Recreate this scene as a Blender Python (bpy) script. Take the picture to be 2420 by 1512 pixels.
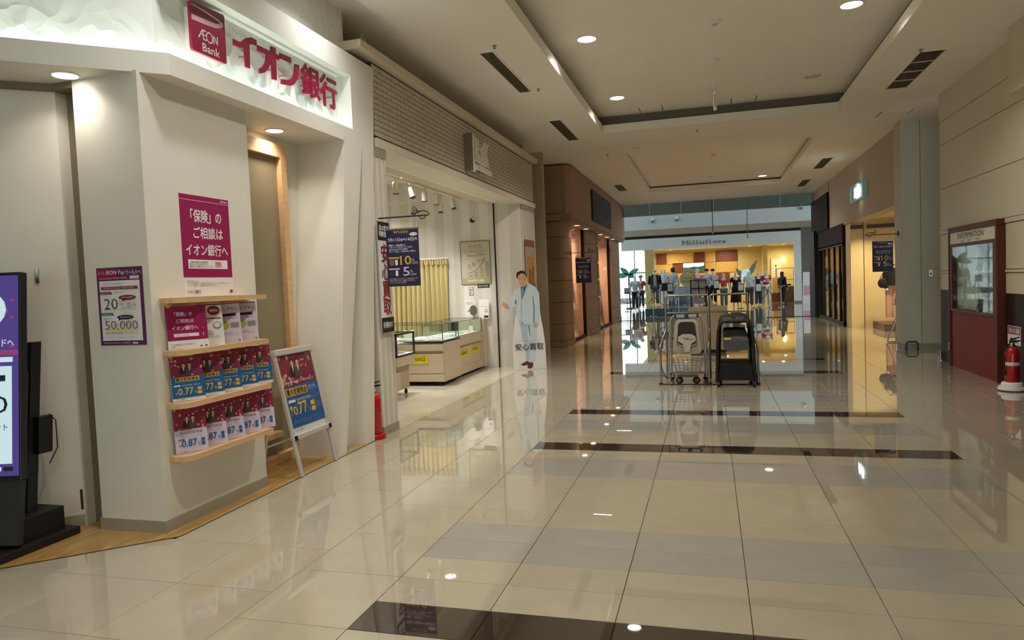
import bpy, bmesh, math, random
from mathutils import Vector, Matrix
random.seed(7)
SC = bpy.context.scene
COL = SC.collection
for _o in list(bpy.data.objects):
    bpy.data.objects.remove(_o)

# ------------------------------------------------------------------ camera
cam_d = bpy.data.cameras.new('camera')
cam_d.sensor_fit = 'HORIZONTAL'; cam_d.sensor_width = 36.0
cam_d.lens = 36.0 * 1667.3 / 2420.0
cam_d.clip_start = 0.05; cam_d.clip_end = 300
cam = bpy.data.objects.new('camera', cam_d); COL.objects.link(cam)
yaw, pitch, roll = -0.274568, -0.0498168, -0.0405844
fw = Vector((math.sin(yaw)*math.cos(pitch), math.cos(yaw)*math.cos(pitch), math.sin(pitch)))
rt = Vector((math.cos(yaw), -math.sin(yaw), 0)); up = rt.cross(fw)
r2 = rt*math.cos(roll) + up*math.sin(roll); u2 = up*math.cos(roll) - rt*math.sin(roll)
mw = Matrix.Identity(4)
for i in range(3):
    mw[i][0] = r2[i]; mw[i][1] = u2[i]; mw[i][2] = -fw[i]
mw.translation = (-0.14495, 0, 1.55823)
cam.matrix_world = mw
SC.camera = cam

# ------------------------------------------------------------------ world: overcast daylight entering by the added rear glazing and the open atrium sides
WORLD_COL, WORLD_STR = (0.82, 0.94, 1.0), 2.7
LAMP_W = 34.0          # one ceiling downlight
WARM = (1.0, 0.905, 0.79)
SC.view_settings.view_transform = 'Standard'
SC.view_settings.look = 'None'
SC.view_settings.gamma = 1.0
SC.view_settings.use_curve_mapping = False
SC.view_settings.exposure = 0.0
wd = bpy.data.worlds.new('daylight'); SC.world = wd; wd.use_nodes = True
wd.node_tree.nodes['Background'].inputs[0].default_value = (*WORLD_COL, 1)
wd.node_tree.nodes['Background'].inputs[1].default_value = WORLD_STR
try:
    SC.cycles.diffuse_bounces = 4; SC.cycles.glossy_bounces = 3; SC.cycles.transmission_bounces = 4; SC.cycles.transparent_max_bounces = 10; SC.cycles.max_bounces = 7
    SC.cycles.use_adaptive_sampling = True; SC.cycles.adaptive_threshold = 0.03
    SC.cycles.sample_clamp_indirect = 6.0
    SC.cycles.use_light_tree = False
    SC.cycles.use_denoising = True
except Exception:
    pass

# ------------------------------------------------------------------ helpers
def lin(h):
    h = h.lstrip('#')
    out = []
    for i in (0, 2, 4):
        c = int(h[i:i+2], 16)/255
        out.append(c/12.92 if c <= 0.04045 else ((c+0.055)/1.055)**2.4)
    return tuple(out)
MATS = {}
def mat(name, col, rough=0.6, metal=0.0, var=0.06, scale=6.0, bump=0.0, bscale=40.0, emit=None, estr=0.0,
        alpha=1.0, trans=0.0, coat=0.0, rnd=0.0, spec=0.5, ior=1.5, sheen=0.0):
    if name in MATS: return MATS[name]
    m = bpy.data.materials.new(name); m.use_nodes = True
    nt = m.node_tree; b = nt.nodes['Principled BSDF']
    c = lin(col) if isinstance(col, str) else col
    if var > 0 or rnd > 0:
        tc = nt.nodes.new('ShaderNodeTexCoord')
        nz = nt.nodes.new('ShaderNodeTexNoise'); nz.inputs['Scale'].default_value = scale; nz.inputs['Detail'].default_value = 4
        nt.links.new(tc.outputs['Object'], nz.inputs['Vector'])
        mr = nt.nodes.new('ShaderNodeMapRange'); mr.inputs[1].default_value = 0.3; mr.inputs[2].default_value = 0.7
        mr.inputs[3].default_value = 1-var; mr.inputs[4].default_value = 1+var
        nt.links.new(nz.outputs['Fac'], mr.inputs[0])
        val = mr.outputs[0]
        if rnd > 0:
            oi = nt.nodes.new('ShaderNodeObjectInfo')
            m2 = nt.nodes.new('ShaderNodeMapRange'); m2.inputs[3].default_value = 1-rnd; m2.inputs[4].default_value = 1+rnd
            nt.links.new(oi.outputs['Random'], m2.inputs[0])
            mu = nt.nodes.new('ShaderNodeMath'); mu.operation = 'MULTIPLY'
            nt.links.new(val, mu.inputs[0]); nt.links.new(m2.outputs[0], mu.inputs[1]); val = mu.outputs[0]
        mx = nt.nodes.new('ShaderNodeVectorMath'); mx.operation = 'SCALE'
        mx.inputs[0].default_value = c
        nt.links.new(val, mx.inputs['Scale']); nt.links.new(mx.outputs[0], b.inputs['Base Color'])
    else:
        b.inputs['Base Color'].default_value = (*c, 1)
    b.inputs['Roughness'].default_value = rough
    b.inputs['Metallic'].default_value = metal
    b.inputs['IOR'].default_value = ior
    b.inputs['Specular IOR Level'].default_value = spec
    if coat: b.inputs['Coat Weight'].default_value = coat; b.inputs['Coat Roughness'].default_value = 0.02
    if sheen: b.inputs['Sheen Weight'].default_value = sheen
    if trans: b.inputs['Transmission Weight'].default_value = trans
    if alpha < 1: b.inputs['Alpha'].default_value = alpha
    if emit is not None:
        b.inputs['Emission Color'].default_value = (*(lin(emit) if isinstance(emit, str) else emit), 1)
        b.inputs['Emission Strength'].default_value = estr
        try: m.cycles.emission_sampling = 'NONE'      # the lamp objects do the lighting
        except Exception: pass
    if bump > 0:
        tc = nt.nodes.new('ShaderNodeTexCoord')
        n2 = nt.nodes.new('ShaderNodeTexNoise'); n2.inputs['Scale'].default_value = bscale; n2.inputs['Detail'].default_value = 5
        nt.links.new(tc.outputs['Object'], n2.inputs['Vector'])
        bp = nt.nodes.new('ShaderNodeBump'); bp.inputs['Strength'].default_value = bump; bp.inputs['Distance'].default_value = 0.02
        nt.links.new(n2.outputs['Fac'], bp.inputs['Height']); nt.links.new(bp.outputs[0], b.inputs['Normal'])
    MATS[name] = m
    return m
def glass(name='clear_glass', tint=(0.95, 0.985, 0.97), refl=0.12, graze=0.55):
    # thin architectural pane: mostly clear, a little mirror-like
    if name in MATS: return MATS[name]
    m = bpy.data.materials.new(name); m.use_nodes = True
    nt = m.node_tree; nt.nodes.clear()
    out = nt.nodes.new('ShaderNodeOutputMaterial')
    tr = nt.nodes.new('ShaderNodeBsdfTransparent'); tr.inputs[0].default_value = (*tint, 1)
    gl = nt.nodes.new('ShaderNodeBsdfGlossy'); gl.inputs['Roughness'].default_value = 0.02
    lw = nt.nodes.new('ShaderNodeLayerWeight'); lw.inputs[0].default_value = 0.5
    fr = nt.nodes.new('ShaderNodeMath'); fr.operation = 'POWER'; fr.inputs[1].default_value = 4.0; nt.links.new(lw.outputs['Facing'], fr.inputs[0])
    ad = nt.nodes.new('ShaderNodeMath'); ad.operation = 'MULTIPLY_ADD'; ad.inputs[1].default_value = graze; ad.inputs[2].default_value = refl*0.2
    mx = nt.nodes.new('ShaderNodeMixShader')
    nt.links.new(fr.outputs[0], ad.inputs[0]); nt.links.new(ad.outputs[0], mx.inputs[0])
    nt.links.new(tr.outputs[0], mx.inputs[1]); nt.links.new(gl.outputs[0], mx.inputs[2]); nt.links.new(mx.outputs[0], out.inputs[0])
    MATS[name] = m
    return m
def stripe_mat(name, c1, c2, period, duty, axis=0, rough=0.6):
    # printed vertical stripes along one object axis
    if name in MATS: return MATS[name]
    m = bpy.data.materials.new(name); m.use_nodes = True
    nt = m.node_tree; b = nt.nodes['Principled BSDF']; b.inputs['Roughness'].default_value = rough
    tc = nt.nodes.new('ShaderNodeTexCoord'); sp = nt.nodes.new('ShaderNodeSeparateXYZ'); nt.links.new(tc.outputs['Object'], sp.inputs[0])
    dv = nt.nodes.new('ShaderNodeMath'); dv.operation = 'DIVIDE'; dv.inputs[1].default_value = period; nt.links.new(sp.outputs[axis], dv.inputs[0])
    fr = nt.nodes.new('ShaderNodeMath'); fr.operation = 'FRACT'; nt.links.new(dv.outputs[0], fr.inputs[0])
    gt = nt.nodes.new('ShaderNodeMath'); gt.operation = 'GREATER_THAN'; gt.inputs[1].default_value = duty; nt.links.new(fr.outputs[0], gt.inputs[0])
    mx = nt.nodes.new('ShaderNodeMix'); mx.data_type = 'RGBA'
    mx.inputs[6].default_value = (*lin(c1), 1); mx.inputs[7].default_value = (*lin(c2), 1)
    nt.links.new(gt.outputs[0], mx.inputs[0]); nt.links.new(mx.outputs[2], b.inputs['Base Color'])
    MATS[name] = m
    return m
def wood_mat(name, c1, c2, scale=(1.0, 12.0, 12.0), rough=0.45, coat=0.0, rnd=0.0):
    if name in MATS: return MATS[name]
    m = bpy.data.materials.new(name); m.use_nodes = True
    nt = m.node_tree; b = nt.nodes['Principled BSDF']; b.inputs['Roughness'].default_value = rough
    b.inputs['Coat Weight'].default_value = coat
    tc = nt.nodes.new('ShaderNodeTexCoord'); mp = nt.nodes.new('ShaderNodeMapping'); mp.inputs['Scale'].default_value = scale
    nt.links.new(tc.outputs['Object'], mp.inputs[0])
    nz = nt.nodes.new('ShaderNodeTexNoise'); nz.inputs['Scale'].default_value = 3; nz.inputs['Detail'].default_value = 6; nz.inputs['Distortion'].default_value = 0.6
    nt.links.new(mp.outputs[0], nz.inputs['Vector'])
    cr = nt.nodes.new('ShaderNodeValToRGB'); cr.color_ramp.elements[0].color = (*lin(c1), 1); cr.color_ramp.elements[1].color = (*lin(c2), 1)
    cr.color_ramp.elements[0].position = 0.3; cr.color_ramp.elements[1].position = 0.7
    nt.links.new(nz.outputs['Fac'], cr.inputs[0]); nt.links.new(cr.outputs[0], b.inputs['Base Color'])
    MATS[name] = m
    return m

def plaster_mat(name, col):
    # hand-trowelled plaster: shallow overlapping scallops
    m = bpy.data.materials.new(name); m.use_nodes = True
    nt = m.node_tree; b = nt.nodes['Principled BSDF']; b.inputs['Base Color'].default_value = (*lin(col), 1); b.inputs['Roughness'].default_value = 0.75
    tc = nt.nodes.new('ShaderNodeTexCoord'); nz = nt.nodes.new('ShaderNodeTexNoise'); nz.inputs['Scale'].default_value = 3.0
    nt.links.new(tc.outputs['Object'], nz.inputs['Vector'])
    ad = nt.nodes.new('ShaderNodeVectorMath'); ad.operation = 'MULTIPLY_ADD'; ad.inputs[1].default_value = (0.35, 0.35, 0.35)
    nt.links.new(nz.outputs['Color'], ad.inputs[0]); nt.links.new(tc.outputs['Object'], ad.inputs[2])
    vo = nt.nodes.new('ShaderNodeTexVoronoi'); vo.feature = 'F1'; vo.inputs['Scale'].default_value = 7.0
    nt.links.new(ad.outputs[0], vo.inputs['Vector'])
    bp = nt.nodes.new('ShaderNodeBump'); bp.inputs['Strength'].default_value = 0.55; bp.inputs['Distance'].default_value = 0.03
    nt.links.new(vo.outputs['Distance'], bp.inputs['Height']); nt.links.new(bp.outputs[0], b.inputs['Normal'])
    return m

class MB:
    """collects shapes into one mesh"""
    def __init__(s, M=None): s.v = []; s.f = []; s.M = M
    def add(s, vs, fs):
        o = len(s.v)
        if s.M is not None: vs = [tuple(s.M @ Vector(p)) for p in vs]
        s.v += [tuple(p) for p in vs]; s.f += [tuple(i+o for i in f) for f in fs]
        return s
    def box(s, x0, y0, z0, x1, y1, z1):
        if x1 < x0: x0, x1 = x1, x0
        if y1 < y0: y0, y1 = y1, y0
        if z1 < z0: z0, z1 = z1, z0
        return s.add([(x0,y0,z0),(x1,y0,z0),(x1,y1,z0),(x0,y1,z0),(x0,y0,z1),(x1,y0,z1),(x1,y1,z1),(x0,y1,z1)],
                     [(0,3,2,1),(4,5,6,7),(0,1,5,4),(1,2,6,5),(2,3,7,6),(3,0,4,7)])
    def bbox(s, x0, y0, z0, x1, y1, z1, b):
        # box with a chamfer of b on every edge
        if x1 < x0: x0, x1 = x1, x0
        if y1 < y0: y0, y1 = y1, y0
        if z1 < z0: z0, z1 = z1, z0
        bm = bmesh.new(); bmesh.ops.create_cube(bm, size=1)
        for v in bm.verts:
            v.co = Vector(((x0+x1)/2+v.co.x*(x1-x0), (y0+y1)/2+v.co.y*(y1-y0), (z0+z1)/2+v.co.z*(z1-z0)))
        bmesh.ops.bevel(bm, geom=bm.edges[:], offset=b, segments=2, affect='EDGES', profile=0.5)
        return s.frombm(bm)
    def frombm(s, bm):
        bm.verts.index_update()
        s.add([tuple(v.co) for v in bm.verts], [tuple(v.index for v in f.verts) for f in bm.faces]); bm.free(); return s
    def quad(s, *p): return s.add(p, [tuple(range(len(p)))])
    def prism(s, pts, t0, t1, ax='z'):
        # polygon in two axes, extruded along the third
        def P(a, b, c): return {'z': (a, b, c), 'y': (a, c, b), 'x': (c, a, b)}[ax]
        n = len(pts); ar = sum(pts[i][0]*pts[(i+1) % n][1]-pts[(i+1) % n][0]*pts[i][1] for i in range(n))
        if (ar < 0) != (ax == 'y'): pts = pts[::-1]
        if t1 < t0: t0, t1 = t1, t0
        vs = [P(a, b, t0) for a, b in pts] + [P(a, b, t1) for a, b in pts]
        return s.add(vs, [tuple(range(n-1, -1, -1)), tuple(range(n, 2*n))] + [(i, (i+1) % n, n+(i+1) % n, n+i) for i in range(n)])
    def loft(s, rings, caps=True):
        n = len(rings[0]); vs = [p for r in rings for p in r]; fs = []
        for k in range(len(rings)-1):
            for i in range(n):
                fs.append((k*n+i, k*n+(i+1) % n, (k+1)*n+(i+1) % n, (k+1)*n+i))
        if caps: fs += [tuple(range(n-1, -1, -1)), tuple(range((len(rings)-1)*n, len(rings)*n))]
        return s.add(vs, fs)
    def tube(s, pts, r, n=8, closed=False):
        pts = [Vector(p) for p in pts]; rs = r if isinstance(r, (list, tuple)) else [r]*len(pts); rings = []
        prev = None; m = len(pts)
        for i, p in enumerate(pts):
            if closed: t = (pts[(i+1) % m]-pts[i-1]).normalized()
            else: t = (pts[min(i+1, m-1)]-pts[max(i-1, 0)]).normalized()
            if prev is None:
                a = Vector((0, 0, 1)) if abs(t.z) < 0.9 else Vector((1, 0, 0))
                u = t.cross(a).normalized()
            else:
                u = (prev - t*prev.dot(t)).normalized()
            prev = u; w = t.cross(u)
            rings.append([tuple(p + (u*math.cos(2*math.pi*k/n)+w*math.sin(2*math.pi*k/n))*rs[i]) for k in range(n)])
        if closed: rings.append(rings[0]); return s.loft(rings, False)
        return s.loft(rings)
    def cyl(s, p0, p1, r0, r1=None, n=16): return s.tube([p0, p1], [r0, r0 if r1 is None else r1], n)
    def lathe(s, prof, c=(0, 0, 0), n=20):
        return s.loft([[(c[0]+r*math.cos(2*math.pi*k/n), c[1]+r*math.sin(2*math.pi*k/n), c[2]+z) for k in range(n)] for r, z in prof])
    def ell(s, c, r, n=14, m=10):
        rings = [[(c[0]+r[0]*math.sin(math.pi*j/m)*math.cos(2*math.pi*k/n), c[1]+r[1]*math.sin(math.pi*j/m)*math.sin(2*math.pi*k/n), c[2]-r[2]*math.cos(math.pi*j/m)) for k in range(n)] for j in range(1, m)]
        return s.loft(rings)
    def build(s, name, m, parent=None, smooth=False, label=None, kind=None, cat=None, group=None):
        me = bpy.data.meshes.new(name); me.from_pydata(s.v, [], s.f); me.materials.append(m)
        if smooth:
            me.polygons.foreach_set('use_smooth', [True]*len(me.polygons))
            if smooth == 'auto':
                try: me.set_sharp_from_angle(angle=math.radians(40))
                except Exception: pass
        me.update()
        o = bpy.data.objects.new(name, me); COL.objects.link(o)
        if parent is not None: o.parent = parent
        return tag(o, label, cat, group, kind)
def tag(o, label=None, cat=None, group=None, kind=None):
    if label: o['label'] = label
    if cat: o['category'] = cat
    if group: o['group'] = group
    if kind: o['kind'] = kind
    return o
def frame(o, u, v=(0, 0, 1)):
    u = Vector(u).normalized(); v = Vector(v); v = (v-u*v.dot(u)).normalized(); n = u.cross(v)
    M = Matrix.Identity(4)
    for i in range(3): M[i][0] = u[i]; M[i][1] = v[i]; M[i][2] = n[i]
    M.translation = o
    return M
LW = (0, 1, 0)      # 'to the reader's right' on a surface facing +X
RW = (0, -1, 0)     # on a surface facing -X
BW = (1, 0, 0)      # on a surface facing the camera
def thing(name, label, cat, loc=(0, 0, 0), rz=0.0, group=None, M=None, kind=None):
    o = bpy.data.objects.new(name, None); COL.objects.link(o); o.empty_display_size = 0.1
    if M is not None: o.matrix_world = M
    else: o.location = loc; o.rotation_euler = (0, 0, rz)
    return tag(o, label, cat, group, kind)
CHILD = {}
def copy_tree(o, parent=None, label=None):
    c = o.copy(); COL.objects.link(c)
    if parent is not None: c.parent = parent
    if label: c['label'] = label
    for ch in list(o.children): copy_tree(ch, c)
    return c
TXT = {}
def text_geo(s, bold=0.0):
    k = (s, bold)
    if k in TXT: return TXT[k]
    c = bpy.data.curves.new('t', 'FONT'); c.body = s; c.size = 1; c.offset = bold; c.resolution_u = 2; c.space_line = 1.0
    o = bpy.data.objects.new('t', c); COL.objects.link(o)
    bpy.context.view_layer.update()
    m = bpy.data.meshes.new_from_object(o.evaluated_get(bpy.context.evaluated_depsgraph_get()))
    vs = [(v.co.x, v.co.y) for v in m.vertices]; fs = [tuple(p.vertices) for p in m.polygons]
    bpy.data.objects.remove(o); bpy.data.curves.remove(c); bpy.data.meshes.remove(m)
    x0 = min(a for a, b in vs); x1 = max(a for a, b in vs); y0 = min(b for a, b in vs); y1 = max(b for a, b in vs)
    TXT[k] = ([((a-x0)/(x1-x0), (b-y0)/max(y1-y0, 1e-6)) for a, b in vs], fs, (x1-x0)/max(y1-y0, 1e-6))
    return TXT[k]
def put_text(mb, s, u, v, w, h, z, bold=0.0, rot=0.0, depth=0.0):
    if bold > 0:
        d = bold*0.75*h
        for k, (dx, dy) in enumerate(((-d, 0), (d, 0), (0, -d), (0, d))): put_text(mb, s, u+dx, v+dy, w, h, z+k*0.00012+(0.0003*k if depth else 0), 0.0, rot, depth)
        return mb
    vs, fs, _ = text_geo(s, bold)
    ca, sa = math.cos(rot), math.sin(rot)
    pts = []
    for a, b in vs:
        x, y = a*w, b*h
        pts.append((u+x*ca-y*sa, v+x*sa+y*ca, z))
    if depth <= 0: return mb.add(pts, fs)
    n = len(pts); back = [(p[0], p[1], z-depth) for p in pts]
    edges = {}
    for f in fs:
        for i in range(len(f)):
            a, b = f[i], f[(i+1) % len(f)]
            edges[(a, b)] = 1
    side = [(b, a, a+n, b+n) for (a, b) in edges if (b, a) not in edges]
    return mb.add(pts+back, list(fs)+side)
def ellipse(u, v, a, b, n=20, rot=0.0):
    return [(u+a*math.cos(t)*math.cos(rot)-b*math.sin(t)*math.sin(rot), v+a*math.cos(t)*math.sin(rot)+b*math.sin(t)*math.cos(rot)) for t in [2*math.pi*k/n for k in range(n)]]
def printed(root, W, H, layers, base=0.003, step=0.0006):
    """flat print on a sheet; layers in 0..1 of the sheet: ('r',x0,y0,x1,y1,mat) ('t',text,x,y,w,h,mat[,bold,rot]) ('e',x,y,a,b,mat[,rot]) ('p',pts,mat)"""
    groups = {}; order = []
    for i, L in enumerate(layers):
        m = L[6] if L[0] == 't' else L[5] if L[0] in 're' else L[2]
        kind = 'lettering' if L[0] == 't' else 'print'
        k = (m.name, kind)
        if not order or order[-1][0] != k:
            lay = max([q[1] for q in order], default=0)+1
            order.append((k, lay, MB(), m))
        _, lay, mb, m = order[-1]
        z = base + step*lay
        if L[0] == 'r': mb.add([(L[1]*W, L[2]*H, z), (L[3]*W, L[2]*H, z), (L[3]*W, L[4]*H, z), (L[1]*W, L[4]*H, z)], [(0, 1, 2, 3)])
        elif L[0] == 't': put_text(mb, L[1], L[2]*W, L[3]*H, L[4]*W, L[5]*H, z, *(L[7:]))
        elif L[0] == 'e':
            p = ellipse(L[1]*W, L[2]*H, L[3]*W, L[4]*H, 20, L[6] if len(L) > 6 else 0); mb.add([(a, b, z) for a, b in p], [tuple(range(len(p)))])
        else:
            p = [(a*W, b*H) for a, b in L[1]]
            ar = sum(p[i][0]*p[(i+1) % len(p)][1]-p[(i+1) % len(p)][0]*p[i][1] for i in range(len(p)))
            if ar < 0: p = p[::-1]
            mb.add([(a, b, z) for a, b in p], [tuple(range(len(p)))])
    # the same ink on the same layer order becomes one part
    merged = {}
    for k, lay, mb, m in order:
        q = merged.setdefault(k, (MB(), m)); q[0].add(mb.v, mb.f)
    for (mn, kind), (mb, m) in merged.items(): mb.build(kind, m, root)
def poster(name, label, cat, M, W, H, sheet, layers, t=0.003, group=None, step=0.0006):
    r = thing(name, label, cat, M=M, group=group)
    MB().box(0, 0, 0, W, H, t).build('sheet', sheet, r)
    printed(r, W, H, layers, t, step)
    return r
def area(name, loc, size, power, col, rot=(0, 0, 0), parent=None, shape='DISK', size_y=None, spread=math.pi):
    l = bpy.data.lights.new(name, 'AREA'); l.shape = shape; l.size = size
    if size_y: l.size_y = size_y
    l.energy = power; l.color = col; l.spread = spread
    o = bpy.data.objects.new(name, l); COL.objects.link(o); o.location = loc; o.rotation_euler = rot
    if parent is not None: o.parent = parent
    return o

# ------------------------------------------------------------------ materials
WHITE = mat('white_paint', '#e4e0d4', 0.55, var=0.025, scale=2.5)
CREAM = mat('cream_paint', '#ddd3b8', 0.6, var=0.03, scale=2)
CEIL = mat('ceiling_paint', '#f0eadd', 0.8, var=0.02, scale=1.5)
PLASTER = mat('trowelled_plaster', '#e9e8e0', 0.7, var=0.03, scale=3, bump=0.0)
GROUT = mat('grout', '#4a443a', 0.8)
TILE_B = mat('beige_tile', '#b3ab97', 0.022, var=0.035, scale=5, rnd=0.03, coat=0.6, ior=1.58)
TILE_G = mat('grey_tile', '#a5a29a', 0.022, var=0.035, scale=5, rnd=0.03, coat=0.6, ior=1.58)
TILE_D = mat('dark_tile', '#3a3029', 0.022, var=0.06, scale=9, rnd=0.05, coat=0.6, ior=1.58)
TILE_A = mat('atrium_tile', '#8d8f8c', 0.03, var=0.03, scale=3, coat=0.35)
WOODFL = wood_mat('honey_wood_floor', '#9c7840', '#bf9a60', (8, 1, 8), 0.3, 0.2)
BIRCH = wood_mat('birch_wood', '#d2a878', '#dfba8c', (10, 1.0, 10), 0.45)
BLACK = mat('black_plastic', '#17171a', 0.4, var=0.05)
MBLACK = mat('matte_black', '#0f0f11', 0.6, var=0.05)
STEEL = mat('stainless_steel', '#98958e', 0.3, 1.0, var=0.03)
CHROME = mat('chrome', '#d6d6d6', 0.08, 1.0, var=0.0)
ALU = mat('aluminium', '#cfcac0', 0.4, 0.35, var=0.02)
MAGENTA = mat('magenta_ink', '#9c1457', 0.45, var=0.02)
SIGNRED = mat('crimson_acrylic', '#9a0f3e', 0.3, var=0.02)
PAPER = mat('paper_white', '#eceaea', 0.55, var=0.01)
INKBLACK = mat('black_ink', '#1d1a1e', 0.5, var=0.0)
INKGREY = mat('grey_ink', '#8e8a8a', 0.55, var=0.0)
INKWHITE = mat('white_ink', '#f0eeee', 0.5, var=0.0)
PINK = mat('pink_ink', '#e7a9b6', 0.5, var=0.0)
MAROON = mat('maroon_ink', '#8a2c48', 0.42, var=0.08, scale=14)
BLUEINK = mat('blue_ink', '#1f63a3', 0.42, var=0.03)
GOLDINK = mat('gold_ink', '#e2b63f', 0.45, var=0.02)
LAVENDER = mat('lavender_paper', '#d8cbdd', 0.5, var=0.02)
NAVYINK = mat('navy_ink', '#241d48', 0.45, var=0.03)
YELLOW = mat('yellow_ink', '#e7d22a', 0.5, var=0.02)
REDPLASTIC = mat('red_enamel', '#b3161c', 0.25, var=0.03, coat=0.4)
SKIN = mat('skin_ink', '#d9a887', 0.5, var=0.03)
GLASS = glass()
FROST = mat('frosted_glass', '#a09880', 0.4, var=0.03)
BROWN = mat('brown_trim', '#4b3020', 0.45, var=0.06)
LAMPON = mat('lamp_on', '#ffffff', 0.4, var=0, emit=(1.0, 0.93, 0.80), estr=9.0)
LAMPOFF = mat('lamp_off', '#cfc6b0', 0.4, var=0)

# ================================================================== STRUCTURE
# ---- floor and its tiles
floor = MB().box(-12, -8, -0.3, 12, 62, -0.012).build('floor', GROUT, kind='structure', label='polished tiled mall floor with dark cross bands')
TM = {}
def tile_mesh(w, d, m):
    k = (round(w, 3), round(d, 3), m.name)
    if k not in TM:
        mb = MB(); g = 0.0016; c = 0.0015
        x, y = w/2-g, d/2-g
        mb.add([(-x,-y,-0.012),(x,-y,-0.012),(x,y,-0.012),(-x,y,-0.012),(-x,-y,-c),(x,-y,-c),(x,y,-c),(-x,y,-c),
                (-x+c,-y+c,0),(x-c,-y+c,0),(x-c,y-c,0),(-x+c,y-c,0)],
               [(0,1,5,4),(1,2,6,5),(2,3,7,6),(3,0,4,7),(4,5,9,8),(5,6,10,9),(6,7,11,10),(7,4,8,11),(8,9,10,11)])
        me = bpy.data.meshes.new('tile'); me.from_pydata(mb.v, [], mb.f); me.materials.append(m); me.update(); TM[k] = me
    return TM[k]
PITCH = 0.296; Y0 = 3.145
specs = []       # (x0, x1, y0, y1, material)
def row_mat(n):
    q = (n+1) % 18
    if q in (0, 12): return TILE_D
    if q in (3, 4, 9, 10, 15, 16): return TILE_G
    return TILE_B
n = -28
while Y0+n*PITCH < 27.3:
    q = (n+1) % 18
    span = 2 if q == 6 else 1
    if q != 7:
        for c in range(6):
            specs.append((-1.8+0.6*c, -1.2+0.6*c, Y0+n*PITCH, Y0+(n+span)*PITCH, row_mat(n)))
    n += 1
D2 = PITCH*2
for k in range(-14, 41):
    a = Y0+(k)*D2; b = a+D2
    if b > 27.4: break
    specs.append((-2.4, -1.8, a-PITCH, b-PITCH, TILE_B))
    specs.append((-3.0, -2.4, a, b, TILE_B)); specs.append((-3.53 if a > 3.6 else -3.6, -3.0, a, b, TILE_B))
    if b < 4: specs.append((-4.2, -3.6, a, b, TILE_B)); specs.append((-4.8, -4.2, a, b, TILE_B))
    specs.append((1.8, 2.4, a-PITCH, b-PITCH, TILE_B)); specs.append((2.4, 3.0, a, b, TILE_B)); specs.append((3.0, 3.6, a, b, TILE_B))
def in_view(x, y):
    p = mw.inverted() @ Vector((x, y, 0))
    if p.z > -0.3: return None
    px = 1210+1667.3*p.x/-p.z; py = 756-1667.3*p.y/-p.z
    return (px, py) if -150 < px < 2570 and py < 1700 else None
seen, rest = [], []
for s in specs:
    v = in_view((s[0]+s[1])/2, (s[2]+s[3])/2)
    (seen if v else rest).append((((s[0]+s[1])/2)**2+((s[2]+s[3])/2)**2, s))
seen.sort(key=lambda t: t[0])
rest += seen[298:]
for _, (x0, x1, y0, y1, m) in seen[:298]:
    o = bpy.data.objects.new('tile', tile_mesh(x1-x0, y1-y0, m)); COL.objects.link(o); o.parent = floor
    o.location = ((x0+x1)/2, (y0+y1)/2, 0)
far = {}
for _, (x0, x1, y0, y1, m) in rest:
    mb = far.setdefault(m.name, (MB(), m))[0]; g = 0.0016
    mb.add([(x0+g,y0+g,0),(x1-g,y0+g,0),(x1-g,y1-g,0),(x0+g,y1-g,0)], [(0,1,2,3)])
for mb, m in far.values(): mb.build('distant_tile', m, floor, kind='stuff')
def tile_field(name, x0, y0, x1, y1, s, m, z=0.0):
    mb = MB(); g = 0.0016; x = x0
    while x < x1-1e-6:
        y = y0; xe = min(x+s, x1)
        while y < y1-1e-6:
            ye = min(y+s, y1); mb.add([(x+g,y+g,z),(xe-g,y+g,z),(xe-g,ye-g,z),(x+g,ye-g,z)], [(0,1,2,3)]); y = ye
        x = xe
    return mb.build(name, m, floor, kind='stuff')
SHOPTILE = mat('shop_marble_tile', '#cfc8b8', 0.07, var=0.06, scale=2.2, coat=0.2)
tile_field('shop_floor_tile', -9, 6.72, -3.53, 13.4, 0.6, SHOPTILE)
tile_field('shop_floor_tile', -9, 13.4, -3.53, 27.4, 0.6, TILE_B)
tile_field('shop_floor_tile', 3.6, 13.37, 9, 27.4, 0.6, TILE_B)
tile_field('atrium_floor_tile', -11.5, 27.4, 11.5, 40.3, 1.2, TILE_A)
SHOPWOOD = mat('store_floor_tan', '#8a7458', 0.06, var=0.05, coat=0.2)
tile_field('store_floor_tile', -3.6, 40.3, 5.2, 46, 0.9, SHOPWOOD)
tile_field('atrium_floor_tile', -11.5, 40.3, -3.6, 46, 1.2, TILE_A)
# honey-coloured boards in the bank front
x = -5.13
while x < -3.54:
    xe = min(x+0.16, -3.53)
    ys0 = 3.776+(x+3.53)*0.92; ys1 = 3.776+(xe+3.53)*0.92
    MB().prism([(x+0.0012, ys0), (xe-0.0012, ys1), (xe-0.0012, 6.60), (x+0.0012, 6.60)], -0.011, 0.003).build('plank', WOODFL, floor)
    x = xe
# thin dark strip between wood and tile
mb = MB(); mb.box(-3.531, 3.776, -0.01, -3.521, 6.62, 0.003)
mb.prism([(-3.531, 3.776), (-3.521, 3.768), (-5.14, 2.278), (-5.14, 2.296)], -0.01, 0.003); mb.build('threshold_strip', BROWN, floor)

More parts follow.
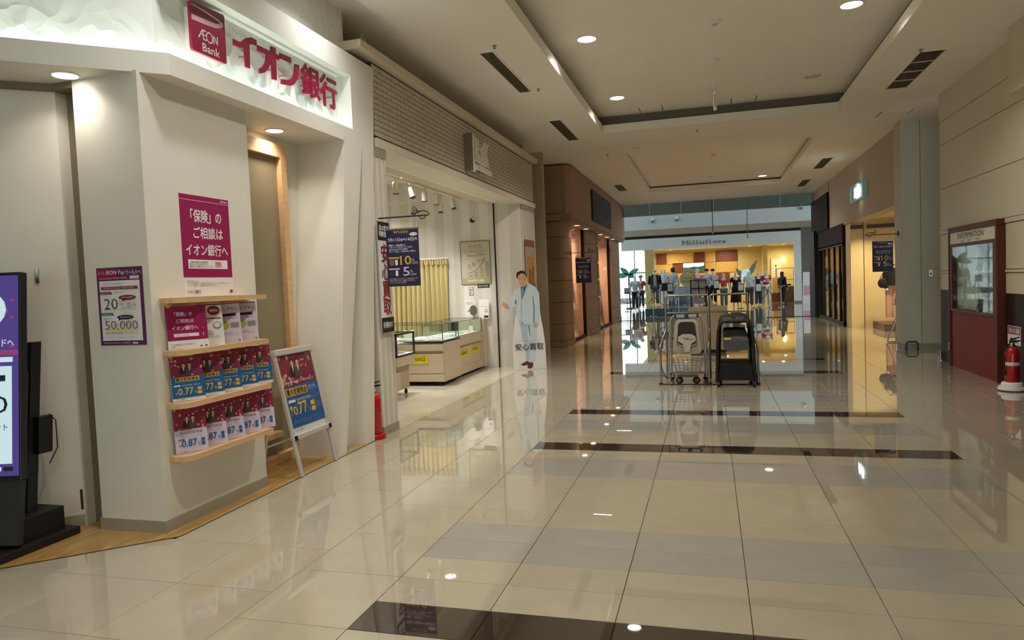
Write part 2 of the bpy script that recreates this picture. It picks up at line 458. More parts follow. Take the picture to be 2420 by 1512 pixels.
# ---- ceiling
ZC = 4.42
holes = [(-2.06, 0.5, 2.14, 13.85, 4.75), (-1.97, 16.4, 2.1, 24.0, 4.62)]
mb = MB()
def slab(x0, y0, x1, y1, z0=ZC, z1=ZC+0.15): mb.box(x0, y0, z0, x1, y1, z1)
slab(-7.2, -8, 5.2, 0.5); slab(-7.2, 0.5, -5.2, 6.6); slab(-5.2, 13.85, 5.2, 15.24); slab(-5.2, 15.26, 5.2, 16.4); slab(-5.2, 24.0, 5.2, 27.5)
slab(-5.2, 15.24, 5.2, 15.26, ZC+0.012)
for (x0, y0, x1, y1, zt) in holes:
    slab(-5.2, y0, x0, y1); slab(x1, y0, 5.2, y1)
ceiling = mb.build('ceiling', CEIL, kind='structure', label='cream suspended ceiling with two recessed trays')
for (x0, y0, x1, y1, zt) in holes:
    m2 = MB(); e = 0.12
    m2.box(x0-e, y0-e, zt, x1+e, y1+e, zt+0.1).build('ceiling_tray', CEIL, ceiling); m2 = MB()
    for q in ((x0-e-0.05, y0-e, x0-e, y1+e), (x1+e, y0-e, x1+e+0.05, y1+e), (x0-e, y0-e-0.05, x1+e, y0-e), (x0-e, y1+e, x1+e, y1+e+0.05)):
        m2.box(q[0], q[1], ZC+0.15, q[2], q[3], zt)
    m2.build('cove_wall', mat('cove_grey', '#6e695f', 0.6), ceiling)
    m3 = MB()   # white edging profile around the opening
    for q in ((x0-0.012, y0, x0, y1), (x1, y0, x1+0.012, y1), (x0, y1, x1, y1+0.012)):
        m3.box(q[0]+0.006, q[1], ZC-0.004, q[2]+0.006 if q[0] == x0-0.012 else q[2]-0.006, q[3], ZC+0.152)
# roof slab over everything so that no daylight leaks in from above the shops
MB().box(-12, -8, 5.0, 12, 27.5, 5.3).build('ceiling_slab', CEIL, ceiling)
# smoke barrier of grey glass at the end of the corridor
SMOKE = glass('smoke_glass', (0.42, 0.44, 0.40), 0.2)
tb = thing('trim_1', 'grey glass smoke barrier hanging under the corridor end', None, kind='structure')
for i in range(6):
    xa = -3.45+i*1.17; MB().box(xa+0.004, 27.50, 3.98, xa+1.166, 27.508, 4.43).build('pane', SMOKE, tb)
MB().box(-3.45, 27.494, 3.965, 3.57, 27.514, 3.985).build('edge_rail', STEEL, tb)

# ---- right-hand wall: cream panels over a dark wainscot
wr = MB().box(3.62, -8, 0, 3.80, 13.37, ZC).build('wall_right', BROWN, kind='structure', label='cream panelled wall over dark brown wainscot')
PANEL = mat('cream_wall_panel', '#cdc7ae', 0.5, var=0.03, scale=1.2)
DARKBASE = mat('dark_wainscot', '#2c1c17', 0.55, var=0.08, scale=3, spec=0.2)
for z0, z1 in ((3.955, 4.42), (3.575, 3.945), (2.855, 3.565), (2.175, 2.845), (2.105, 2.165), (1.505, 2.095), (1.46, 1.495), (1.185, 1.45)):
    MB().box(3.60 if z1-z0 > 0.1 else 3.588, -8, z0, 3.63, 13.37, z1).build('panel', PANEL, wr)
for k in range(7):
    MB().box(3.592, -8+3.06*k, 0, 3.63, -8+3.06*k+3.055 if k < 6 else 13.37, 1.18).build('panel', DARKBASE, wr)
MB().box(3.592, 13.36, 0, 3.80, 13.374, ZC).build('end_cap', PANEL, wr)
MB().box(3.42, 7.4, 3.62, 3.63, 10.05, ZC).build('trim_2', PANEL, kind='structure', label='boxed beam high on the cream wall')
# alcove and pillar
PILLAR = mat('grey_white_panel', '#b9b4a2', 0.5, var=0.03, scale=1.5)
MB().box(4.55, 13.3, 0, 4.7, 15.4, ZC).build('wall_alcove', PANEL, kind='structure', label='shaded wall at the back of the alcove')
wp = MB().box(3.48, 15.32, 0, 4.7, 15.80, ZC).build('wall_pillar', BROWN, kind='structure', label='broad grey-white pillar beside the boutique opening')
MB().box(3.465, 15.30, 0.1, 3.797, 15.34, ZC).build('panel', PILLAR, wp); MB().box(3.805, 15.30, 0.1, 4.6, 15.34, ZC).build('panel', PILLAR, wp)
MB().box(3.46, 15.302, 0.1, 3.50, 15.80, ZC).build('panel', PILLAR, wp)
MB().box(3.47, 15.305, 0, 4.6, 15.345, 0.1).build('skirting', mat('grey_skirting', '#8e897c', 0.5), wp)

# ---- boutique on the right
FASC = mat('taupe_fascia', '#b3a184', 0.65, var=0.03, scale=1)
MB().box(3.55, 15.8, 2.87, 3.9, 24.3, ZC).build('wall_boutique', FASC, kind='structure', label='plain taupe fascia above the boutique opening')
BOUT = mat('boutique_cream', '#d8c492', 0.6, var=0.03, scale=1.4)
mb = MB(); mb.box(3.60, 21.2, 0, 3.92, 22.0, 2.87).box(3.92, 21.25, 0, 6.6, 21.4, 2.95)
wb = mb.build('wall_boutique_inner', BOUT, kind='structure', label='cream inner wall of the boutique')
MB().box(3.596, 21.15, 2.70, 3.90, 21.22, 2.80).build('brown_band', BROWN, wb); MB().box(4.02, 21.2, 2.70, 6.6, 21.26, 2.80).build('brown_band', BROWN, wb)
MB().box(3.918, 21.19, 0, 3.935, 21.26, 2.87).build('groove_strip', BROWN, wb)
MB().box(3.57, 15.8, 2.95, 6.6, 22, 3.05).box(6.5, 15.8, 0, 6.7, 22, 3.0).build('wall_boutique_back', BOUT, kind='structure', label='boutique ceiling and side wall')
# ---- dark storefront further along on the right
DKW = mat('dark_wood_fascia', '#2c1a14', 0.7, var=0.1, scale=3, spec=0.12)
wds = MB().box(3.48, 24.3, 2.92, 3.9, 27.9, ZC-0.35).box(3.52, 21.95, 2.35, 3.8, 27.9, 2.92).build('wall_storefront', DKW, kind='structure', label='dark brown storefront fascia')
MB().box(3.52, 24.3, 4.05, 3.9, 27.9, ZC).build('upper_panel', FASC, wds)
w1 = thing('window_1', 'dark-framed shop window of tall glass panes', None, kind='structure')
ys = [21.98, 22.55, 23.5, 24.5, 25.5, 26.6]
for i in range(len(ys)-1):
    MB().box(3.55, ys[i]+0.05, 0.10, 3.56, ys[i+1]-0.01, 2.30).build('pane', GLASS, w1)
for y in ys: MB().box(3.52, y-0.01, 0, 3.60, y+0.05, 2.36).build('mullion', MBLACK, w1)
MB().box(3.52, 21.97, 0, 3.60, 26.65, 0.10).build('bottom_rail', MBLACK, w1); MB().box(3.52, 21.97, 2.30, 3.60, 26.65, 2.38).build('top_rail', MBLACK, w1)
ORW = mat('storefront_orange_wall', '#b77a45', 0.6, var=0.1, scale=2)
MB().box(6.3, 21.4, 0, 6.4, 27.9, 3).box(3.9, 27.5, 0, 6.4, 27.7, 3).build('wall_storefront_inner', ORW, kind='structure', label='warm inner wall behind the dark shop window')
MB().box(3.6, 21.5, 2.95, 6.4, 27.7, 3.0).build('ceiling_storefront', CEIL, kind='structure', label='ceiling of the dark-fronted shop')
MB().box(3.40, 26.7, 0, 3.75, 27.95, 3.0).build('trim_3', MBLACK, kind='structure', label='black end post of the dark storefront')

# ---- left side: bulkhead over the shops, wall ends
BULK = mat('bulkhead_paint', '#cbbd9f', 0.7, var=0.02, scale=1)
mb = MB().box(-4.2, 4.35, 3.1, -4.0, 14.3, ZC).box(-7.2, -8, 0, -7.0, 6.6, ZC).box(-4.0, 7.25, 4.0, -3.8, 7.40, ZC)
mb.build('wall_left', BULK, kind='structure', label='shaded bulkhead wall above the shop fronts')
MB().box(-4.8, 14.15, 0, -4.6, 16.9, ZC).box(-4.6, 14.12, 0, -3.75, 14.2, ZC).build('wall_left_recess', BULK, kind='structure', label='dim recess wall between two shops')
wps = MB().box(-3.82, 15.16, 0, -3.60, 15.34, ZC).build('trim_4', FASC, kind='structure', label='narrow shutter post between two shops')

# ---- brown stone shop further along on the left
STONE = mat('brown_stone', '#94765a', 0.6, var=0.08, scale=2.5, bump=0.15, bscale=25)
ws = MB().box(-4.62, 16.86, 0, -3.60, 17.80, 3.2).build('wall_stone', mat('stone_joint', '#5a4636', 0.8), kind='structure', label='brown stone shop front with shallow courses')
zc = [0.0, 0.14, 0.55, 1.08, 1.61, 2.14, 2.67, 3.06]
for i in range(len(zc)-1):
    z0, z1 = zc[i]+0.006, zc[i+1]-0.006
    e = 0.02 if i == 0 else 0.0
    MB().prism([(-4.62, 16.80-e), (-3.60, 16.80-e), (-3.53+e, 16.87-e), (-3.53+e, 17.93), (-3.7, 17.93), (-3.7, 16.98), (-4.62, 16.98)], z0, z1).build('stone_block', STONE, ws)
    # middle pier and end pier
    MB().box(-3.72, 20.14, z0, -3.53+e, 22.22, z1).build('stone_block', STONE, ws)
    MB().box(-3.72, 25.45, z0, -3.53+e, 27.9, z1).build('stone_block', STONE, ws)
    if 0 < i:   # scalloped edge stones on the middle pier
        MB().cyl((-3.60, 22.16, z0+0.03), (-3.60, 22.16, z1-0.03), 0.12, n=12).build('stone_block', STONE, ws, smooth='auto')
MB().box(-3.72, 20.12, 0, -3.56, 22.2, 3.1).box(-3.72, 25.5, 0, -3.56, 27.9, 3.1).build('pier_core', STONE, ws)
MB().box(-4.62, 16.72, 3.06, -3.30, 16.80, 3.20).box(-4.62, 16.8, 3.04, -3.34, 27.95, 3.12).build('soffit_ledge', STONE, ws)
UPST = mat('brown_fascia', '#9a7a60', 0.65, var=0.03, scale=1)
MB().prism([(-4.62, 16.80), (-3.42, 16.80), (-3.30, 16.98), (-3.30, 27.95), (-4.62, 27.95)], 3.12, 4.37).build('fascia', UPST, ws)
PEACH = mat('peach_wall', '#cfa283', 0.6, var=0.04, scale=2)
MB().box(-5.2, 17.8, 0, -5.0, 27.9, 3.1).box(-5.0, 19.98, 0, -3.66, 20.1, 3.03).box(-5.0, 25.28, 0, -3.66, 25.42, 3.03).box(-5.0, 27.8, 0, -3.7, 27.95, 3.1).box(-5, 17.7, 0, -4.6, 17.8, 3.1).build('wall_peach', PEACH, kind='structure', label='warm peach inner wall behind the draped windows')
for k, (ya, yb, lab) in enumerate(((17.95, 20.14, 'draped shop window nearest the stone corner'), (22.28, 25.45, 'draped shop window beyond the middle stone pier'))):
    w = thing('window_%d' % (k+2), lab, None, kind='structure')
    MB().box(-3.63, ya, 0.05, -3.62, yb, 3.04).build('pane', glass('soft_glass', (0.98, 0.98, 0.97), 0.02, 0.18), w)
    for y in (ya, yb-0.07): MB().box(-3.66, y, 0, -3.58, y+0.07, 3.04).build('mullion', DKW, w)
    MB().box(-3.68, ya, 0, -3.57, yb, 0.06).build('bottom_rail', DKW, w)

# ---- atrium and the flower-named store at the far side
BAND = mat('pale_balustrade', '#c3c8c6', 0.6, var=0.015, scale=1)
UNDER = mat('soffit_taupe', '#a59d8e', 0.7, var=0.03)
mb = MB().box(-11.5, 35.2, 3.97, 11.5, 35.35, 5.3)
mb.build('wall_balcony', BAND, kind='structure', label='pale upper floor balustrade band across the atrium')
MB().box(-11.5, 35.35, 3.97, 11.5, 41.5, 4.15).build('ceiling_gallery', UNDER, kind='structure', label='taupe soffit under the upper gallery')
MB().box(-11.7, 41.4, 4.1, 11.7, 41.6, 10).box(-12, 27.3, 5.0, 12, 27.5, 10).box(-12, 27.3, 9.0, 12, 41.6, 9.2).build('wall_atrium', BAND, kind='structure', label='tall pale atrium walls under an added unseen roof')  # the roof box is added, unseen, to cut the light from above
MB().box(-12, 27.35, 0, -4.7, 27.5, 5).box(3.7, 27.9, 0, 12, 28.05, 5).build('wall_corner', BAND, kind='structure', label='plain wall ends flanking the corridor mouth')
SFRONT = mat('store_front_white', '#e4eae8', 0.5, var=0.015, scale=1)
wf = MB().box(-4.9, 40.3, 3.20, 4.57, 40.5, 3.82).box(4.22, 40.3, 0, 4.57, 40.6, 3.2).build('wall_far', SFRONT, kind='structure', label='pale store front across the atrium')
MB().box(-4.9, 40.32, 3.82, 4.57, 40.7, 3.97).build('shadow_gap', MBLACK, wf)
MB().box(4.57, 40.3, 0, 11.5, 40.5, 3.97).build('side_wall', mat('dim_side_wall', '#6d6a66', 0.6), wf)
MB().box(4.20, 40.28, 0, 4.59, 40.3, 0.1).build('skirting', mat('grey_skirting', '#8e897c', 0.5), wf)
YEL = mat('honey_plaster', '#cdb878', 0.6, var=0.03, scale=0.8)
MB().box(-4.0, 46.0, 0, 5.2, 46.2, 3.45).box(5.0, 40.5, 0, 5.2, 46, 3.45).box(-3.62, 40.35, 0, -3.12, 41.0, 3.2).box(-3.62, 41, 0, -3.5, 46, 3.2).build('wall_far_inner', YEL, kind='structure', label='honey yellow inner walls of the far store')
MB().box(2.95, 44.6, 0, 3.05, 46, 3.45).box(3.05, 44.6, 0, 3.2, 44.7, 3.45).build('wall_far_niche', YEL, kind='structure', label='honey yellow return wall beside the fitting rooms')
MB().box(-4.0, 40.5, 3.30, 5.2, 46.2, 3.45).build('ceiling_far', CEIL, kind='structure', label='warm lit ceiling of the far store')
# glazed outer wall at the far end of the atrium
w4 = thing('window_4', 'tall daylit glazing beside the far store', None, kind='structure')
for i in range(7):
    xa = -11.5+i*1.12
    MB().box(xa, 45.9, 0, xa+0.06, 46.0, 3.97).build('mullion', STEEL, w4)
    MB().box(xa+0.06, 45.94, 0.05, xa+1.12, 45.95, 3.97).build('pane', GLASS, w4)
MB().box(-11.5, 45.9, 1.95, -3.7, 46.0, 2.03).build('transom', STEEL, w4)
# unseen glazed opening behind the viewer, added to daylight the bank column
MB().box(-7.2, -8.2, 0, -4.6, -8.0, ZC).box(2.4, -8.2, 0, 5.2, -8.0, ZC).box(-4.6, -8.2, 3.1, 2.4, -8.0, ZC).build('wall_rear', CREAM, kind='structure', label='cream wall around the added glazing behind the viewer')
w5 = thing('window_5', 'added glazed opening behind the viewer', None, kind='structure')
for i in range(6):
    xa = -4.6+i*1.4
    if i < 5: MB().box(xa+0.05, -8.11, 0, xa+1.4, -8.10, 3.1).build('pane', GLASS, w5)
    MB().box(xa, -8.15, 0, xa+0.05, -8.05, 3.1).build('mullion', STEEL, w5)

# ================================================================== BANK
PLASTER = plaster_mat('hand_trowelled_plaster', '#e6e6de')
B0 = (-3.53, 3.955); DD = (-0.747, -0.664); NN = (0.664, -0.747)
def off(d, t):   # point on the angled branch: t metres along it, d metres behind the front
    return (B0[0]+DD[0]*t-NN[0]*d, B0[1]+DD[1]*t-NN[1]*d)
def bend(d):
    p = off(d, 0); t = (B0[0]-d-p[0])/DD[0]; return (B0[0]-d, p[1]+DD[1]*t)
def run(d0, d1, z0, z1, y_end, tl=2.4):
    """bar that follows the fascia line, between setbacks d0 and d1"""
    pts = [(B0[0]-d0, y_end), bend(d0), off(d0, tl), off(d1, tl), bend(d1), (B0[0]-d1, y_end)]
    return MB().prism(pts, z0, z1)
portal = thing('trim_5', 'white angled portal frame around the bank front', None, kind='structure')
run(0.0, 0.03, 3.063, 3.17, 6.45).build('cove_lip', WHITE, portal)
run(0.0, 0.17, 3.03, 3.063, 6.262).build('cove_shelf', WHITE, portal)
MB().prism([(-3.53, 6.64), (-3.53, 4.02), (-3.70, 4.02), (-3.70, 6.64)], 3.70, 3.915).build('top_beam', WHITE, portal)
MB().prism([(-3.70, 6.45), (-3.70, 4.031), off(0.17, 2.4), (-6.4, 3.2), (-6.4, 6.45)], 3.03, 3.06).build('soffit', WHITE, portal)
MB().prism([(5.895, 0), (5.995, 0), (6.64, 3.063), (6.64, 3.70), (6.45, 3.70), (6.45, 3.063), (6.272, 3.063)], -4.10, -3.53, 'x').build('jamb_inner', WHITE, portal)
MB().prism([(6.43, 0), (6.58, 0), (6.975, 3.915), (6.64, 3.915), (6.64, 3.063)], -4.10, -3.53, 'x').build('jamb_outer', WHITE, portal)
MB().prism([(5.95, 0), (6.50, 0), (6.80, 3.5), (6.45, 3.5)], -4.10, -3.69, 'x').build('jamb_core', WHITE, portal)
wbk = run(0.17, 0.3, 3.06, ZC, 6.66).build('wall_bank', PLASTER, kind='structure', label='hand-trowelled white plaster band behind the bank sign')
# cove lighting strip behind the lip
COVE = mat('cove_led', '#ffffff', 0.5, var=0, emit=(0.80, 1.0, 0.98), estr=3.0)
ct = thing('cove_light', 'cool white light strip hidden behind the bank fascia lip', 'light', loc=(-3.63, 5.2, 3.07))
MB().box(-0.012, -1.15, 0, 0.012, 1.2, 0.012).build('tube', COVE, ct)
area('cove_lamp', (0.005, 0.02, 0.02), 0.03, 5.5, (0.80, 1.0, 0.97), (math.pi, math.radians(-8), 0), ct, 'RECTANGLE', 2.35)
ct2 = thing('cove_light', 'cool white light strip behind the angled end of the fascia', 'light', loc=(*off(0.10, 1.05), 3.07), rz=math.atan2(DD[1], DD[0])-math.pi/2)
MB().box(-0.012, -1.0, 0, 0.012, 1.0, 0.012).build('tube', COVE, ct2)
area('cove_lamp', (-0.0, 0.0, 0.02), 0.03, 5.0, (0.80, 1.0, 0.97), (math.pi, math.radians(8), 0), ct2, 'RECTANGLE', 2.0)

# column, side walls, recess
SKIRT = mat('bank_skirting', '#a29a8a', 0.5, var=0.05)
col = MB().box(-4.187, 3.81, 0, -3.665, 4.925, 3.04).build('wall_column', WHITE, kind='structure', label='white square column of the bank front')
MB().box(-4.195, 3.80, 0, -3.655, 4.933, 0.085).build('skirting', SKIRT, col)
mb = MB().prism([(-4.38, 3.85), (-4.98, 3.38), (-5.15, 3.55), (-4.38, 4.02)], 0, 3.04).build('wall_bank_side', WHITE, kind='structure', label='plain white wall panel behind the digital sign')
MB().prism([(-4.378, 3.842), (-4.976, 3.372), (-4.99, 3.39), (-4.385, 3.86)], 0, 0.085).build('skirting', SKIRT, mb)
SLOT = mat('shutter_slot', '#7a705a', 0.6, var=0.05)
MB().box(-4.38, 3.94, 0, -4.187, 4.2, 3.04).build('trim_6', SLOT, kind='structure', label='dark shutter slot beside the white column')
MB().prism([(-4.187, 3.815), (-4.36, 3.815), (-4.96, 3.345), (-5.0, 3.40), (-4.36, 3.92), (-4.187, 3.92)], 2.985, 3.035).build('trim_7', SLOT, kind='structure', label='dark slot at the top of the bank wall panel')
MB().box(-4.398, 3.838, 0.12, -4.382, 3.848, 0.26).build('trim_8', mat('green_strip', '#29463b', 0.5), kind='structure', label='small dark green strip low on the shutter guide')
MB().box(-4.14, 4.92, 0, -4.04, 6.3, 3.04).build('wall_bank_recess', WHITE, kind='structure', label='recess wall between column and jamb')
# door in the recess
d1 = thing('door_1', 'tall wood-framed frosted glass door in the bank recess', None, kind='structure', loc=(-4.04, 0, 0))
DR = mat('door_frost', '#8d7f63', 0.35, var=0.04, scale=2)
MB().box(0, 5.02, 0.10, 0.02, 5.84, 2.83).build('pane', DR, d1)
MB().box(0, 5.84, 0, 0.07, 5.93, 2.95).build('frame_post', BIRCH, d1); MB().box(0, 4.93, 0, 0.07, 5.02, 2.95).build('frame_post', BIRCH, d1)
MB().box(0, 5.02, 2.83, 0.068, 5.84, 2.95).build('frame_head', BIRCH, d1)
MB().box(0.022, 5.02, 0, 0.09, 5.84, 0.10).build('kick_board', BIRCH, d1); MB().box(0.022, 5.03, 0.26, 0.10, 5.60, 0.31).build('rail_board', BIRCH, d1)
MB().cyl((0.10, 4.95, 0.42), (0.10, 5.36, 0.42), 0.035, n=14).build('rolled_blind', mat('cream_roll', '#d8c79b', 0.6), d1, smooth='auto')
MB().box(0.095, 4.95, 0.0, 0.36, 5.88, 0.012).build('threshold', WOODFL, d1)

# downlights under the bank soffit
def downlight(loc, r, label, on=True, power=LAMP_W, col=WARM, group=None, tilt=None, spread=2.2):
    t = thing('downlight', label, 'ceiling light', loc=loc, group=group)
    MB().lathe([(r*1.18, 0.0), (r*1.18, -0.006), (r*1.0, -0.009), (r*0.96, 0.004), (r*0.96, 0.012)], n=24).build('trim_ring', WHITE, t, smooth='auto')
    MB().lathe([(r*0.96, -0.001), (r*0.6, -0.004), (0.001, -0.005)], n=24).build('diffuser', LAMPON if on else LAMPOFF, t, smooth=True)
    if on and power: area('downlight_lamp', (0, 0, -0.012), r*1.9, power, col, parent=t, spread=spread)
    return t
downlight((-4.12, 3.70, 3.03), 0.075, 'round recessed downlight under the angled bank soffit', power=2.2)
downlight((-3.87, 5.62, 3.03), 0.075, 'round recessed downlight above the bank recess door', power=4.0)

for y, l in ((3.75, 'neutral ceiling downlight close above the angled bank end'), (5.75, 'neutral ceiling downlight close above the bank sign')):
    downlight((-3.08, y, ZC), 0.10, l, power=12, col=(0.97, 0.98, 1.0), group='wall side downlights')
# ---- signs
lg = thing('logo_sign', 'crimson square bank logo plate with white lettering', 'sign', M=frame((-3.70, 4.295, 3.308), LW))
MB().prism([(0.012, 0), (0.358, 0), (0.368, 0.012), (0.37, 0.352), (0.358, 0.364), (0.012, 0.345), (0, 0.333), (0, 0.012)], 0.062, 0.085).build('plate', SIGNRED, lg)
MB().box(0.04, 0.04, 0, 0.33, 0.32, 0.062).build('standoff', WHITE, lg)
sw = [(0.012, .326), (.163, .322), (.284, .310), (.342, .296), (.353, .278), (.321, .251), (.261, .233), (.154, .222), (.006, .214), (.009, .251), (.157, .260), (.264, .267), (.315, .282), (.308, .293), (.226, .303), (.122, .313), (.011, .318)]
MB().add([(a, b, 0.0856) for a, b in sw], [tuple(range(len(sw)-1, -1, -1))]).build('swoosh', mat('pale_pink', '#d9aebf', 0.4, var=0), lg)
MB().add([(a, b, 0.0853) for a, b in [(0.0, .333), (.0, .251), (.157, .262), (.264, .268), (.318, .284), (.37, .31), (.37, .352), (.358, .364), (.012, .345)]], [tuple(range(8, -1, -1))]).build('shade', mat('dark_crimson', '#74122f', 0.4, var=0), lg)
t = MB()
# the joined A and E, the ringed O and the N
def stroke(mb, pts, w, z=0.0862):
    for (a, b), (c, d) in zip(pts, pts[1:]):
        L = math.hypot(c-a, d-b); nx, ny = -(d-b)/L*w/2, (c-a)/L*w/2
        mb.add([(a-nx, b-ny, z), (c-nx, d-ny, z), (c+nx, d+ny, z), (a+nx, b+ny, z)], [(0, 1, 2, 3)])
stroke(t, [(0.07, .108), (.112, .172), (.15, .172)], .010); stroke(t, [(.118, .17), (.118, .108), (.152, .108)], .010)
stroke(t, [(.085, .14), (.15, .14)], .008)
ring = [(0.186+.033*math.cos(a), .138+.036*math.sin(a)) for a in [2*math.pi*k/18 for k in range(19)]]
stroke(t, ring, .009)
stroke(t, [(.232, .108), (.232, .172), (.272, .108), (.272, .172)], .010)
put_text(t, 'Bank', .105, .022, .185, .058, .0862, 0.02)
t.build('lettering', INKWHITE, lg)

nm = thing('bank_name_sign', 'crimson raised Japanese characters naming the bank', 'sign', M=frame((-3.70, 0, 0), LW))
G = {'i': [[(4.775,3.536),(4.834,3.534),(4.877,3.549),(4.933,3.593),(5.003,3.62),(5.069,3.618),(5.069,3.575),(5.017,3.569),(4.972,3.552),(4.906,3.508),(4.853,3.491),(4.774,3.489)],[(4.906,3.526),(4.972,3.552),(4.961,3.362),(4.906,3.359)]],
     'o': [[(5.081,3.583),(5.382,3.588),(5.376,3.548),(5.082,3.538)],[(5.265,3.632),(5.332,3.636),(5.325,3.365),(5.262,3.359)],[(5.203,3.562),(5.272,3.571),(5.261,3.512),(5.217,3.437),(5.155,3.383),(5.087,3.358),(5.085,3.397),(5.133,3.423),(5.179,3.476)]],
     'n': [[(5.393,3.615),(5.561,3.623),(5.56,3.575),(5.393,3.569)],[(5.618,3.585),(5.685,3.593),(5.676,3.525),(5.645,3.458),(5.579,3.394),(5.518,3.369),(5.392,3.352),(5.394,3.394),(5.5,3.413),(5.561,3.448),(5.602,3.505)]]}
for k, polys in G.items():
    mb = MB()
    for j, p in enumerate(polys): mb.prism(p, 0.064, 0.076+0.0008*j)
    mb.build('letter', SIGNRED, nm)
mb = MB(); put_text(mb, '銀', 5.715, 3.350, 0.305, 0.285, 0.076, 0.035, 0, 0.010); mb.build('letter', SIGNRED, nm)
mb = MB(); put_text(mb, '行', 6.035, 3.335, 0.305, 0.295, 0.076, 0.035, 0, 0.010); mb.build('letter', SIGNRED, nm)
mb = MB()
for y in (4.93, 5.30, 5.48, 5.63, 5.8, 5.95, 6.1, 6.25): mb.cyl((y, 3.45, 0), (y, 3.45, 0.066), 0.006, n=6)
mb.build('bolt', STEEL, nm)

# ---- big magenta poster on the column side
POST = thing_poster = poster('insurance_poster', 'large magenta bank insurance poster on the white column side', 'poster', frame((-3.665, 4.118, 1.565), LW), 0.522, 0.722, PAPER, [
    ('r', 0, 0.19, 1, 1, MAGENTA), ('r', 0, 0.945, 1, 0.951, PINK),
    ('t', '「保険」の', 0.20, 0.735, 0.62, 0.125, INKWHITE, 0.025), ('t', 'ご相談は', 0.235, 0.575, 0.60, 0.115, INKWHITE, 0.025), ('t', 'イオン銀行へ', 0.075, 0.405, 0.85, 0.115, INKWHITE, 0.025),
    ('t', 'ÆON Bank', 0.82, 0.962, 0.15, 0.022, INKWHITE, 0.01),
    ('r', 0.10, 0.275, 0.90, 0.365, INKWHITE), ('r', 0.63, 0.29, 0.77, 0.35, PINK),
    ('t', 'ご契約の保険やご相談内容を\nあらかじめご予約いただくと\n優先的にご案内させていただけます', 0.12, 0.285, 0.46, 0.065, INKBLACK), ('t', '予約は\nこちら', 0.655, 0.298, 0.09, 0.045, INKBLACK),
    ('t', '保険商品に関するご注意\nイオン銀行は募集代理店として保険契約の締結の媒介を行います。保険商品は預金ではありません。\nくわしくは「契約概要」「注意喚起情報」等を必ずご確認ください。', 0.05, 0.10, 0.90, 0.062, INKGREY),
    ('t', 'イオン銀行', 0.05, 0.03, 0.26, 0.036, INKBLACK, 0.01), ('r', 0.92, 0.03, 0.975, 0.06, MAROON)])
# ---- smaller poster facing the camera
PURPLE = mat('purple_ink', '#5f2a58', 0.45, var=0.25, scale=5)
GREENINK = mat('green_ink', '#2d7a5e', 0.5, var=0)
poster('campaign_poster', 'small purple-bordered payment campaign poster on the column front', 'poster', frame((-4.09, 3.81, 1.262), BW), 0.372, 0.518, PURPLE, [
    ('r', 0.05, 0.06, 0.93, 0.83, PAPER), ('r', 0.02, 0.85, 0.45, 0.98, MAGENTA),
    ('t', 'ようこそ', 0.03, 0.915, 0.15, 0.035, INKWHITE), ('t', 'ÆON Pay', 0.20, 0.895, 0.42, 0.065, INKWHITE, 0.005), ('t', 'ワールドへ', 0.65, 0.90, 0.33, 0.055, INKWHITE, 0.01),
    ('t', 'いまならはじめての方も、すでにお使いの方もお得に', 0.05, 0.85, 0.62, 0.022, INKWHITE), ('r', 0.73, 0.845, 0.93, 0.885, LAVENDER),
    ('t', 'AEON Payご利用で', 0.12, 0.775, 0.46, 0.03, INKGREY), ('r', 0.09, 0.715, 0.89, 0.755, MAROON), ('t', '2025年7月1日(火)～8月31日(日)', 0.14, 0.722, 0.68, 0.024, INKWHITE),
    ('p', [(0.05, 0.655), (0.33, 0.655), (0.30, 0.69), (0.05, 0.69)], MAROON), ('t', 'はじめての方', 0.07, 0.662, 0.2, 0.02, INKWHITE),
    ('t', 'ご登録で最大', 0.36, 0.668, 0.25, 0.016, INKGREY),
    ('r', 0.14, 0.455, 0.83, 0.462, YELLOW), ('e', 0.66, 0.61, 0.19, 0.034, MAROON), ('p', [(0.55, 0.59), (0.62, 0.585), (0.54, 0.56)], MAROON), ('t', 'AEON Pay加盟へ', 0.53, 0.601, 0.27, 0.02, INKWHITE),
    ('t', '20', 0.15, 0.465, 0.29, 0.135, INKBLACK, -0.012), ('t', '%', 0.48, 0.465, 0.13, 0.075, INKBLACK, -0.02), ('t', '還元', 0.63, 0.475, 0.22, 0.07, INKGREY, -0.005),
    ('p', [(0.06, 0.385), (0.35, 0.385), (0.32, 0.42), (0.06, 0.42)], GREENINK), ('t', 'すでにお使いの方', 0.08, 0.392, 0.22, 0.02, INKWHITE),
    ('e', 0.60, 0.36, 0.18, 0.03, NAVYINK), ('p', [(0.46, 0.345), (0.53, 0.34), (0.45, 0.315)], NAVYINK), ('t', '毎月100名さま', 0.48, 0.351, 0.24, 0.02, INKWHITE),
    ('r', 0.14, 0.19, 0.87, 0.204, YELLOW), ('t', '50,000', 0.15, 0.19, 0.71, 0.125, INKBLACK, -0.015), ('t', 'WAON POINT プレゼント', 0.14, 0.145, 0.72, 0.032, INKBLACK, -0.005),
    ('t', '抽選で合計', 0.13, 0.335, 0.18, 0.018, INKGREY), ('t', '※進呈には条件があります。くわしくは店頭またはホームページをご覧ください。', 0.1, 0.095, 0.7, 0.014, INKGREY),
    ('t', 'WAON POINT、AEON Payはイオンの登録商標です', 0.10, 0.022, 0.6, 0.02, INKWHITE), ('r', 0.74, 0.02, 0.85, 0.04, INKWHITE)])
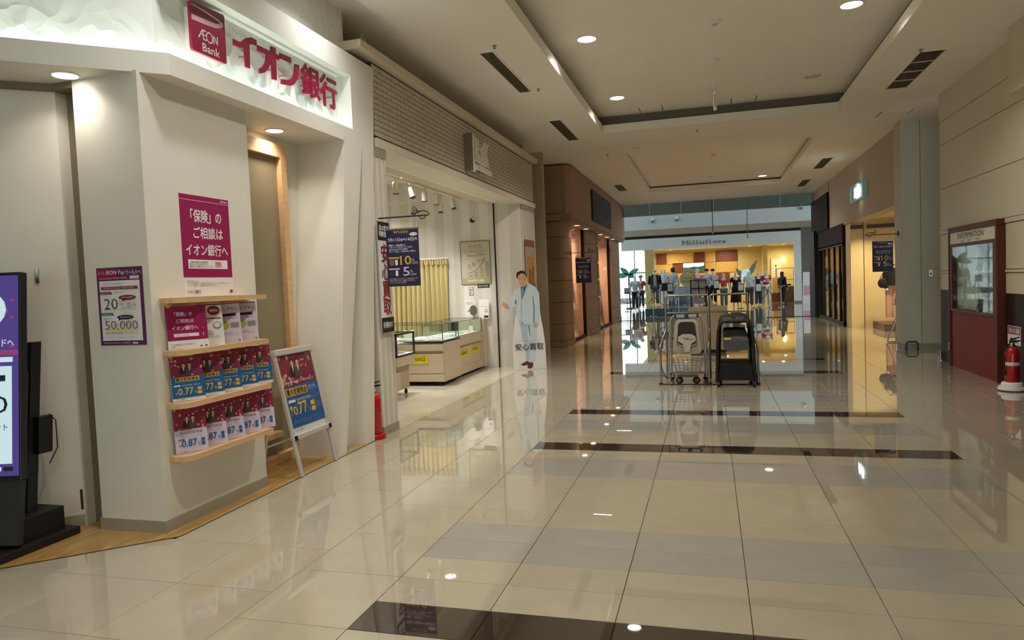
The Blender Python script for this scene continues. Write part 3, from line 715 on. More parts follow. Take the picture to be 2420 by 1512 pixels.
MB().add([(-4.52, 3.728, 1.70), (-4.505, 3.738, 1.70), (-4.505, 3.738, 1.80), (-4.52, 3.728, 1.80), (-4.53, 3.745, 1.70), (-4.515, 3.755, 1.70), (-4.515, 3.755, 1.80), (-4.53, 3.745, 1.80)], [(0,1,2,3),(7,6,5,4),(0,4,5,1),(1,5,6,2),(2,6,7,3),(3,7,4,0)]).build('latch', STEEL, cat='latch', label='small metal latch high on the bank wall panel')

# ---- shelves and leaflets
def shelf(z, label):
    pts = [(-3.665, 3.88), (-3.60, 3.86), (-3.55, 3.87), (-3.515, 3.90), (-3.50, 3.95), (-3.50, 4.82), (-3.665, 4.82)]
    t = thing('brochure_shelf', label, 'shelf', loc=(-3.665, 4.35, z), group='birch brochure shelves')
    MB().prism([(a+3.665, b-4.35) for a, b in pts], -0.018, 0.018).build('board', BIRCH, t)
    MB().box(0, -0.42, -0.05, 0.02, 0.40, -0.018).build('cleat', BIRCH, t)
    return t
for z, l in ((1.545, 'top birch shelf directly under the magenta poster'), (1.195, 'second birch shelf holding the magenta and white leaflets'), (0.842, 'third birch shelf holding the maroon and blue leaflets'), (0.487, 'lowest birch shelf holding the maroon and lavender leaflets')):
    shelf(z, l)
A30 = math.radians(30); LU = (math.sin(A30), math.cos(A30), 0); LV = Vector((-0.10, 0.06, 1))
def leaflet_M(y, z, x=-3.628): return frame((x, y, z), LU, LV)
def couple(u, v, s, sy):
    # two figures side by side, as a flat printed picture
    DK = mat('dark_print', '#2e2226', 0.5, var=0.1, scale=30)
    L = []
    for dx, c in ((-0.10, DK), (0.10, mat('grey_print', '#5b4d50', 0.5, var=0.1, scale=30))):
        L += [('p', [(u+(dx-0.15)*s, v), (u+(dx-0.13)*s, v+0.42*sy), (u+(dx-0.05)*s, v+0.52*sy), (u+(dx+0.05)*s, v+0.52*sy), (u+(dx+0.13)*s, v+0.42*sy), (u+(dx+0.14)*s, v)], c),
              ('e', u+dx*s, v+0.72*sy, 0.075*s, 0.19*sy, DK), ('e', u+(dx+0.005)*s, v+0.66*sy, 0.06*s, 0.15*sy, SKIN),
              ('p', [(u+(dx-0.03)*s, v+0.52*sy), (u+(dx+0.03)*s, v+0.52*sy), (u+dx*s, v+0.2*sy)], INKWHITE)]
    return L
def petals(x0, y0, x1, y1, n, seed, s=0.012, asp=0.7):
    r = random.Random(seed); return [('e', x0+(x1-x0)*r.random(), y0+(y1-y0)*r.random(), s*(0.6+r.random()), s*asp*(0.6+r.random()), PINK, r.random()*3) for _ in range(n)]
W, H = 0.215, 0.30
def leaflet_blue(M, label):
    return poster('leaflet', label, 'leaflet', M, W, H, PAPER, [('r', 0, 0.55, 1, 1, MAROON)] + petals(0.03, 0.56, 0.97, 0.97, 16, 3, 0.025) + couple(0.5, 0.60, 0.9, 0.30) + [
        ('r', 0, 0.075, 1, 0.55, BLUEINK), ('r', 0.12, 0.44, 0.86, 0.535, GOLDINK), ('t', '夏の定期預金', 0.14, 0.45, 0.70, 0.075, INKBLACK, 0.02),
        ('t', '年', 0.09, 0.145, 0.08, 0.06, GOLDINK), ('t', '0.77', 0.18, 0.14, 0.46, 0.155, GOLDINK, 0.03), ('t', '%', 0.66, 0.14, 0.09, 0.07, GOLDINK), ('r', 0.77, 0.22, 0.90, 0.29, GOLDINK), ('r', 0.77, 0.13, 0.90, 0.20, GOLDINK),
        ('r', 0.06, 0.335, 0.26, 0.365, INKWHITE), ('t', '2025年7月1日～8月31日', 0.30, 0.335, 0.55, 0.03, INKWHITE), ('t', 'イオン銀行', 0.06, 0.02, 0.3, 0.03, INKBLACK)], t=0.002, group='maroon and blue savings leaflets', step=0.0004)
def leaflet_lav(M, label):
    return poster('leaflet', label, 'leaflet', M, W, H, LAVENDER, [('r', 0, 0.52, 1, 1, MAROON)] + petals(0.03, 0.53, 0.97, 0.97, 16, 5, 0.025) + couple(0.5, 0.57, 0.9, 0.30) + [
        ('t', '冬の定期預金', 0.16, 0.42, 0.70, 0.07, INKGREY, 0.01), ('t', '2025年10月1日～12月31日', 0.22, 0.345, 0.6, 0.03, INKGREY),
        ('t', '年', 0.10, 0.145, 0.08, 0.06, BLUEINK), ('t', '0.87', 0.19, 0.14, 0.46, 0.16, BLUEINK, 0.03), ('t', '%', 0.67, 0.14, 0.09, 0.07, BLUEINK), ('r', 0.79, 0.22, 0.90, 0.29, BLUEINK), ('r', 0.79, 0.13, 0.90, 0.20, BLUEINK),
        ('r', 0.08, 0.30, 0.28, 0.32, MAROON), ('t', 'イオン銀行', 0.06, 0.02, 0.3, 0.03, INKBLACK)], t=0.002, group='maroon and lavender savings leaflets', step=0.0004)
ordn = ['foremost', 'second', 'third', 'fourth', 'last']
yl = [3.905, 4.11, 4.31, 4.505, 4.69]
pb = leaflet_blue(leaflet_M(yl[0], 0.862), 'foremost maroon and blue leaflet on the third shelf, fully visible')
pl = leaflet_lav(leaflet_M(yl[0], 0.507), 'foremost maroon and lavender leaflet on the lowest shelf, fully visible')
for i in range(1, 5):
    w = {1: 'second', 2: 'third', 3: 'fourth', 4: 'fifth and last'}[i]
    c = copy_tree(pb, label='%s maroon and blue leaflet from the near end of the third shelf' % w); c.matrix_world = leaflet_M(yl[i], 0.862)
    c = copy_tree(pl, label='%s maroon and lavender leaflet from the near end of the lowest shelf' % w); c.matrix_world = leaflet_M(yl[i], 0.507)
def leaflet_mag(M, label):
    return poster('leaflet', label, 'leaflet', M, 0.235, 0.292, PAPER, [('r', 0, 0.20, 1, 1, MAGENTA), ('t', '「保険」の', 0.24, 0.765, 0.5, 0.10, INKWHITE, 0.02), ('t', 'ご相談は', 0.28, 0.61, 0.48, 0.09, INKWHITE, 0.02), ('t', 'イオン銀行へ', 0.14, 0.44, 0.74, 0.10, INKWHITE, 0.02),
        ('r', 0.18, 0.285, 0.88, 0.36, INKWHITE), ('t', 'ご予約はこちらから\nご相談いただけます', 0.22, 0.295, 0.4, 0.055, INKGREY), ('t', 'イオン銀行は募集代理店です。くわしくはご確認ください。\nイオン銀行', 0.06, 0.03, 0.7, 0.10, INKGREY), ('r', 0.88, 0.03, 0.95, 0.06, MAROON)], t=0.002, group='magenta insurance leaflets', step=0.0004)
leaflet_mag(leaflet_M(3.945, 1.214), 'magenta insurance leaflet at the near end of the second shelf, in front')
leaflet_mag(frame((-3.636, 3.905, 1.214), LU, LV), 'magenta insurance leaflet tucked behind another, its edge showing')
poster('leaflet', 'white leaflet with a round maroon badge on the second shelf', 'leaflet', leaflet_M(4.165, 1.214), 0.20, 0.30, PAPER, [('r', 0, 0.96, 1, 0.985, INKBLACK), ('e', 0.70, 0.83, 0.22, 0.115, MAROON), ('t', '無料!', 0.56, 0.79, 0.3, 0.075, INKWHITE, 0.02),
    ('r', 0.08, 0.63, 0.95, 0.655, MAROON), ('e', 0.78, 0.47, 0.15, 0.085, INKGREY), ('e', 0.78, 0.48, 0.11, 0.06, PAPER), ('t', '住宅ローンご相談会\n毎週土曜・日曜開催中\nお気軽にお問い合わせください', 0.1, 0.18, 0.75, 0.18, INKGREY), ('t', 'イオン銀行', 0.1, 0.05, 0.3, 0.03, INKBLACK)], t=0.002, step=0.0004)
LEAFG = mat('leaf_green', '#a9a84e', 0.5, var=0.1)
def plan_leaflet(y, label):
    return poster('leaflet', label, 'leaflet', leaflet_M(y, 1.214), 0.20, 0.30, LAVENDER, [('r', 0, 0.97, 1, 0.99, MAROON), ('t', '貯めながら\n備える', 0.12, 0.90, 0.4, 0.06, MAROON), ('t', '暮らしプラン', 0.08, 0.80, 0.84, 0.085, INKBLACK, 0.012),
        ('p', [(0.05, 0.645), (0.88, 0.665), (0.80, 0.70), (0.88, 0.735), (0.05, 0.715)], NAVYINK), ('t', '年末年始もご相談受付中', 0.14, 0.59, 0.72, 0.035, MAROON),
        ('e', 0.33, 0.44, 0.22, 0.11, LEAFG), ('r', 0.60, 0.38, 0.92, 0.50, INKGREY), ('t', 'ご相談だけでもOKです\nお近くの店舗までお越しください', 0.1, 0.2, 0.78, 0.08, INKGREY), ('t', 'イオン銀行', 0.1, 0.05, 0.3, 0.03, INKBLACK), ('r', 0.84, 0.03, 0.93, 0.08, INKGREY)], t=0.002, group='lavender plan leaflets', step=0.0004)
plan_leaflet(4.365, 'lavender plan leaflet with a navy ribbon, third along the second shelf'); plan_leaflet(4.565, 'lavender plan leaflet with a navy ribbon at the far end of the second shelf')

# ---- A-frame board
AF = frame((-3.53, 5.19, 0), LW, (-0.2, 0, 0.98))
af = thing('a_frame_sign', 'aluminium A-frame board with a maroon and blue savings poster', 'sign', M=AF)
mb = MB()
for u in (0.0, 0.56): MB().bbox(u, 0, 0, u+0.03, 1.09, 0.03, 0.004).build('leg', ALU, af)
MB().bbox(-0.005, 1.045, -0.005, 0.595, 1.10, 0.04, 0.008).build('top_rail', ALU, af); MB().bbox(-0.005, 0.31, -0.005, 0.595, 0.355, 0.04, 0.008).build('bottom_rail', ALU, af)
for u in (0.0, 0.555): MB().box(u, 0.31, 0.036, u+0.035, 0.35, 0.048).build('corner_clip', BLACK, af)
MB().box(0.03, 0.355, 0.006, 0.56, 1.045, 0.014).build('backing_sheet', PAPER, af)
pr = thing('poster_insert', None, None); pr.parent = af; pr.location = (0.03, 0.355, 0.014)
printed(pr, 0.53, 0.69, [('r', 0, 0.60, 1, 1, MAROON)] + petals(0.04, 0.61, 0.96, 0.97, 30, 11, 0.02, 0.9) + couple(0.47, 0.70, 0.72, 0.27) + [
    ('p', [(0, 0.60), (0.0, 0.76), (0.05, 0.73), (0.08, 0.68), (0.06, 0.62)], GOLDINK), ('t', '新AEON Payがリリースされました', 0.10, 0.622, 0.82, 0.045, INKWHITE, 0.005), ('t', 'ÆON Bank', 0.82, 0.965, 0.14, 0.016, INKWHITE),
    ('r', 0, 0.085, 1, 0.60, BLUEINK), ('r', 0.04, 0.475, 0.66, 0.575, GOLDINK), ('t', '夏の定期預金', 0.06, 0.485, 0.58, 0.08, INKBLACK, 0.03), ('t', '店頭と限定\nキャンペーン', 0.70, 0.50, 0.26, 0.06, INKWHITE),
    ('r', 0.05, 0.395, 0.25, 0.43, INKWHITE), ('t', '2025年 7月1日～8月31日', 0.28, 0.395, 0.42, 0.04, INKWHITE, 0.005), ('t', '新規お預入れの円定期預金\n店頭でのお預入れに限ります', 0.72, 0.385, 0.25, 0.05, INKGREY),
    ('e', 0.08, 0.335, 0.04, 0.025, GOLDINK), ('t', '年\n率', 0.06, 0.235, 0.05, 0.08, GOLDINK), ('t', '0.', 0.13, 0.235, 0.16, 0.105, GOLDINK, 0.03), ('t', '77', 0.28, 0.235, 0.25, 0.145, GOLDINK, 0.03), ('t', '%', 0.56, 0.235, 0.07, 0.05, GOLDINK), ('r', 0.65, 0.30, 0.77, 0.36, GOLDINK), ('r', 0.65, 0.225, 0.77, 0.285, GOLDINK),
    ('t', '税引後 年0.613%\nお預入れ10万円以上', 0.79, 0.24, 0.18, 0.10, INKGREY), ('t', '※金利は変更となる場合があります。詳しくは窓口でお尋ねください。\n※他のキャンペーンとの併用はできません。', 0.05, 0.12, 0.85, 0.05, INKGREY), ('t', 'イオン銀行', 0.06, 0.03, 0.24, 0.03, INKBLACK)], 0.0, 0.0005)
MB().box(0.02, 0.35, 0.024, 0.57, 1.05, 0.026).build('cover_sheet', glass('clear_sheet', (0.97, 0.97, 0.97), 0.05), af)
# rear legs, swung back
for u in (0.03, 0.53): MB().tube([(u, 1.06, -0.01), (u, 0.09, -0.36)], 0.012, 8).build('rear_leg', ALU, af)
MB().tube([(0.03, 0.3, -0.28), (0.56, 0.3, -0.28)], 0.008, 8).build('rear_stretcher', ALU, af)

# ---- digital sign at the picture's edge
ds = thing('digital_sign', 'tall digital display on a black stand by the bank wall', 'display', loc=(-4.5, 3.4, 0))
DU = Vector((0.966, 0.26, 0)); DM = frame(Vector((-4.25, 3.305, 0.50))-DU*0.70-Vector((-4.5, 3.4, 0)), DU, (-0.026, 0.0966, 1))
MB(DM).bbox(0, -0.02, -0.06, 0.70, 1.27, 0.0, 0.006).build('housing', BLACK, ds)
SCR = mat('screen_purple', '#3d2a6b', 0.15, var=0.1, scale=4, emit='#5a4a9a', estr=0.55)
SCR2 = mat('screen_white', '#dfe8ee', 0.15, var=0, emit='#a9cdd8', estr=0.75)
SCRP = mat('screen_pink', '#a33a72', 0.15, var=0, emit='#8d3a70', estr=0.6)
MB(DM).box(0.015, 0.01, 0, 0.685, 1.25, 0.002).build('screen', SCR, ds)
pr = thing('glowing_picture', None, None); pr.parent = ds; pr.matrix_local = DM @ Matrix.Translation((0.015, 0.01, 0.002))
SCI = mat('screen_ink', '#24363c', 0.3, var=0)
printed(pr, 0.67, 1.24, [('r', 0.0, 0.60, 1, 0.625, SCRP)] + [('e', random.Random(k).random()*0.98, 0.64+random.Random(k+9).random()*0.33, 0.02, 0.008, SCRP) for k in range(40)] + [('r', 0.06, 0.06, 0.94, 0.545, SCR2),
    ('t', 'ようこそAEON Payワールドへ', 0.06, 0.635, 0.90, 0.045, SCR2, 0.01), ('e', 0.55, 0.83, 0.34, 0.12, SCR2), ('t', '50,000', 0.10, 0.30, 0.80, 0.095, SCI, 0.0), ('t', 'WAON POINT プレゼント', 0.10, 0.225, 0.80, 0.035, SCI),
    ('r', 0.55, 0.47, 0.88, 0.50, SCI), ('r', 0.75, 0.565, 0.95, 0.59, SCR2), ('r', 0.70, 0.025, 0.84, 0.045, SCR2), ('r', 0.86, 0.025, 0.95, 0.045, SCI)], 0.0, 0.0004)
MB(DM).prism([(0.02, -0.42), (0.66, -0.42), (0.68, -0.02), (0.02, -0.02)], -0.07, -0.02).build('lower_panel', mat('dark_grey_panel', '#2a2f2f', 0.4), ds)
def lean(x0, x1, yb0, yb1, yt0, yt1, z0, z1):
    return MB().add([(x0,yb0,z0),(x1,yb0,z0),(x1,yb1,z0),(x0,yb1,z0),(x0,yt0,z1),(x1,yt0,z1),(x1,yt1,z1),(x0,yt1,z1)], [(0,3,2,1),(4,5,6,7),(0,1,5,4),(1,2,6,5),(2,3,7,6),(3,0,4,7)])
lean(0.02, 0.08, 0.06, 0.13, 0.18, 0.25, 0.19, 1.31).build('post', BLACK, ds)
lean(-0.02, 0.10, 0.02, 0.10, 0.05, 0.13, 0.85, 1.12).build('bracket', BLACK, ds)
lean(0.06, 0.12, 0.14, 0.24, 0.16, 0.26, 0.58, 0.82).build('player_box', BLACK, ds)
MB().tube([(0.11, 0.24, 0.83), (0.13, 0.27, 0.78), (0.13, 0.27, 0.60), (0.11, 0.22, 0.50)], 0.004, 6).build('cable', MBLACK, ds)
MB().bbox(-0.28, -0.08, 0.05, 0.16, 0.26, 0.21, 0.006).build('base_box', MBLACK, ds)
MB().bbox(-0.40, -0.25, 0.004, 0.22, 0.32, 0.055, 0.006).build('base_plate', MBLACK, ds)

# ---- fire extinguishers
def extinguisher(loc, label, disc=None):
    t = thing('fire_extinguisher', label, 'extinguisher', loc=loc)
    MB().lathe([(0.072, 0.03), (0.078, 0.05), (0.078, 0.40), (0.07, 0.445), (0.045, 0.475), (0.028, 0.485), (0.028, 0.50)], n=20).build('cylinder_body', REDPLASTIC, t, smooth='auto')
    MB().lathe([(0.022, 0.49), (0.03, 0.50), (0.03, 0.53), (0.015, 0.545)], n=14).build('valve', CHROME, t, smooth='auto')
    MB().prism([(-0.03, 0.535), (0.085, 0.555), (0.09, 0.57), (-0.02, 0.56)], -0.012, 0.012, 'y').build('handle', MBLACK, t)
    MB().prism([(-0.02, 0.565), (0.08, 0.60), (0.085, 0.612), (-0.02, 0.585)], -0.012, 0.012, 'y').build('lever', MBLACK, t)
    MB().tube([(-0.02, 0, 0.52), (-0.07, -0.02, 0.50), (-0.095, -0.03, 0.42), (-0.095, -0.03, 0.22), (-0.088, -0.03, 0.14)], [0.009]*4+[0.014], 8).build('hose', MBLACK, t, smooth='auto')
    MB().lathe([(0.079, 0.26), (0.0795, 0.262), (0.0795, 0.30), (0.079, 0.302)], n=20).build('instruction_band', INKWHITE if disc else REDPLASTIC, t, smooth='auto')
    MB().lathe([(0.115, 0.003), (0.115, 0.035), (0.105, 0.05), (0.085, 0.055), (0.082, 0.035)], n=24).build('stand_ring', PAPER if disc else REDPLASTIC, t, smooth='auto')
    return t
extinguisher((-3.585, 6.705, 0), 'red fire extinguisher on a red ring between bank jamb and striped pillar')

# ================================================================== R&K SHOP
BRICKM = mat('white_glazed_brick', '#c3b7a3', 0.35, var=0.04, scale=9, rnd=0.04)
MORTAR = mat('brick_joint', '#453b30', 0.8)
rkf = MB().box(-3.90, 6.98, 3.19, -3.565, 14.05, 3.99).box(-3.90, 6.62, 3.72, -3.62, 6.98, 3.99).build('wall_rk', MORTAR, kind='structure', label='white brick fascia over the recycling shop')
bl, bh = 0.232, 0.0585
bm_full = None; bricks = []
row = 0; z = 3.212
def brick_mesh(L):
    mb = MB(); g = 0.0035; c = 0.002; x, zz = L/2-g, bh/2-g
    mb.add([(0,-x,-zz),(0,x,-zz),(0,x,zz),(0,-x,zz),(0.014,-x,-zz),(0.014,x,-zz),(0.014,x,zz),(0.014,-x,zz),(0.016,-x+c,-zz+c),(0.016,x-c,-zz+c),(0.016,x-c,zz-c),(0.016,-x+c,zz-c)],
           [(0,1,5,4),(1,2,6,5),(2,3,7,6),(3,0,4,7),(4,5,9,8),(5,6,10,9),(6,7,11,10),(7,4,8,11),(8,9,10,11)])
    me = bpy.data.meshes.new('brick'); me.from_pydata(mb.v, [], mb.f); me.materials.append(BRICKM); me.update(); return me
BMS = {}
while z+bh < 3.99:
    y = 6.98; first = True
    while y < 14.04:
        L = bl*0.5 if (first and row % 2) else bl
        L = min(L, 14.05-y); first = False
        if L > 0.03: bricks.append((y+L/2, z+bh/2, round(L, 3)))
        y += L
    z += bh; row += 1
bricks.sort(key=lambda b: b[0])
rest = MB()
for i, (yy, zz, L) in enumerate(bricks):
    if L not in BMS: BMS[L] = brick_mesh(L)
    if i < 297:
        o = bpy.data.objects.new('brick', BMS[L]); COL.objects.link(o); o.parent = rkf; o.location = (-3.566, yy, zz)
    else:
        me = BMS[L]; rest.add([(v.co.x-3.566, v.co.y+yy, v.co.z+zz) for v in me.vertices], [tuple(p.vertices) for p in me.polygons])
rest.build('distant_brick', BRICKM, rkf, kind='stuff')
CORN = mat('cornice_white', '#d3c6b0', 0.5, var=0.02)
MB().prism([(-3.90, 3.99), (-3.50, 3.99), (-3.45, 4.01), (-3.45, 4.08), (-3.90, 4.08)], 6.55, 14.12, 'y').build('cornice', CORN, rkf)
MB().box(-3.92, 6.98, 3.09, -3.53, 14.12, 3.19).build('lintel', mat('lintel_white', '#dcd5c4', 0.5, var=0.02), rkf)
# striped pillars
CORR = mat('ribbed_white', '#d3cdbf', 0.5, var=0.02)
def ribbed(x, y0, y1, z0, z1, name, label, depth=0.35):
    w = MB().box(x-depth, y0, 0, x-0.012, y1, z1).build(name, CORR, kind='structure', label=label)
    k = 0; y = y0
    while y < y1-0.01:
        MB().box(x-0.02, y+0.004, z0, x+(0.006 if k % 2 else 0.0), min(y+0.062, y1), z1-0.10).build('slat', CORR if k % 2 else WHITE, w); y += 0.062; k += 1
    MB().box(x-depth, y0-0.004, z1-0.10, x+0.012, y1+0.004, z1).build('capital', SKIRT, w)
    MB().box(x-depth, y0-0.006, 0, x+0.014, y1+0.006, z0).build('skirting', SKIRT, w)
    return w
ribbed(-3.55, 6.83, 7.20, 0.09, 3.09, 'wall_rk_pillar', 'white striped pillar at the near side of the recycling shop')
ribbed(-3.55, 13.10, 14.05, 0.09, 3.09, 'wall_rk_end', 'white striped end wall behind the cardboard figure', 0.2)
STRIPE = stripe_mat('striped_wallpaper', '#e8e4da', '#dbd5c9', 0.36, 0.5, 0)
MB().box(-8.4, 12.80, 0, -4.02, 12.95, 3.75).build('wall_rk_back', STRIPE, kind='structure', label='striped back wall of the recycling shop')
rw = MB().add([(-4.02, 12.80, 0), (-3.56, 13.12, 0), (-3.56, 13.25, 0), (-4.02, 12.95, 0), (-4.02, 12.80, 3.1), (-3.56, 13.12, 3.1), (-3.56, 13.25, 3.1), (-4.02, 12.95, 3.1)], [(0,1,5,4),(1,2,6,5),(2,3,7,6),(3,0,4,7),(4,5,6,7)]).build('wall_rk_return', STRIPE, kind='structure', label='striped return wall beside the recycling shop counter')
MB().box(-4.035, 12.775, 0, -4.01, 12.80, 3.1).build('joint_strip', MBLACK, rw)
mb = MB().box(-8.5, 6.6, 0, -8.4, 12.95, 3.75).box(-8.4, 6.62, 0, -4.02, 6.75, 3.75).box(-8.5, 6.6, 3.62, -3.9, 12.95, 3.75).box(-4.0, 6.75, 3.1, -3.88, 12.9, 3.75)
mb.build('wall_rk_shell', WHITE, kind='structure', label='white inner walls and ceiling of the recycling shop')

# sign
rks = thing('shop_sign', 'white raised shop sign lettering with a grey fin on brick', 'sign', M=frame((-3.55, 9.87, 3.25), LW))
FIN = mat('sign_fin_grey', '#77705f', 0.5, var=0.03)
MB().box(0.0, 0, 0, 0.02, 0.54, 0.13).build('fin', FIN, rks)
SW = mat('sign_white', '#f2eee4', 0.4, var=0)
MB().prism([(0.024, 0.0), (0.13, 0.0), (0.10, 0.10), (0.075, 0.20), (0.08, 0.34), (0.11, 0.53), (0.024, 0.54)], 0.10, 0.13).build('wave_strip', SW, rks)
for ch, u, w, y0, h in (('R', 0.16, 0.23, 0.145, 0.365), ('&', 0.40, 0.20, 0.13, 0.29), ('K', 0.61, 0.23, 0.145, 0.365)):
    mb = MB(); put_text(mb, ch, u, y0, w, h, 0.13, 0.0, 0, 0.03)
    if ch != '&':
        for su in ((u-0.02, u+0.075), (u+w-0.08, u+w+0.012)):
            mb.box(su[0], y0, 0.10, su[1], y0+0.02, 0.1294)
        mb.box(u-0.02, y0+h-0.02, 0.10, u+0.075, y0+h, 0.1294)
        if ch == 'K': mb.box(u+w-0.08, y0+h-0.02, 0.10, u+w+0.012, y0+h, 0.1294)
        mb.box(u+0.005, y0, 0.10, u+0.05, y0+h, 0.1288)
    mb.build('letter', SW, rks)
mb = MB(); put_text(mb, 'RECYCLE KING', 0.15, 0.035, 0.80, 0.085, 0.13, 0.0, 0, 0.02); mb.build('lettering', SW, rks)
mb = MB()
for u in (0.2, 0.35, 0.5, 0.65, 0.8): mb.cyl((u, 0.08, 0), (u, 0.08, 0.11), 0.008, n=6); mb.cyl((u, 0.25, 0), (u, 0.25, 0.10), 0.008, n=6)
mb.build('bolt', FIN, rks)

# long hanging banner on the pillar
poster('vertical_banner', 'tall white banner with red characters on the striped pillar', 'banner', frame((-3.52, 6.855, 1.10), LW), 0.30, 1.19, PAPER, [
    ('r', 0, 0.83, 1, 1, INKBLACK), ('r', 0, 0, 1, 0.135, INKBLACK),
    ('t', '目の前で\n明瞭査定', 0.12, 0.865, 0.76, 0.105, INKWHITE, 0.02), ('t', '見積無料', 0.10, 0.04, 0.80, 0.055, INKWHITE, 0.02),
    ('t', '安', 0.20, 0.635, 0.62, 0.16, SIGNRED, 0.04), ('t', '心', 0.20, 0.475, 0.62, 0.14, SIGNRED, 0.04), ('t', '買', 0.20, 0.315, 0.62, 0.145, SIGNRED, 0.04), ('t', '取', 0.20, 0.16, 0.62, 0.145, SIGNRED, 0.04)], t=0.004)

# scrolled bracket with a navy discount banner (used three times)
CREAMI = mat('silver_ink', '#cfcbd8', 0.45, var=0)
def hanging_banner(M, label, blabel, bw=0.375, bh_=0.605, flip=False, detail=True):
    b = thing('sign_bracket', blabel, 'bracket', M=M)
    MB().cyl((-0.03, 0, 0), (0.585, 0, 0), 0.008, n=8).build('arm', BLACK, b)
    MB().bbox(-0.04, -0.05, -0.012, -0.02, 0.05, 0.012, 0.003).build('wall_plate', BLACK, b)
    mb = MB()
    def curl(pts, r=0.006): mb.tube([(x, y, 0.0) for x, y in pts], [r*0.8]+[r]*(len(pts)-2)+[r*0.4], 6)
    curl([(0.60, 0.0), (0.58, 0.035), (0.53, 0.05), (0.46, 0.045), (0.42, 0.06), (0.405, 0.10)]); curl([(0.50, 0.045), (0.45, 0.03), (0.42, 0.03), (0.39, 0.06)])
    curl([(0.56, 0.0), (0.54, -0.03), (0.50, -0.035), (0.485, -0.01), (0.50, 0.0)]); curl([(0.47, 0.04), (0.45, 0.08), (0.42, 0.09)])
    mb.build('scroll', BLACK, b)
    mb = MB()
    for u in (0.13, 0.425):
        for k in range(4): mb.tube([(u+0.006*math.cos(a), -0.02-0.028*k+0.014*math.sin(a), 0.002*(k % 2)) for a in [2*math.pi*j/8 for j in range(8)]], 0.0018, 5, True)
    mb.build('chain', STEEL, b)
    p = poster('discount_banner', label, 'banner', M @ Matrix.Translation((0.09, -0.13-bh_, 0)), bw, bh_, NAVYINK, [
        ('t', '専門店限定', 0.24, 0.93, 0.46, 0.045, GOLDINK), ('e', 0.85, 0.905, 0.12, 0.03, PAPER), ('t', 'WAON', 0.78, 0.895, 0.14, 0.02, MAROON),
        ('t', '7月11日', 0.06, 0.79, 0.36, 0.06, INKWHITE, 0.02), ('t', '金', 0.44, 0.797, 0.08, 0.045, INKWHITE, 0.02), ('p', [(0.54, 0.80), (0.60, 0.82), (0.54, 0.84)], INKWHITE), ('t', '14日', 0.62, 0.79, 0.23, 0.06, INKWHITE, 0.02), ('t', '月', 0.87, 0.797, 0.08, 0.045, INKWHITE, 0.02)] + ([
        ('t', '期間中、対象店舗での\nイオンマークのクレジット払い・\nAEON Payのスマホ決済で\n(チャージ払い・WAONタッチ除く)', 0.08, 0.59, 0.82, 0.15, INKWHITE, 0.004),
        ('t', '※詳しくは店頭およびアプリをご覧ください。対象外の商品がございます。\n他の割引との併用はできません。対象店舗はポスターが目印です。\nイオンマークのカードはイオン銀行が発行', 0.06, 0.05, 0.88, 0.10, CREAMI)] if detail else [('r', 0.15, 0.60, 0.85, 0.61, CREAMI), ('r', 0.15, 0.64, 0.85, 0.65, CREAMI), ('r', 0.15, 0.68, 0.85, 0.69, CREAMI)]) + [
        ('r', 0.06, 0.49, 0.39, 0.515, GOLDINK), ('r', 0.09, 0.37, 0.23, 0.475, mat('card_brown', '#8d5b4a', 0.4, var=0)), ('r', 0.26, 0.375, 0.34, 0.47, PAPER),
        ('t', '10', 0.42, 0.375, 0.33, 0.155, GOLDINK, 0.02), ('t', '%', 0.76, 0.43, 0.10, 0.045, CREAMI), ('t', 'OFF', 0.76, 0.38, 0.20, 0.04, CREAMI, 0.01),
        ('r', 0.06, 0.295, 0.39, 0.32, CREAMI), ('r', 0.09, 0.185, 0.23, 0.285, mat('card_dark', '#33303a', 0.4, var=0)), ('r', 0.26, 0.185, 0.34, 0.28, PAPER),
        ('t', '5', 0.50, 0.18, 0.19, 0.155, CREAMI, 0.02), ('t', '%', 0.70, 0.235, 0.10, 0.045, CREAMI), ('t', 'OFF', 0.70, 0.18, 0.20, 0.04, CREAMI, 0.01)], t=0.004, step=0.0006 if detail else 0.002)
    MB().box(-0.005, bh_-0.005, -0.004, bw+0.005, bh_+0.012, 0.008).build('top_rail', STEEL, p)
    return b, p
hanging_banner(frame((-3.555, 6.95, 2.325), BW), 'navy discount banner hanging in front of the tall white banner', 'scrolled black bracket on the near striped pillar')

# curtain
def curtain(name, label, x0, x1, y, z0, z1, waves, amp, m, cat='curtain', axis='x', gather=True, seg=6):
    t = thing(name, label, cat, loc=(0, 0, 0))
    mb = MB(); n = waves*seg; rows = 7
    vs = []; fs = []
    for r in range(rows+1):
        f = r/rows; zz = z0+(z1-z0)*f
        for i in range(n+1):
            g = i/n; a = amp*(1.0-0.35*f)*(0.75+0.5*random.Random(i//seg*7+3).random())
            yy = y+a*math.sin(2*math.pi*i/seg + 0.5*math.sin(3*f+i*0.05)); xx = x0+(x1-x0)*g+0.012*math.sin(f*4+i)
            vs.append((xx, yy, zz) if axis == 'x' else (yy, xx, zz))
    for r in range(rows):
        for i in range(n): a = r*(n+1)+i; fs.append((a, a+1, a+n+2, a+n+1))
    k = len(vs); d = (0, 0.006, 0) if axis == 'x' else (-0.006, 0, 0)
    vs2 = [(p[0]+d[0], p[1]+d[1], p[2]) for p in vs]; mb.add(vs+vs2, fs+[tuple(i+k for i in reversed(f)) for f in fs])
    mb.build('cloth', m, t, smooth=True)
    return t
CURT = mat('yellow_curtain', '#bfae76', 0.75, var=0.05, scale=3, sheen=0.2)
ctn = curtain('curtain', 'full-length pale yellow curtain behind the glass counters', -6.15, -4.95, 12.66, 0.02, 2.08, 12, 0.075, CURT)
mb = MB()
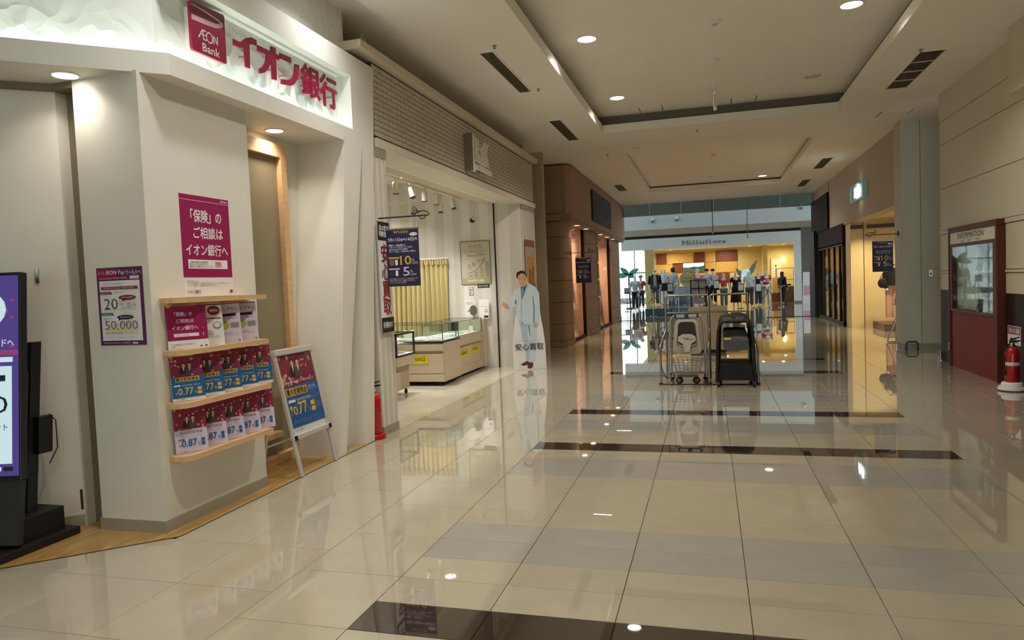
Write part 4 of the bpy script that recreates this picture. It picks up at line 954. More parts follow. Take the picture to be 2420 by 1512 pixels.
for i in range(23): mb.box(-6.15+i*0.0545-0.008, 12.60, 2.0, -6.15+i*0.0545+0.008, 12.72, 2.11)
mb.build('pleat', CURT, ctn); MB().box(-6.2, 12.66, 2.10, -4.92, 12.69, 2.13).build('rail', WHITE, ctn)

# glass counters
CAB = mat('counter_beige', '#cdbba0', 0.5, var=0.025, scale=2)
CAB2 = mat('counter_recess', '#b3a188', 0.5, var=0.025, scale=2)
def sticker(parent, M, w, h, txt=True):
    s = MB(M); s.prism([(0, 0), (w*0.12, 0.0), (w, 0.0), (w, h), (w*0.12, h), (0.02, h*0.3)], 0, 0.0015); s.build('clearance_sticker', YELLOW, parent)
    mb = MB(M); put_text(mb, 'CLEARANCE', w*0.12, h*0.30, w*0.76, h*0.42, 0.003, 0.01)
    for k in range(9): mb.add([(w*(0.1+0.09*k), h*0.80, 0.003), (w*(0.115+0.09*k), h*0.80, 0.003), (w*(0.15+0.10*k), h*0.98, 0.003), (w*(0.13+0.10*k), h*0.98, 0.003)], [(0, 1, 2, 3)])
    mb.build('sticker_lettering', INKBLACK, parent)
c1 = thing('glass_counter', 'beige display counter with a glass case, facing the corridor end on', 'counter', loc=(0, 0, 0))
MB().box(-5.9, 10.42, 0.07, -4.235, 11.16, 0.72).build('body', CAB2, c1)
for z0, z1 in ((0.07, 0.19), (0.20, 0.51), (0.56, 0.665)): MB().bbox(-5.9, 10.39, z0, -4.225, 10.425, z1, 0.004).build('front_board', CAB, c1)
MB().box(-4.24, 10.42, 0.07, -4.215, 11.16, 0.70).build('end_panel', CAB, c1)
MB().box(-5.9, 10.39, 0.69, -4.215, 11.17, 0.715).build('deck_trim', BLACK, c1); MB().box(-5.89, 10.40, 0.715, -4.225, 11.16, 0.725).build('display_deck', PAPER, c1)
MB().box(-5.9, 10.55, 0.0, -4.3, 11.1, 0.07).build('plinth', MBLACK, c1)
for x in (-4.32, -5.2):
    MB().cyl((x-0.015, 10.45, 0.033), (x+0.015, 10.45, 0.033), 0.032, n=12).build('castor', MBLACK, c1)
def case(parent, x0, y0, x1, y1, z0, z1):
    for q in ((x0, y0, x1, y0+0.006), (x0, y1-0.006, x1, y1), (x0, y0, x0+0.006, y1), (x1-0.006, y0, x1, y1)): MB().box(q[0], q[1], z0, q[2], q[3], z1).build('glass_pane', GLASS, parent)
    MB().box(x0, y0, z1-0.006, x1, y1, z1).build('glass_top', GLASS, parent)
    mb = MB(); r = 0.007
    EDG = mat('glass_edge', '#4c5048', 0.25, var=0)
    for a, b in (((x0, y0), (x1, y0)), ((x1, y0), (x1, y1)), ((x1, y1), (x0, y1)), ((x0, y1), (x0, y0))):
        mb.tube([(a[0], a[1], z1), (b[0], b[1], z1)], r*0.75, 6); mb.tube([(a[0], a[1], z0), (b[0], b[1], z0)], r*0.75, 6)
    for a in ((x0, y0), (x1, y0), (x1, y1), (x0, y1)): mb.tube([(a[0], a[1], z0), (a[0], a[1], z1)], r, 6)
    mb.build('case_frame', EDG, parent)
case(c1, -5.88, 10.41, -4.23, 11.15, 0.725, 0.98)
sticker(c1, frame((-4.90, 10.386, 0.36), BW), 0.42, 0.14)
c2 = thing('glass_counter', 'beige display counter with glass case and recessed yellow-stickered panel, beside the back wall', 'counter', loc=(0, 0, 0))
MB().box(-4.92, 11.20, 0.05, -4.32, 12.62, 0.70).build('body', CAB2, c2)
for q in ((11.20, 0.55, 12.62, 0.70), (11.20, 0.05, 12.62, 0.17), (11.20, 0.17, 11.26, 0.55), (12.56, 0.17, 12.62, 0.55)): MB().box(-4.33, q[0], q[1], -4.295, q[2], q[3]).build('front_frame', CAB, c2)
MB().box(-4.33, 11.26, 0.17, -4.315, 12.56, 0.50).build('front_panel', CAB, c2)
MB().bbox(-4.95, 12.62, 0.04, -4.26, 12.775, 0.945, 0.012).build('end_cabinet', CAB, c2)
MB().box(-4.92, 11.2, 0.70, -4.295, 12.62, 0.715).build('deck_trim', CAB, c2); MB().box(-4.9, 11.22, 0.715, -4.31, 12.6, 0.722).build('display_deck', PAPER, c2)
MB().box(-4.9, 11.25, 0.0, -4.40, 12.7, 0.06).build('plinth', MBLACK, c2)
case(c2, -4.91, 11.21, -4.30, 12.61, 0.722, 0.965)
sticker(c2, frame((-4.313, 11.42, 0.33), LW), 0.42, 0.14); sticker(c2, frame((-4.313, 12.02, 0.35), LW), 0.42, 0.14)
c3 = thing('display_case', 'small wheeled display case with dark metal frame near the striped pillar', 'display case', loc=(0, 0, 0))
MB().box(-5.3, 9.17, 0.45, -4.45, 9.80, 0.585).build('drawer_body', CAB, c3); MB().box(-5.2, 9.22, 0.09, -4.52, 9.72, 0.45).build('lower_body', CAB2, c3); MB().box(-5.2, 9.215, 0.09, -4.515, 9.4, 0.36).build('lower_panel', CAB, c3)
DKF = mat('dark_bronze', '#3a3028', 0.4, 0.5)
mb = MB()
for z in (0.585, 0.90):
    mb.box(-5.3, 9.165, z, -4.445, 9.19, z+0.025).box(-4.47, 9.165, z, -4.445, 9.81, z+0.025).box(-5.3, 9.785, z, -4.445, 9.81, z+0.025)
for y in (9.165, 9.785): mb.box(-4.47, y, 0.585, -4.445, y+0.025, 0.92)
mb.build('case_frame', DKF, c3)
MB().box(-5.3, 9.19, 0.61, -4.452, 9.785, 0.614).build('glass_floor', PAPER, c3); MB().box(-5.25, 9.22, 0.745, -4.50, 9.76, 0.752).build('glass_shelf', GLASS, c3)
MB().box(-4.456, 9.19, 0.61, -4.45, 9.785, 0.90).build('glass_pane', GLASS, c3); MB().box(-5.3, 9.17, 0.61, -4.46, 9.176, 0.90).build('glass_pane', GLASS, c3); MB().box(-5.3, 9.17, 0.919, -4.46, 9.80, 0.925).build('glass_top', GLASS, c3)
for x, y in ((-4.56, 9.27), (-4.56, 9.67)): MB().cyl((x-0.012, y, 0.033), (x+0.012, y, 0.033), 0.033, n=12).tube([(x, y, 0.05), (x, y, 0.10)], 0.015, 8).build('castor', MBLACK, c3)
# jewellery trays and stands on the decks
VELV = mat('white_velvet', '#e4dfd2', 0.8, var=0.03); SILV = mat('silver_pieces', '#cfd5d8', 0.2, 0.8, var=0.1)
def tray(x, y, z, w, d, rz, label, group):
    t = thing('jewellery_tray', label, 'tray', loc=(x, y, z), rz=rz, group=group)
    MB().bbox(-w/2, -d/2, 0, w/2, d/2, 0.022, 0.005).build('pad', VELV, t)
    mb = MB(); r = random.Random(int((x+y)*1000))
    for i in range(4):
        for j in range(3):
            cx, cy = -w*0.38+w*0.25*i, -d*0.32+d*0.32*j
            mb.tube([(cx+0.011*math.cos(a), cy+0.011*math.sin(a), 0.026) for a in [2*math.pi*k/8 for k in range(8)]], 0.003, 5, True)
    mb.build('ring', SILV, t)
    return t
g1 = 'jewellery trays in the corner glass case'
for i, (x, y, rz, l) in enumerate(((-4.42, 10.62, 0.1, 'white jewellery tray at the near corner of the glass case'), (-4.68, 10.60, -0.15, 'white jewellery tray second from the case corner'), (-4.95, 10.62, 0.2, 'white jewellery tray third from the case corner'), (-4.45, 10.95, -0.1, 'white jewellery tray at the back corner of the end-on case'), (-4.80, 10.95, 0.1, 'white jewellery tray at the back of the end-on case'))):
    tray(x, y, 0.726, 0.20, 0.24, rz, l, g1)
for i, y in enumerate((11.45, 11.85, 12.25)):
    tray(-4.55, y, 0.723, 0.26, 0.20, 0.2*(i-1), 'white jewellery tray %s in the long glass case' % ('nearest the corner', 'in the middle', 'by the end cabinet')[i], 'jewellery trays in the long case')
tray(-4.66, 9.45, 0.753, 0.26, 0.34, 0.0, 'white jewellery tray on the shelf of the small wheeled case', None)
tray(-4.66, 9.5, 0.615, 0.26, 0.34, 0.05, 'white jewellery tray on the floor of the small wheeled case', None)
st = thing('necklace_stand', 'cream necklace bust in the end-on glass case', 'stand', loc=(-4.98, 10.78, 0.726), rz=0.3)
MB().prism([(-0.07, 0), (0.07, 0), (0.10, 0.14), (0.07, 0.155), (0, 0.13), (-0.07, 0.155), (-0.10, 0.14)], -0.02, 0.02, 'y').build('bust', VELV, st); MB().bbox(-0.08, -0.06, 0, 0.08, 0.06, 0.012, 0.003).build('base', VELV, st)
st = thing('price_card', 'small white card propped in the long glass case', 'card', loc=(-4.46, 12.47, 0.723), rz=-0.5)
MB().prism([(-0.05, 0), (0.05, 0), (0.05, 0.10), (-0.05, 0.10)], -0.003, 0.003, 'y').build('card_face', PAPER, st); MB().prism([(-0.04, 0), (0.04, 0), (0.02, 0.06)], 0.003, 0.03, 'y').build('strut', PAPER, st)

# back wall notices
POSTW = mat('poster_taupe', '#c9bfac', 0.35, var=0.02); TAUPE = mat('taupe_ink', '#a99d88', 0.5, var=0); TAUPE2 = mat('olive_ink', '#b0a67c', 0.5, var=0)
pp = poster('gold_price_poster', 'framed pale gold price poster with a rising bar chart', 'poster', frame((-4.71, 12.80, 1.605), BW), 0.575, 0.80, POSTW, [
    ('t', '金相場', 0.26, 0.835, 0.46, 0.10, TAUPE, 0.02), ('t', '史上最高値更新中', 0.10, 0.735, 0.80, 0.075, TAUPE, 0.015), ('r', 0.22, 0.655, 0.42, 0.685, INKGREY), ('r', 0.46, 0.655, 0.53, 0.67, INKBLACK), ('r', 0.56, 0.67, 0.82, 0.71, TAUPE),
    ('t', '約', 0.24, 0.32, 0.10, 0.07, TAUPE, 0, 0.6), ('t', '16', 0.34, 0.35, 0.24, 0.125, INKGREY, 0.01, 0.6), ('t', '倍', 0.58, 0.48, 0.13, 0.075, INKGREY, 0.01, 0.6),
    ('p', [(0.13, 0.24), (0.35, 0.29), (0.55, 0.37), (0.72, 0.52), (0.68, 0.56), (0.84, 0.62), (0.86, 0.50), (0.81, 0.51), (0.70, 0.41), (0.55, 0.32), (0.35, 0.26)], TAUPE),
    ('r', 0.26, 0.16, 0.38, 0.22, TAUPE), ('r', 0.45, 0.16, 0.57, 0.28, TAUPE), ('r', 0.64, 0.16, 0.76, 0.39, TAUPE2), ('r', 0.83, 0.16, 0.97, 0.53, TAUPE), ('r', 0.0, 0.0, 1, 0.135, TAUPE2), ('t', '今が売り時!!', 0.20, 0.03, 0.60, 0.08, INKWHITE, 0.02)], t=0.012)
mb = MB()
for q in ((-0.012, -0.012, 0.587, 0.0), (-0.012, 0.80, 0.587, 0.812), (-0.012, 0, 0.0, 0.80), (0.575, 0, 0.587, 0.80)): mb.box(q[0], q[1], 0, q[2], q[3], 0.02)
mb.build('frame', mat('frame_bronze', '#8b8272', 0.4, 0.5), pp)
poster('opening_plate', 'small black notice plate under the gold price poster', 'notice', frame((-4.40, 12.80, 1.525), BW), 0.235, 0.07, INKBLACK, [('t', '鑑定士がその場で無料査定', 0.10, 0.3, 0.80, 0.42, INKWHITE, 0.01)], t=0.006)
poster('small_frame', 'small grey framed notice on the striped back wall', 'notice', frame((-4.585, 12.80, 1.385), BW), 0.09, 0.155, INKGREY, [('r', 0.12, 0.1, 0.88, 0.92, PAPER), ('p', [(0.25, 0.2), (0.55, 0.2), (0.5, 0.45), (0.3, 0.4)], INKBLACK), ('r', 0.2, 0.55, 0.8, 0.8, INKGREY)], t=0.008)
poster('wall_notice', 'pale information sheet pinned above the long counter', 'notice', frame((-4.68, 12.80, 0.98), BW), 0.22, 0.32, PAPER, [('t', 'お買取りの流れ\nご予約不要', 0.12, 0.72, 0.7, 0.16, INKGREY), ('e', 0.35, 0.35, 0.10, 0.06, INKGREY), ('e', 0.65, 0.45, 0.06, 0.04, INKGREY)], t=0.004)
poster('counter_sign', 'white stand-up card beside the round mirror', 'notice', frame((-4.37, 12.70, 0.948), BW, (0, 0.1, 1)), 0.20, 0.36, PAPER, [('r', 0.5, 0.03, 0.95, 0.14, INKBLACK), ('t', '本日の\n金価格', 0.55, 0.30, 0.35, 0.20, INKGREY), ('r', 0.05, 0.60, 0.95, 0.61, INKGREY)], t=0.006)
mi = thing('vanity_mirror', 'oval grey table mirror on the end cabinet', 'mirror', loc=(-4.46, 12.66, 0.947))
MB().add([(0.075*math.cos(a), -0.012, 0.155+0.10*math.sin(a)) for a in [2*math.pi*k/24 for k in range(24)]] + [(0.075*math.cos(a), 0.004, 0.155+0.10*math.sin(a)) for a in [2*math.pi*k/24 for k in range(24)]], [tuple(range(24))[::1], tuple(range(47, 23, -1))] + [(i, 24+i, 24+(i+1) % 24, (i+1) % 24) for i in range(24)]).build('mirror_plate', mat('mirror_back', '#6f6a62', 0.3, 0.3), mi)
MB().tube([(0, 0, 0.01), (0, 0, 0.07)], 0.008, 8).lathe([(0.05, 0), (0.05, 0.008), (0.01, 0.014)], n=16).build('foot', BLACK, mi)

# ceiling track with spotlights and a dome camera
TRW = mat('track_white', '#e6e0d2', 0.4, var=0)
def track(name, label, p0, p1, rods):
    t = thing(name, label, 'light track', loc=(0, 0, 0)); a, b = Vector(p0), Vector(p1)
    d = (b-a).normalized(); s = Vector((-d.y, d.x, 0))*0.017
    MB().add([tuple(a-s), tuple(a+s), tuple(b+s), tuple(b-s)]+[tuple(v+Vector((0, 0, 0.03))) for v in (a-s, a+s, b+s, b-s)], [(3,2,1,0),(4,5,6,7),(0,1,5,4),(1,2,6,5),(2,3,7,6),(3,0,4,7)]).build('rail', TRW, t)
    for f in rods:
        q = a+(b-a)*f; MB().cyl((q.x, q.y, q.z+0.03), (q.x, q.y, 3.63), 0.007, n=8).build('hanger', TRW, t)
    return t
track('ceiling_track', 'white lighting track running into the recycling shop', (-4.61, 8.2, 3.2), (-4.61, 12.66, 3.2), (0.1, 0.4, 0.7, 0.95))
track('ceiling_track', 'white lighting track along the striped back wall', (-6.6, 12.45, 3.18), (-4.7, 12.45, 3.18), (0.1, 0.5, 0.92))
def spot(p, aim, label, power=14.0):
    t = thing('track_spotlight', label, 'spotlight', loc=p, group='track spotlights'); d = Vector(aim).normalized()
    c = Vector((0, 0, -0.13)); a = c-d*0.085; b = c+d*0.085
    MB().tube([tuple(a), tuple(a+d*0.02), tuple(b)], [0.03, 0.045, 0.045], 14).build('lamp_head', TRW, t, smooth='auto')
    MB().tube([tuple(b-d*0.004), tuple(b+d*0.003)], [0.04, 0.036], 14).build('lens', LAMPON, t)
    MB().tube([tuple(b-d*0.006), tuple(b+d*0.008)], [0.047, 0.047], 14).build('bezel', BLACK, t)
    MB().tube([(0, 0, 0.0), (0.0, 0, -0.10)], 0.008, 8).build('arm', TRW, t); MB().box(-0.02, -0.05, -0.012, 0.02, 0.05, 0.002).build('adapter', TRW, t)
    if power:
        l = bpy.data.lights.new('spot_lamp', 'SPOT'); l.energy = power; l.spot_size = math.radians(95); l.spot_blend = 0.7; l.color = (1.0, 0.96, 0.88); l.shadow_soft_size = 0.04
        o = bpy.data.objects.new('spot_lamp', l); COL.objects.link(o); o.parent = t; o.location = tuple(b+d*0.02); o.rotation_euler = d.to_track_quat('-Z', 'Y').to_euler()
    return t
for i, (p, a, l, w) in enumerate((((-4.61, 9.75, 3.2), (-0.1, 0.25, -1), 'track spotlight partly behind the near striped pillar', 0), ((-4.61, 10.35, 3.2), (0.25, -0.15, -1), 'tilted track spotlight showing its black bezel', 100), ((-4.61, 10.85, 3.2), (-0.1, 0.15, -1), 'upright white track spotlight, third along the shop track', 0), ((-4.61, 11.40, 3.2), (-0.2, 0.3, -1), 'white track spotlight, fourth along the shop track', 110),
        ((-4.95, 12.45, 3.18), (0, -0.1, -1), 'white spotlight on the back wall track beside the camera pole', 0), ((-5.5, 12.45, 3.18), (0.1, -0.35, -1), 'white spotlight above the yellow curtain', 60), ((-4.61, 12.2, 3.2), (0.25, -0.1, -1), 'last white spotlight on the shop track, bezel showing', 0))):
    spot(p, a, l, w)
for i, (x, y) in enumerate(((-4.9, 8.3), (-4.75, 9.9), (-4.75, 11.6), (-6.4, 9.5), (-6.4, 11.5))):
    downlight((x, y, 3.62), 0.10, ('recycling shop downlight just behind the striped pillar', 'recycling shop downlight over the small case', 'recycling shop downlight over the long counter', 'recycling shop downlight deep inside, nearer', 'recycling shop downlight deep inside, by the curtain')[i], True, (0, 42, 0, 0, 42)[i], (1.0, 0.98, 0.94), 'recycling shop ceiling downlights')
cc = thing('security_camera', 'white dome security camera on a thin ceiling pole', 'camera', loc=(-4.33, 12.55, 2.80))
MB().cyl((0, 0, 0.04), (0, 0, 0.81), 0.007, n=8).build('pole', TRW, cc); MB().lathe([(0.02, 0.05), (0.06, 0.03), (0.075, 0.0), (0.07, -0.02)], n=18).build('housing', TRW, cc, smooth='auto'); MB().ell((-0.03, -0.03, -0.02), (0.05, 0.05, 0.045)).build('dome', MBLACK, cc, smooth=True)

# red and gold poster on the far striped end wall
poster('gold_bar_poster', 'narrow red and gold poster on the end wall above the cardboard figure', 'poster', frame((-3.535, 13.14, 1.45), LW), 0.76, 0.97, SIGNRED, [
    ('r', 0.0, 0.05, 1, 0.86, mat('pale_picture', '#b9a68a', 0.4, var=0.2, scale=6)), ('r', 0.12, 0.08, 0.95, 0.66, mat('gold_picture', '#c98f22', 0.35, var=0.35, scale=9)), ('p', [(0.3, 0.1), (0.42, 0.1), (0.5, 0.42), (0.4, 0.40)], BROWN), ('p', [(0.6, 0.12), (0.7, 0.1), (0.82, 0.5), (0.7, 0.46)], BROWN), ('r', 0.1, 0.05, 0.95, 0.12, SIGNRED)], t=0.006)

# ---- cardboard figure
SM = frame((-3.623, 12.32, 0.012), (0.935, 0.355, 0))
sd = thing('cardboard_standee', 'life-size cardboard cut-out of a person in a pale blue suit', 'standee', M=SM)
outl = [(0.007,-0.007),(0.607,-0.009),(0.601,0.416),(0.57,0.722),(0.527,1.011),(0.522,1.23),(0.519,1.382),(0.464,1.485),(0.332,1.566),(0.318,1.642),(0.313,1.726),(0.257,1.795),(0.181,1.801),(0.117,1.75),(0.12,1.666),(0.154,1.548),(0.186,1.505),(0.074,1.45),(0.036,1.351),(-0.011,1.228),(-0.054,1.196),(-0.145,1.245),(-0.185,1.193),(-0.108,1.123),(-0.058,1.095),(0.1,1.173),(0.099,1.03),(0.061,0.914),(0.002,0.495)]
MB().prism(outl, -0.008, 0).build('board', PAPER, sd)
MB().prism([(0.22, -0.005), (0.40, -0.005), (0.33, 0.7), (0.29, 0.7)], -0.30, -0.292).build('back_strut', PAPER, sd)
mb = MB().add([(0.30, 0.7, -0.008), (0.32, 0.7, -0.008), (0.32, 0.7, -0.295), (0.30, 0.7, -0.295), (0.30, 0.69, -0.008), (0.32, 0.69, -0.008), (0.32, 0.69, -0.295), (0.30, 0.69, -0.295)], [(0,1,2,3),(7,6,5,4),(0,4,5,1),(1,5,6,2),(2,6,7,3),(3,7,4,0)]).build('strut_hinge', PAPER, sd)
SUIT = mat('suit_print', '#cbdde8', 0.4, var=0.03); SUIT2 = mat('suit_print_fold', '#b3c8d6', 0.4, var=0.05); NAVYS = mat('shirt_print', '#3c4a63', 0.4, var=0); TIE = mat('tie_print', '#8d9fae', 0.4, var=0.1, scale=40)
HAIRP = mat('hair_print', '#221b1b', 0.4, var=0.05); SHOEP = mat('shoe_print', '#6b3527', 0.4, var=0.1)
P_ = lambda pts, m: ('p', pts, m)
printed(sd, 1, 1, [
    P_([(0.151,0.834),(0.319,0.818),(0.302,0.599),(0.345,0.394),(0.284,0.143),(0.242,0.145),(0.226,0.4),(0.175,0.605)], SUIT2), P_([(0.294,0.827),(0.463,0.811),(0.453,0.558),(0.402,0.112),(0.288,0.126),(0.319,0.395),(0.285,0.6)], SUIT),
    P_([(0.30,0.80),(0.318,0.80),(0.335,0.58),(0.32,0.62)], NAVYS),
    P_([(0.129,0.091),(0.242,0.145),(0.284,0.143),(0.273,0.076),(0.187,0.063)], SHOEP), P_([(0.254,0.026),(0.275,0.126),(0.363,0.114),(0.365,0.054),(0.338,0.013),(0.287,0.007)], SHOEP),
    P_([(0.194,1.504),(0.262,1.501),(0.318,1.558),(0.304,1.45),(0.196,1.24),(0.182,1.412)], NAVYS), P_([(0.211,1.495),(0.245,1.494),(0.245,1.41),(0.204,1.319),(0.196,1.412)], TIE),
    P_([(0.191,1.504),(0.065,1.434),(0.036,1.335),(-0.002,1.227),(-0.045,1.204),(-0.041,1.103),(0.093,1.168),(0.106,1.08),(0.114,0.844),(0.176,0.824),(0.196,1.255)], SUIT),
    P_([(0.318,1.566),(0.464,1.485),(0.519,1.382),(0.527,1.146),(0.49,0.835),(0.396,0.84),(0.395,0.814),(0.176,0.824),(0.17,0.909),(0.19,1.25)], SUIT),
    P_([(0.40,1.33),(0.41,1.32),(0.425,1.10),(0.415,0.84),(0.40,0.84),(0.41,1.10)], NAVYS), P_([(0.318,1.566),(0.335,1.50),(0.26,1.36),(0.20,1.25),(0.25,1.40)], SUIT2), P_([(0.07,1.22),(0.095,1.17),(0.10,1.30)], NAVYS), P_([(0.17,0.91),(0.19,0.825),(0.205,0.825)], NAVYS), ('e', 0.192, 1.17, 0.008, 0.008, NAVYS),
    P_([(-0.186,1.19),(-0.146,1.2),(-0.162,1.239),(-0.136,1.238),(-0.071,1.202),(-0.045,1.185),(-0.057,1.118),(-0.124,1.144)], SKIN), P_([(-0.062,1.128),(-0.03,1.105),(-0.045,1.135)], INKBLACK), P_([(0.396,0.84),(0.486,0.83),(0.462,0.777),(0.418,0.754),(0.389,0.789)], SKIN),
    P_([(0.14,1.699),(0.19,1.735),(0.238,1.745),(0.287,1.718),(0.306,1.642),(0.319,1.591),(0.288,1.534),(0.228,1.503),(0.186,1.513),(0.155,1.581)], SKIN),
    P_([(0.132,1.632),(0.115,1.7),(0.129,1.766),(0.206,1.797),(0.273,1.781),(0.312,1.709),(0.300,1.634),(0.285,1.715),(0.240,1.745),(0.195,1.742),(0.145,1.70)], HAIRP),
    P_([(0.165,1.668),(0.198,1.676),(0.198,1.670),(0.165,1.661)], HAIRP), P_([(0.228,1.676),(0.27,1.667),(0.27,1.660),(0.228,1.670)], HAIRP), ('e', 0.183, 1.645, 0.012, 0.004, HAIRP), ('e', 0.248, 1.643, 0.013, 0.004, HAIRP),
    P_([(0.205,1.60),(0.224,1.598),(0.216,1.635)], mat('skin_shadow_print', '#bd8a6c', 0.5, var=0)), P_([(0.192,1.572),(0.215,1.560),(0.248,1.568),(0.218,1.552)], mat('lip_print', '#a8564c', 0.5, var=0)),
    ('t', 'いつでも どこでも', 0.08, 0.505, 0.42, 0.03, INKGREY), ('t', '安心買取', 0.045, 0.345, 0.52, 0.125, INKBLACK, 0.012)], 0.0, 0.0007)

# ================================================================== CEILING FITTINGS
gl = 'corridor downlights'
for x, y, on, l in ((-1.62, 9.42, True, 'lit downlight on the near left of the big ceiling tray'), (-1.62, 12.60, True, 'lit downlight at the far left corner of the big ceiling tray'), (1.58, 9.46, True, 'lit downlight at the top edge on the tray side above the cream wall'), (1.56, 12.60, False, 'unlit downlight at the far right corner of the big ceiling tray'),
                    (-1.62, 6.24, True, 'lit downlight overhead on the bank side'), (1.58, 6.24, False, 'unlit downlight overhead on the cream wall side'), (-1.62, 3.06, True, 'lit downlight just before the viewer on the bank side'), (1.58, 3.06, False, 'unlit downlight just before the viewer on the wall side'), (-1.62, -0.2, True, 'added lit downlight over the viewer on the bank side'), (1.58, -0.2, False, 'unlit downlight over the viewer on the wall side'), (-1.62, -3.4, True, 'added lit downlight behind the viewer on the bank side'), (1.58, -3.4, False, 'unlit downlight behind the viewer on the wall side')):
    downlight((x, y, 4.75 if y > 0.2 else ZC), 0.125, l, on, LAMP_W*(2.0 if y < -3 else 1.0), WARM, gl)  # lit lamps over and behind the viewer are added to brighten the bank column
downlight((1.52, 23.4, 4.62), 0.125, 'lit downlight in the small far ceiling tray', True, LAMP_W, WARM, gl)
downlight((-1.58, 15.65, ZC), 0.09, 'unlit flush downlight on the ceiling band between the trays', False)
VENT = mat('vent_bronze', '#6d6047', 0.5, 0.3, var=0.05); VDARK = mat('vent_dark', '#241d14', 0.8)
def vent(x0, y0, x1, y1, label, n=8, cross=0):
    t = thing('ceiling_vent', label, 'vent', loc=((x0+x1)/2, (y0+y1)/2, ZC), group='linear ceiling vents')
    w, d = (x1-x0)/2, (y1-y0)/2
    MB().box(-w, -d, -0.003, w, d, 0.0).build('backing', VDARK, t)
    mb = MB().box(-w-0.02, -d-0.02, -0.012, -w, d+0.02, 0).box(w, -d-0.02, -0.012, w+0.02, d+0.02, 0).box(-w, -d-0.02, -0.012, w, -d, 0).box(-w, d, -0.012, w, d+0.02, 0)
    mb.build('frame', CEIL, t)
    mb = MB()
    for k in range(n):
        c = -w+2*w*(k+0.5)/n; mb.box(c-0.005, -d, -0.012, c+0.004, d, -0.003)
    mb.build('slat', VENT, t)
    for k in range(cross):
        c = -d+2*d*(k+1)/(cross+1); MB().box(-w, c-0.012, -0.014, w, c+0.012, -0.003).build('divider', CEIL, t)
vent(-2.79, 8.43, -2.63, 10.34, 'long bronze ceiling vent above the brick fascia')
vent(-2.80, 12.35, -2.60, 14.2, 'bronze ceiling vent by the far corner of the big tray')
vent(2.62, 10.65, 2.92, 12.57, 'four-section bronze ceiling vent near the cream wall', 10, 3)
vent(2.68, 19.4, 2.92, 21.2, 'bronze ceiling vent outside the small far tray, near the taupe fascia')
vent(2.70, 23.5, 2.94, 25.2, 'furthest bronze ceiling vent on the taupe fascia side')
vent(-2.85, 21.4, -2.60, 22.9, 'furthest bronze ceiling vent near the brown stone shop')
def sprinkler(x, y, z, label):
    t = thing('sprinkler', label, 'sprinkler', loc=(x, y, z), group='ceiling sprinklers')
    MB().lathe([(0.03, 0), (0.03, -0.004), (0.012, -0.008), (0.008, -0.03)], n=12).build('stem', STEEL, t); MB().lathe([(0.016, -0.03), (0.018, -0.033), (0.006, -0.036)], n=12).build('deflector', BROWN, t)
sprinkler(-2.55, 8.25, ZC, 'ceiling sprinkler at the near end of the long bronze vent'); sprinkler(-2.50, 10.30, ZC, 'ceiling sprinkler beyond the long bronze vent'); sprinkler(2.60, 10.55, ZC, 'ceiling sprinkler beside the four-section vent')
sprinkler(-0.3, 14.4, ZC, 'tiny sprinkler on the ceiling band behind the big tray'); sprinkler(-2.3, 16.2, ZC, 'tiny sprinkler near the stone shop corner')
def detector(x, y, z, label, r=0.07):
    t = thing('smoke_detector', label, 'detector', loc=(x, y, z)); MB().lathe([(r, 0), (r, -0.015), (r*0.6, -0.03), (r*0.55, -0.045)], n=18).build('housing', WHITE, t, smooth='auto'); MB().lathe([(r*0.5, -0.045), (r*0.5, -0.05), (0.001, -0.055)], n=14).build('sensor_cap', LAMPOFF, t)
detector(0.0, 9.40, 4.75, 'round detector at the top centre of the big tray'); detector(0.0, 12.58, 4.75, 'round detector behind the hanging sensor tube', 0.085); detector(0.02, 18.6, 4.62, 'round detector in the middle of the small tray'); detector(0.0, 22.6, 4.62, 'round detector at the far end of the small tray')
pd = thing('hanging_sensor', 'white sensor tube hanging from the big tray on a thin rod', 'sensor', loc=(0, 11.0, 4.75))
MB().lathe([(0.07, 0), (0.065, -0.03), (0.03, -0.055), (0.01, -0.06)], n=18).build('canopy', WHITE, pd, smooth='auto'); MB().cyl((0, 0, -0.05), (0, 0, -0.47), 0.004, n=6).build('rod', WHITE, pd); MB().lathe([(0.012, -0.45), (0.026, -0.47), (0.026, -0.73), (0.02, -0.745)], n=14).build('tube', PAPER, pd, smooth='auto'); MB().box(-0.006, -0.028, -0.70, 0.006, -0.024, -0.52).build('slit', STEEL, pd)
def hatch(x0, y0, x1, y1, z, label):
    t = thing('ceiling_hatch', label, 'hatch', loc=((x0+x1)/2, (y0+y1)/2, z)); w, d = (x1-x0)/2, (y1-y0)/2
    MB().box(-w, -d, -0.006, w, d, 0).build('panel', CEIL, t); MB().box(-w-0.016, -d, -0.008, -w, d, 0).build('slot', VENT, t); MB().box(w, -d, -0.008, w+0.016, d, 0).build('slot', VENT, t)
hatch(-1.32, 13.50, -0.92, 13.88, 4.75, 'flush hatch in the big tray, on the bank side'); hatch(0.33, 13.50, 0.74, 13.88, 4.75, 'flush hatch in the big tray, right of centre'); hatch(2.95, 14.35, 3.45, 14.8, ZC, 'flush ceiling hatch in front of the pillar')

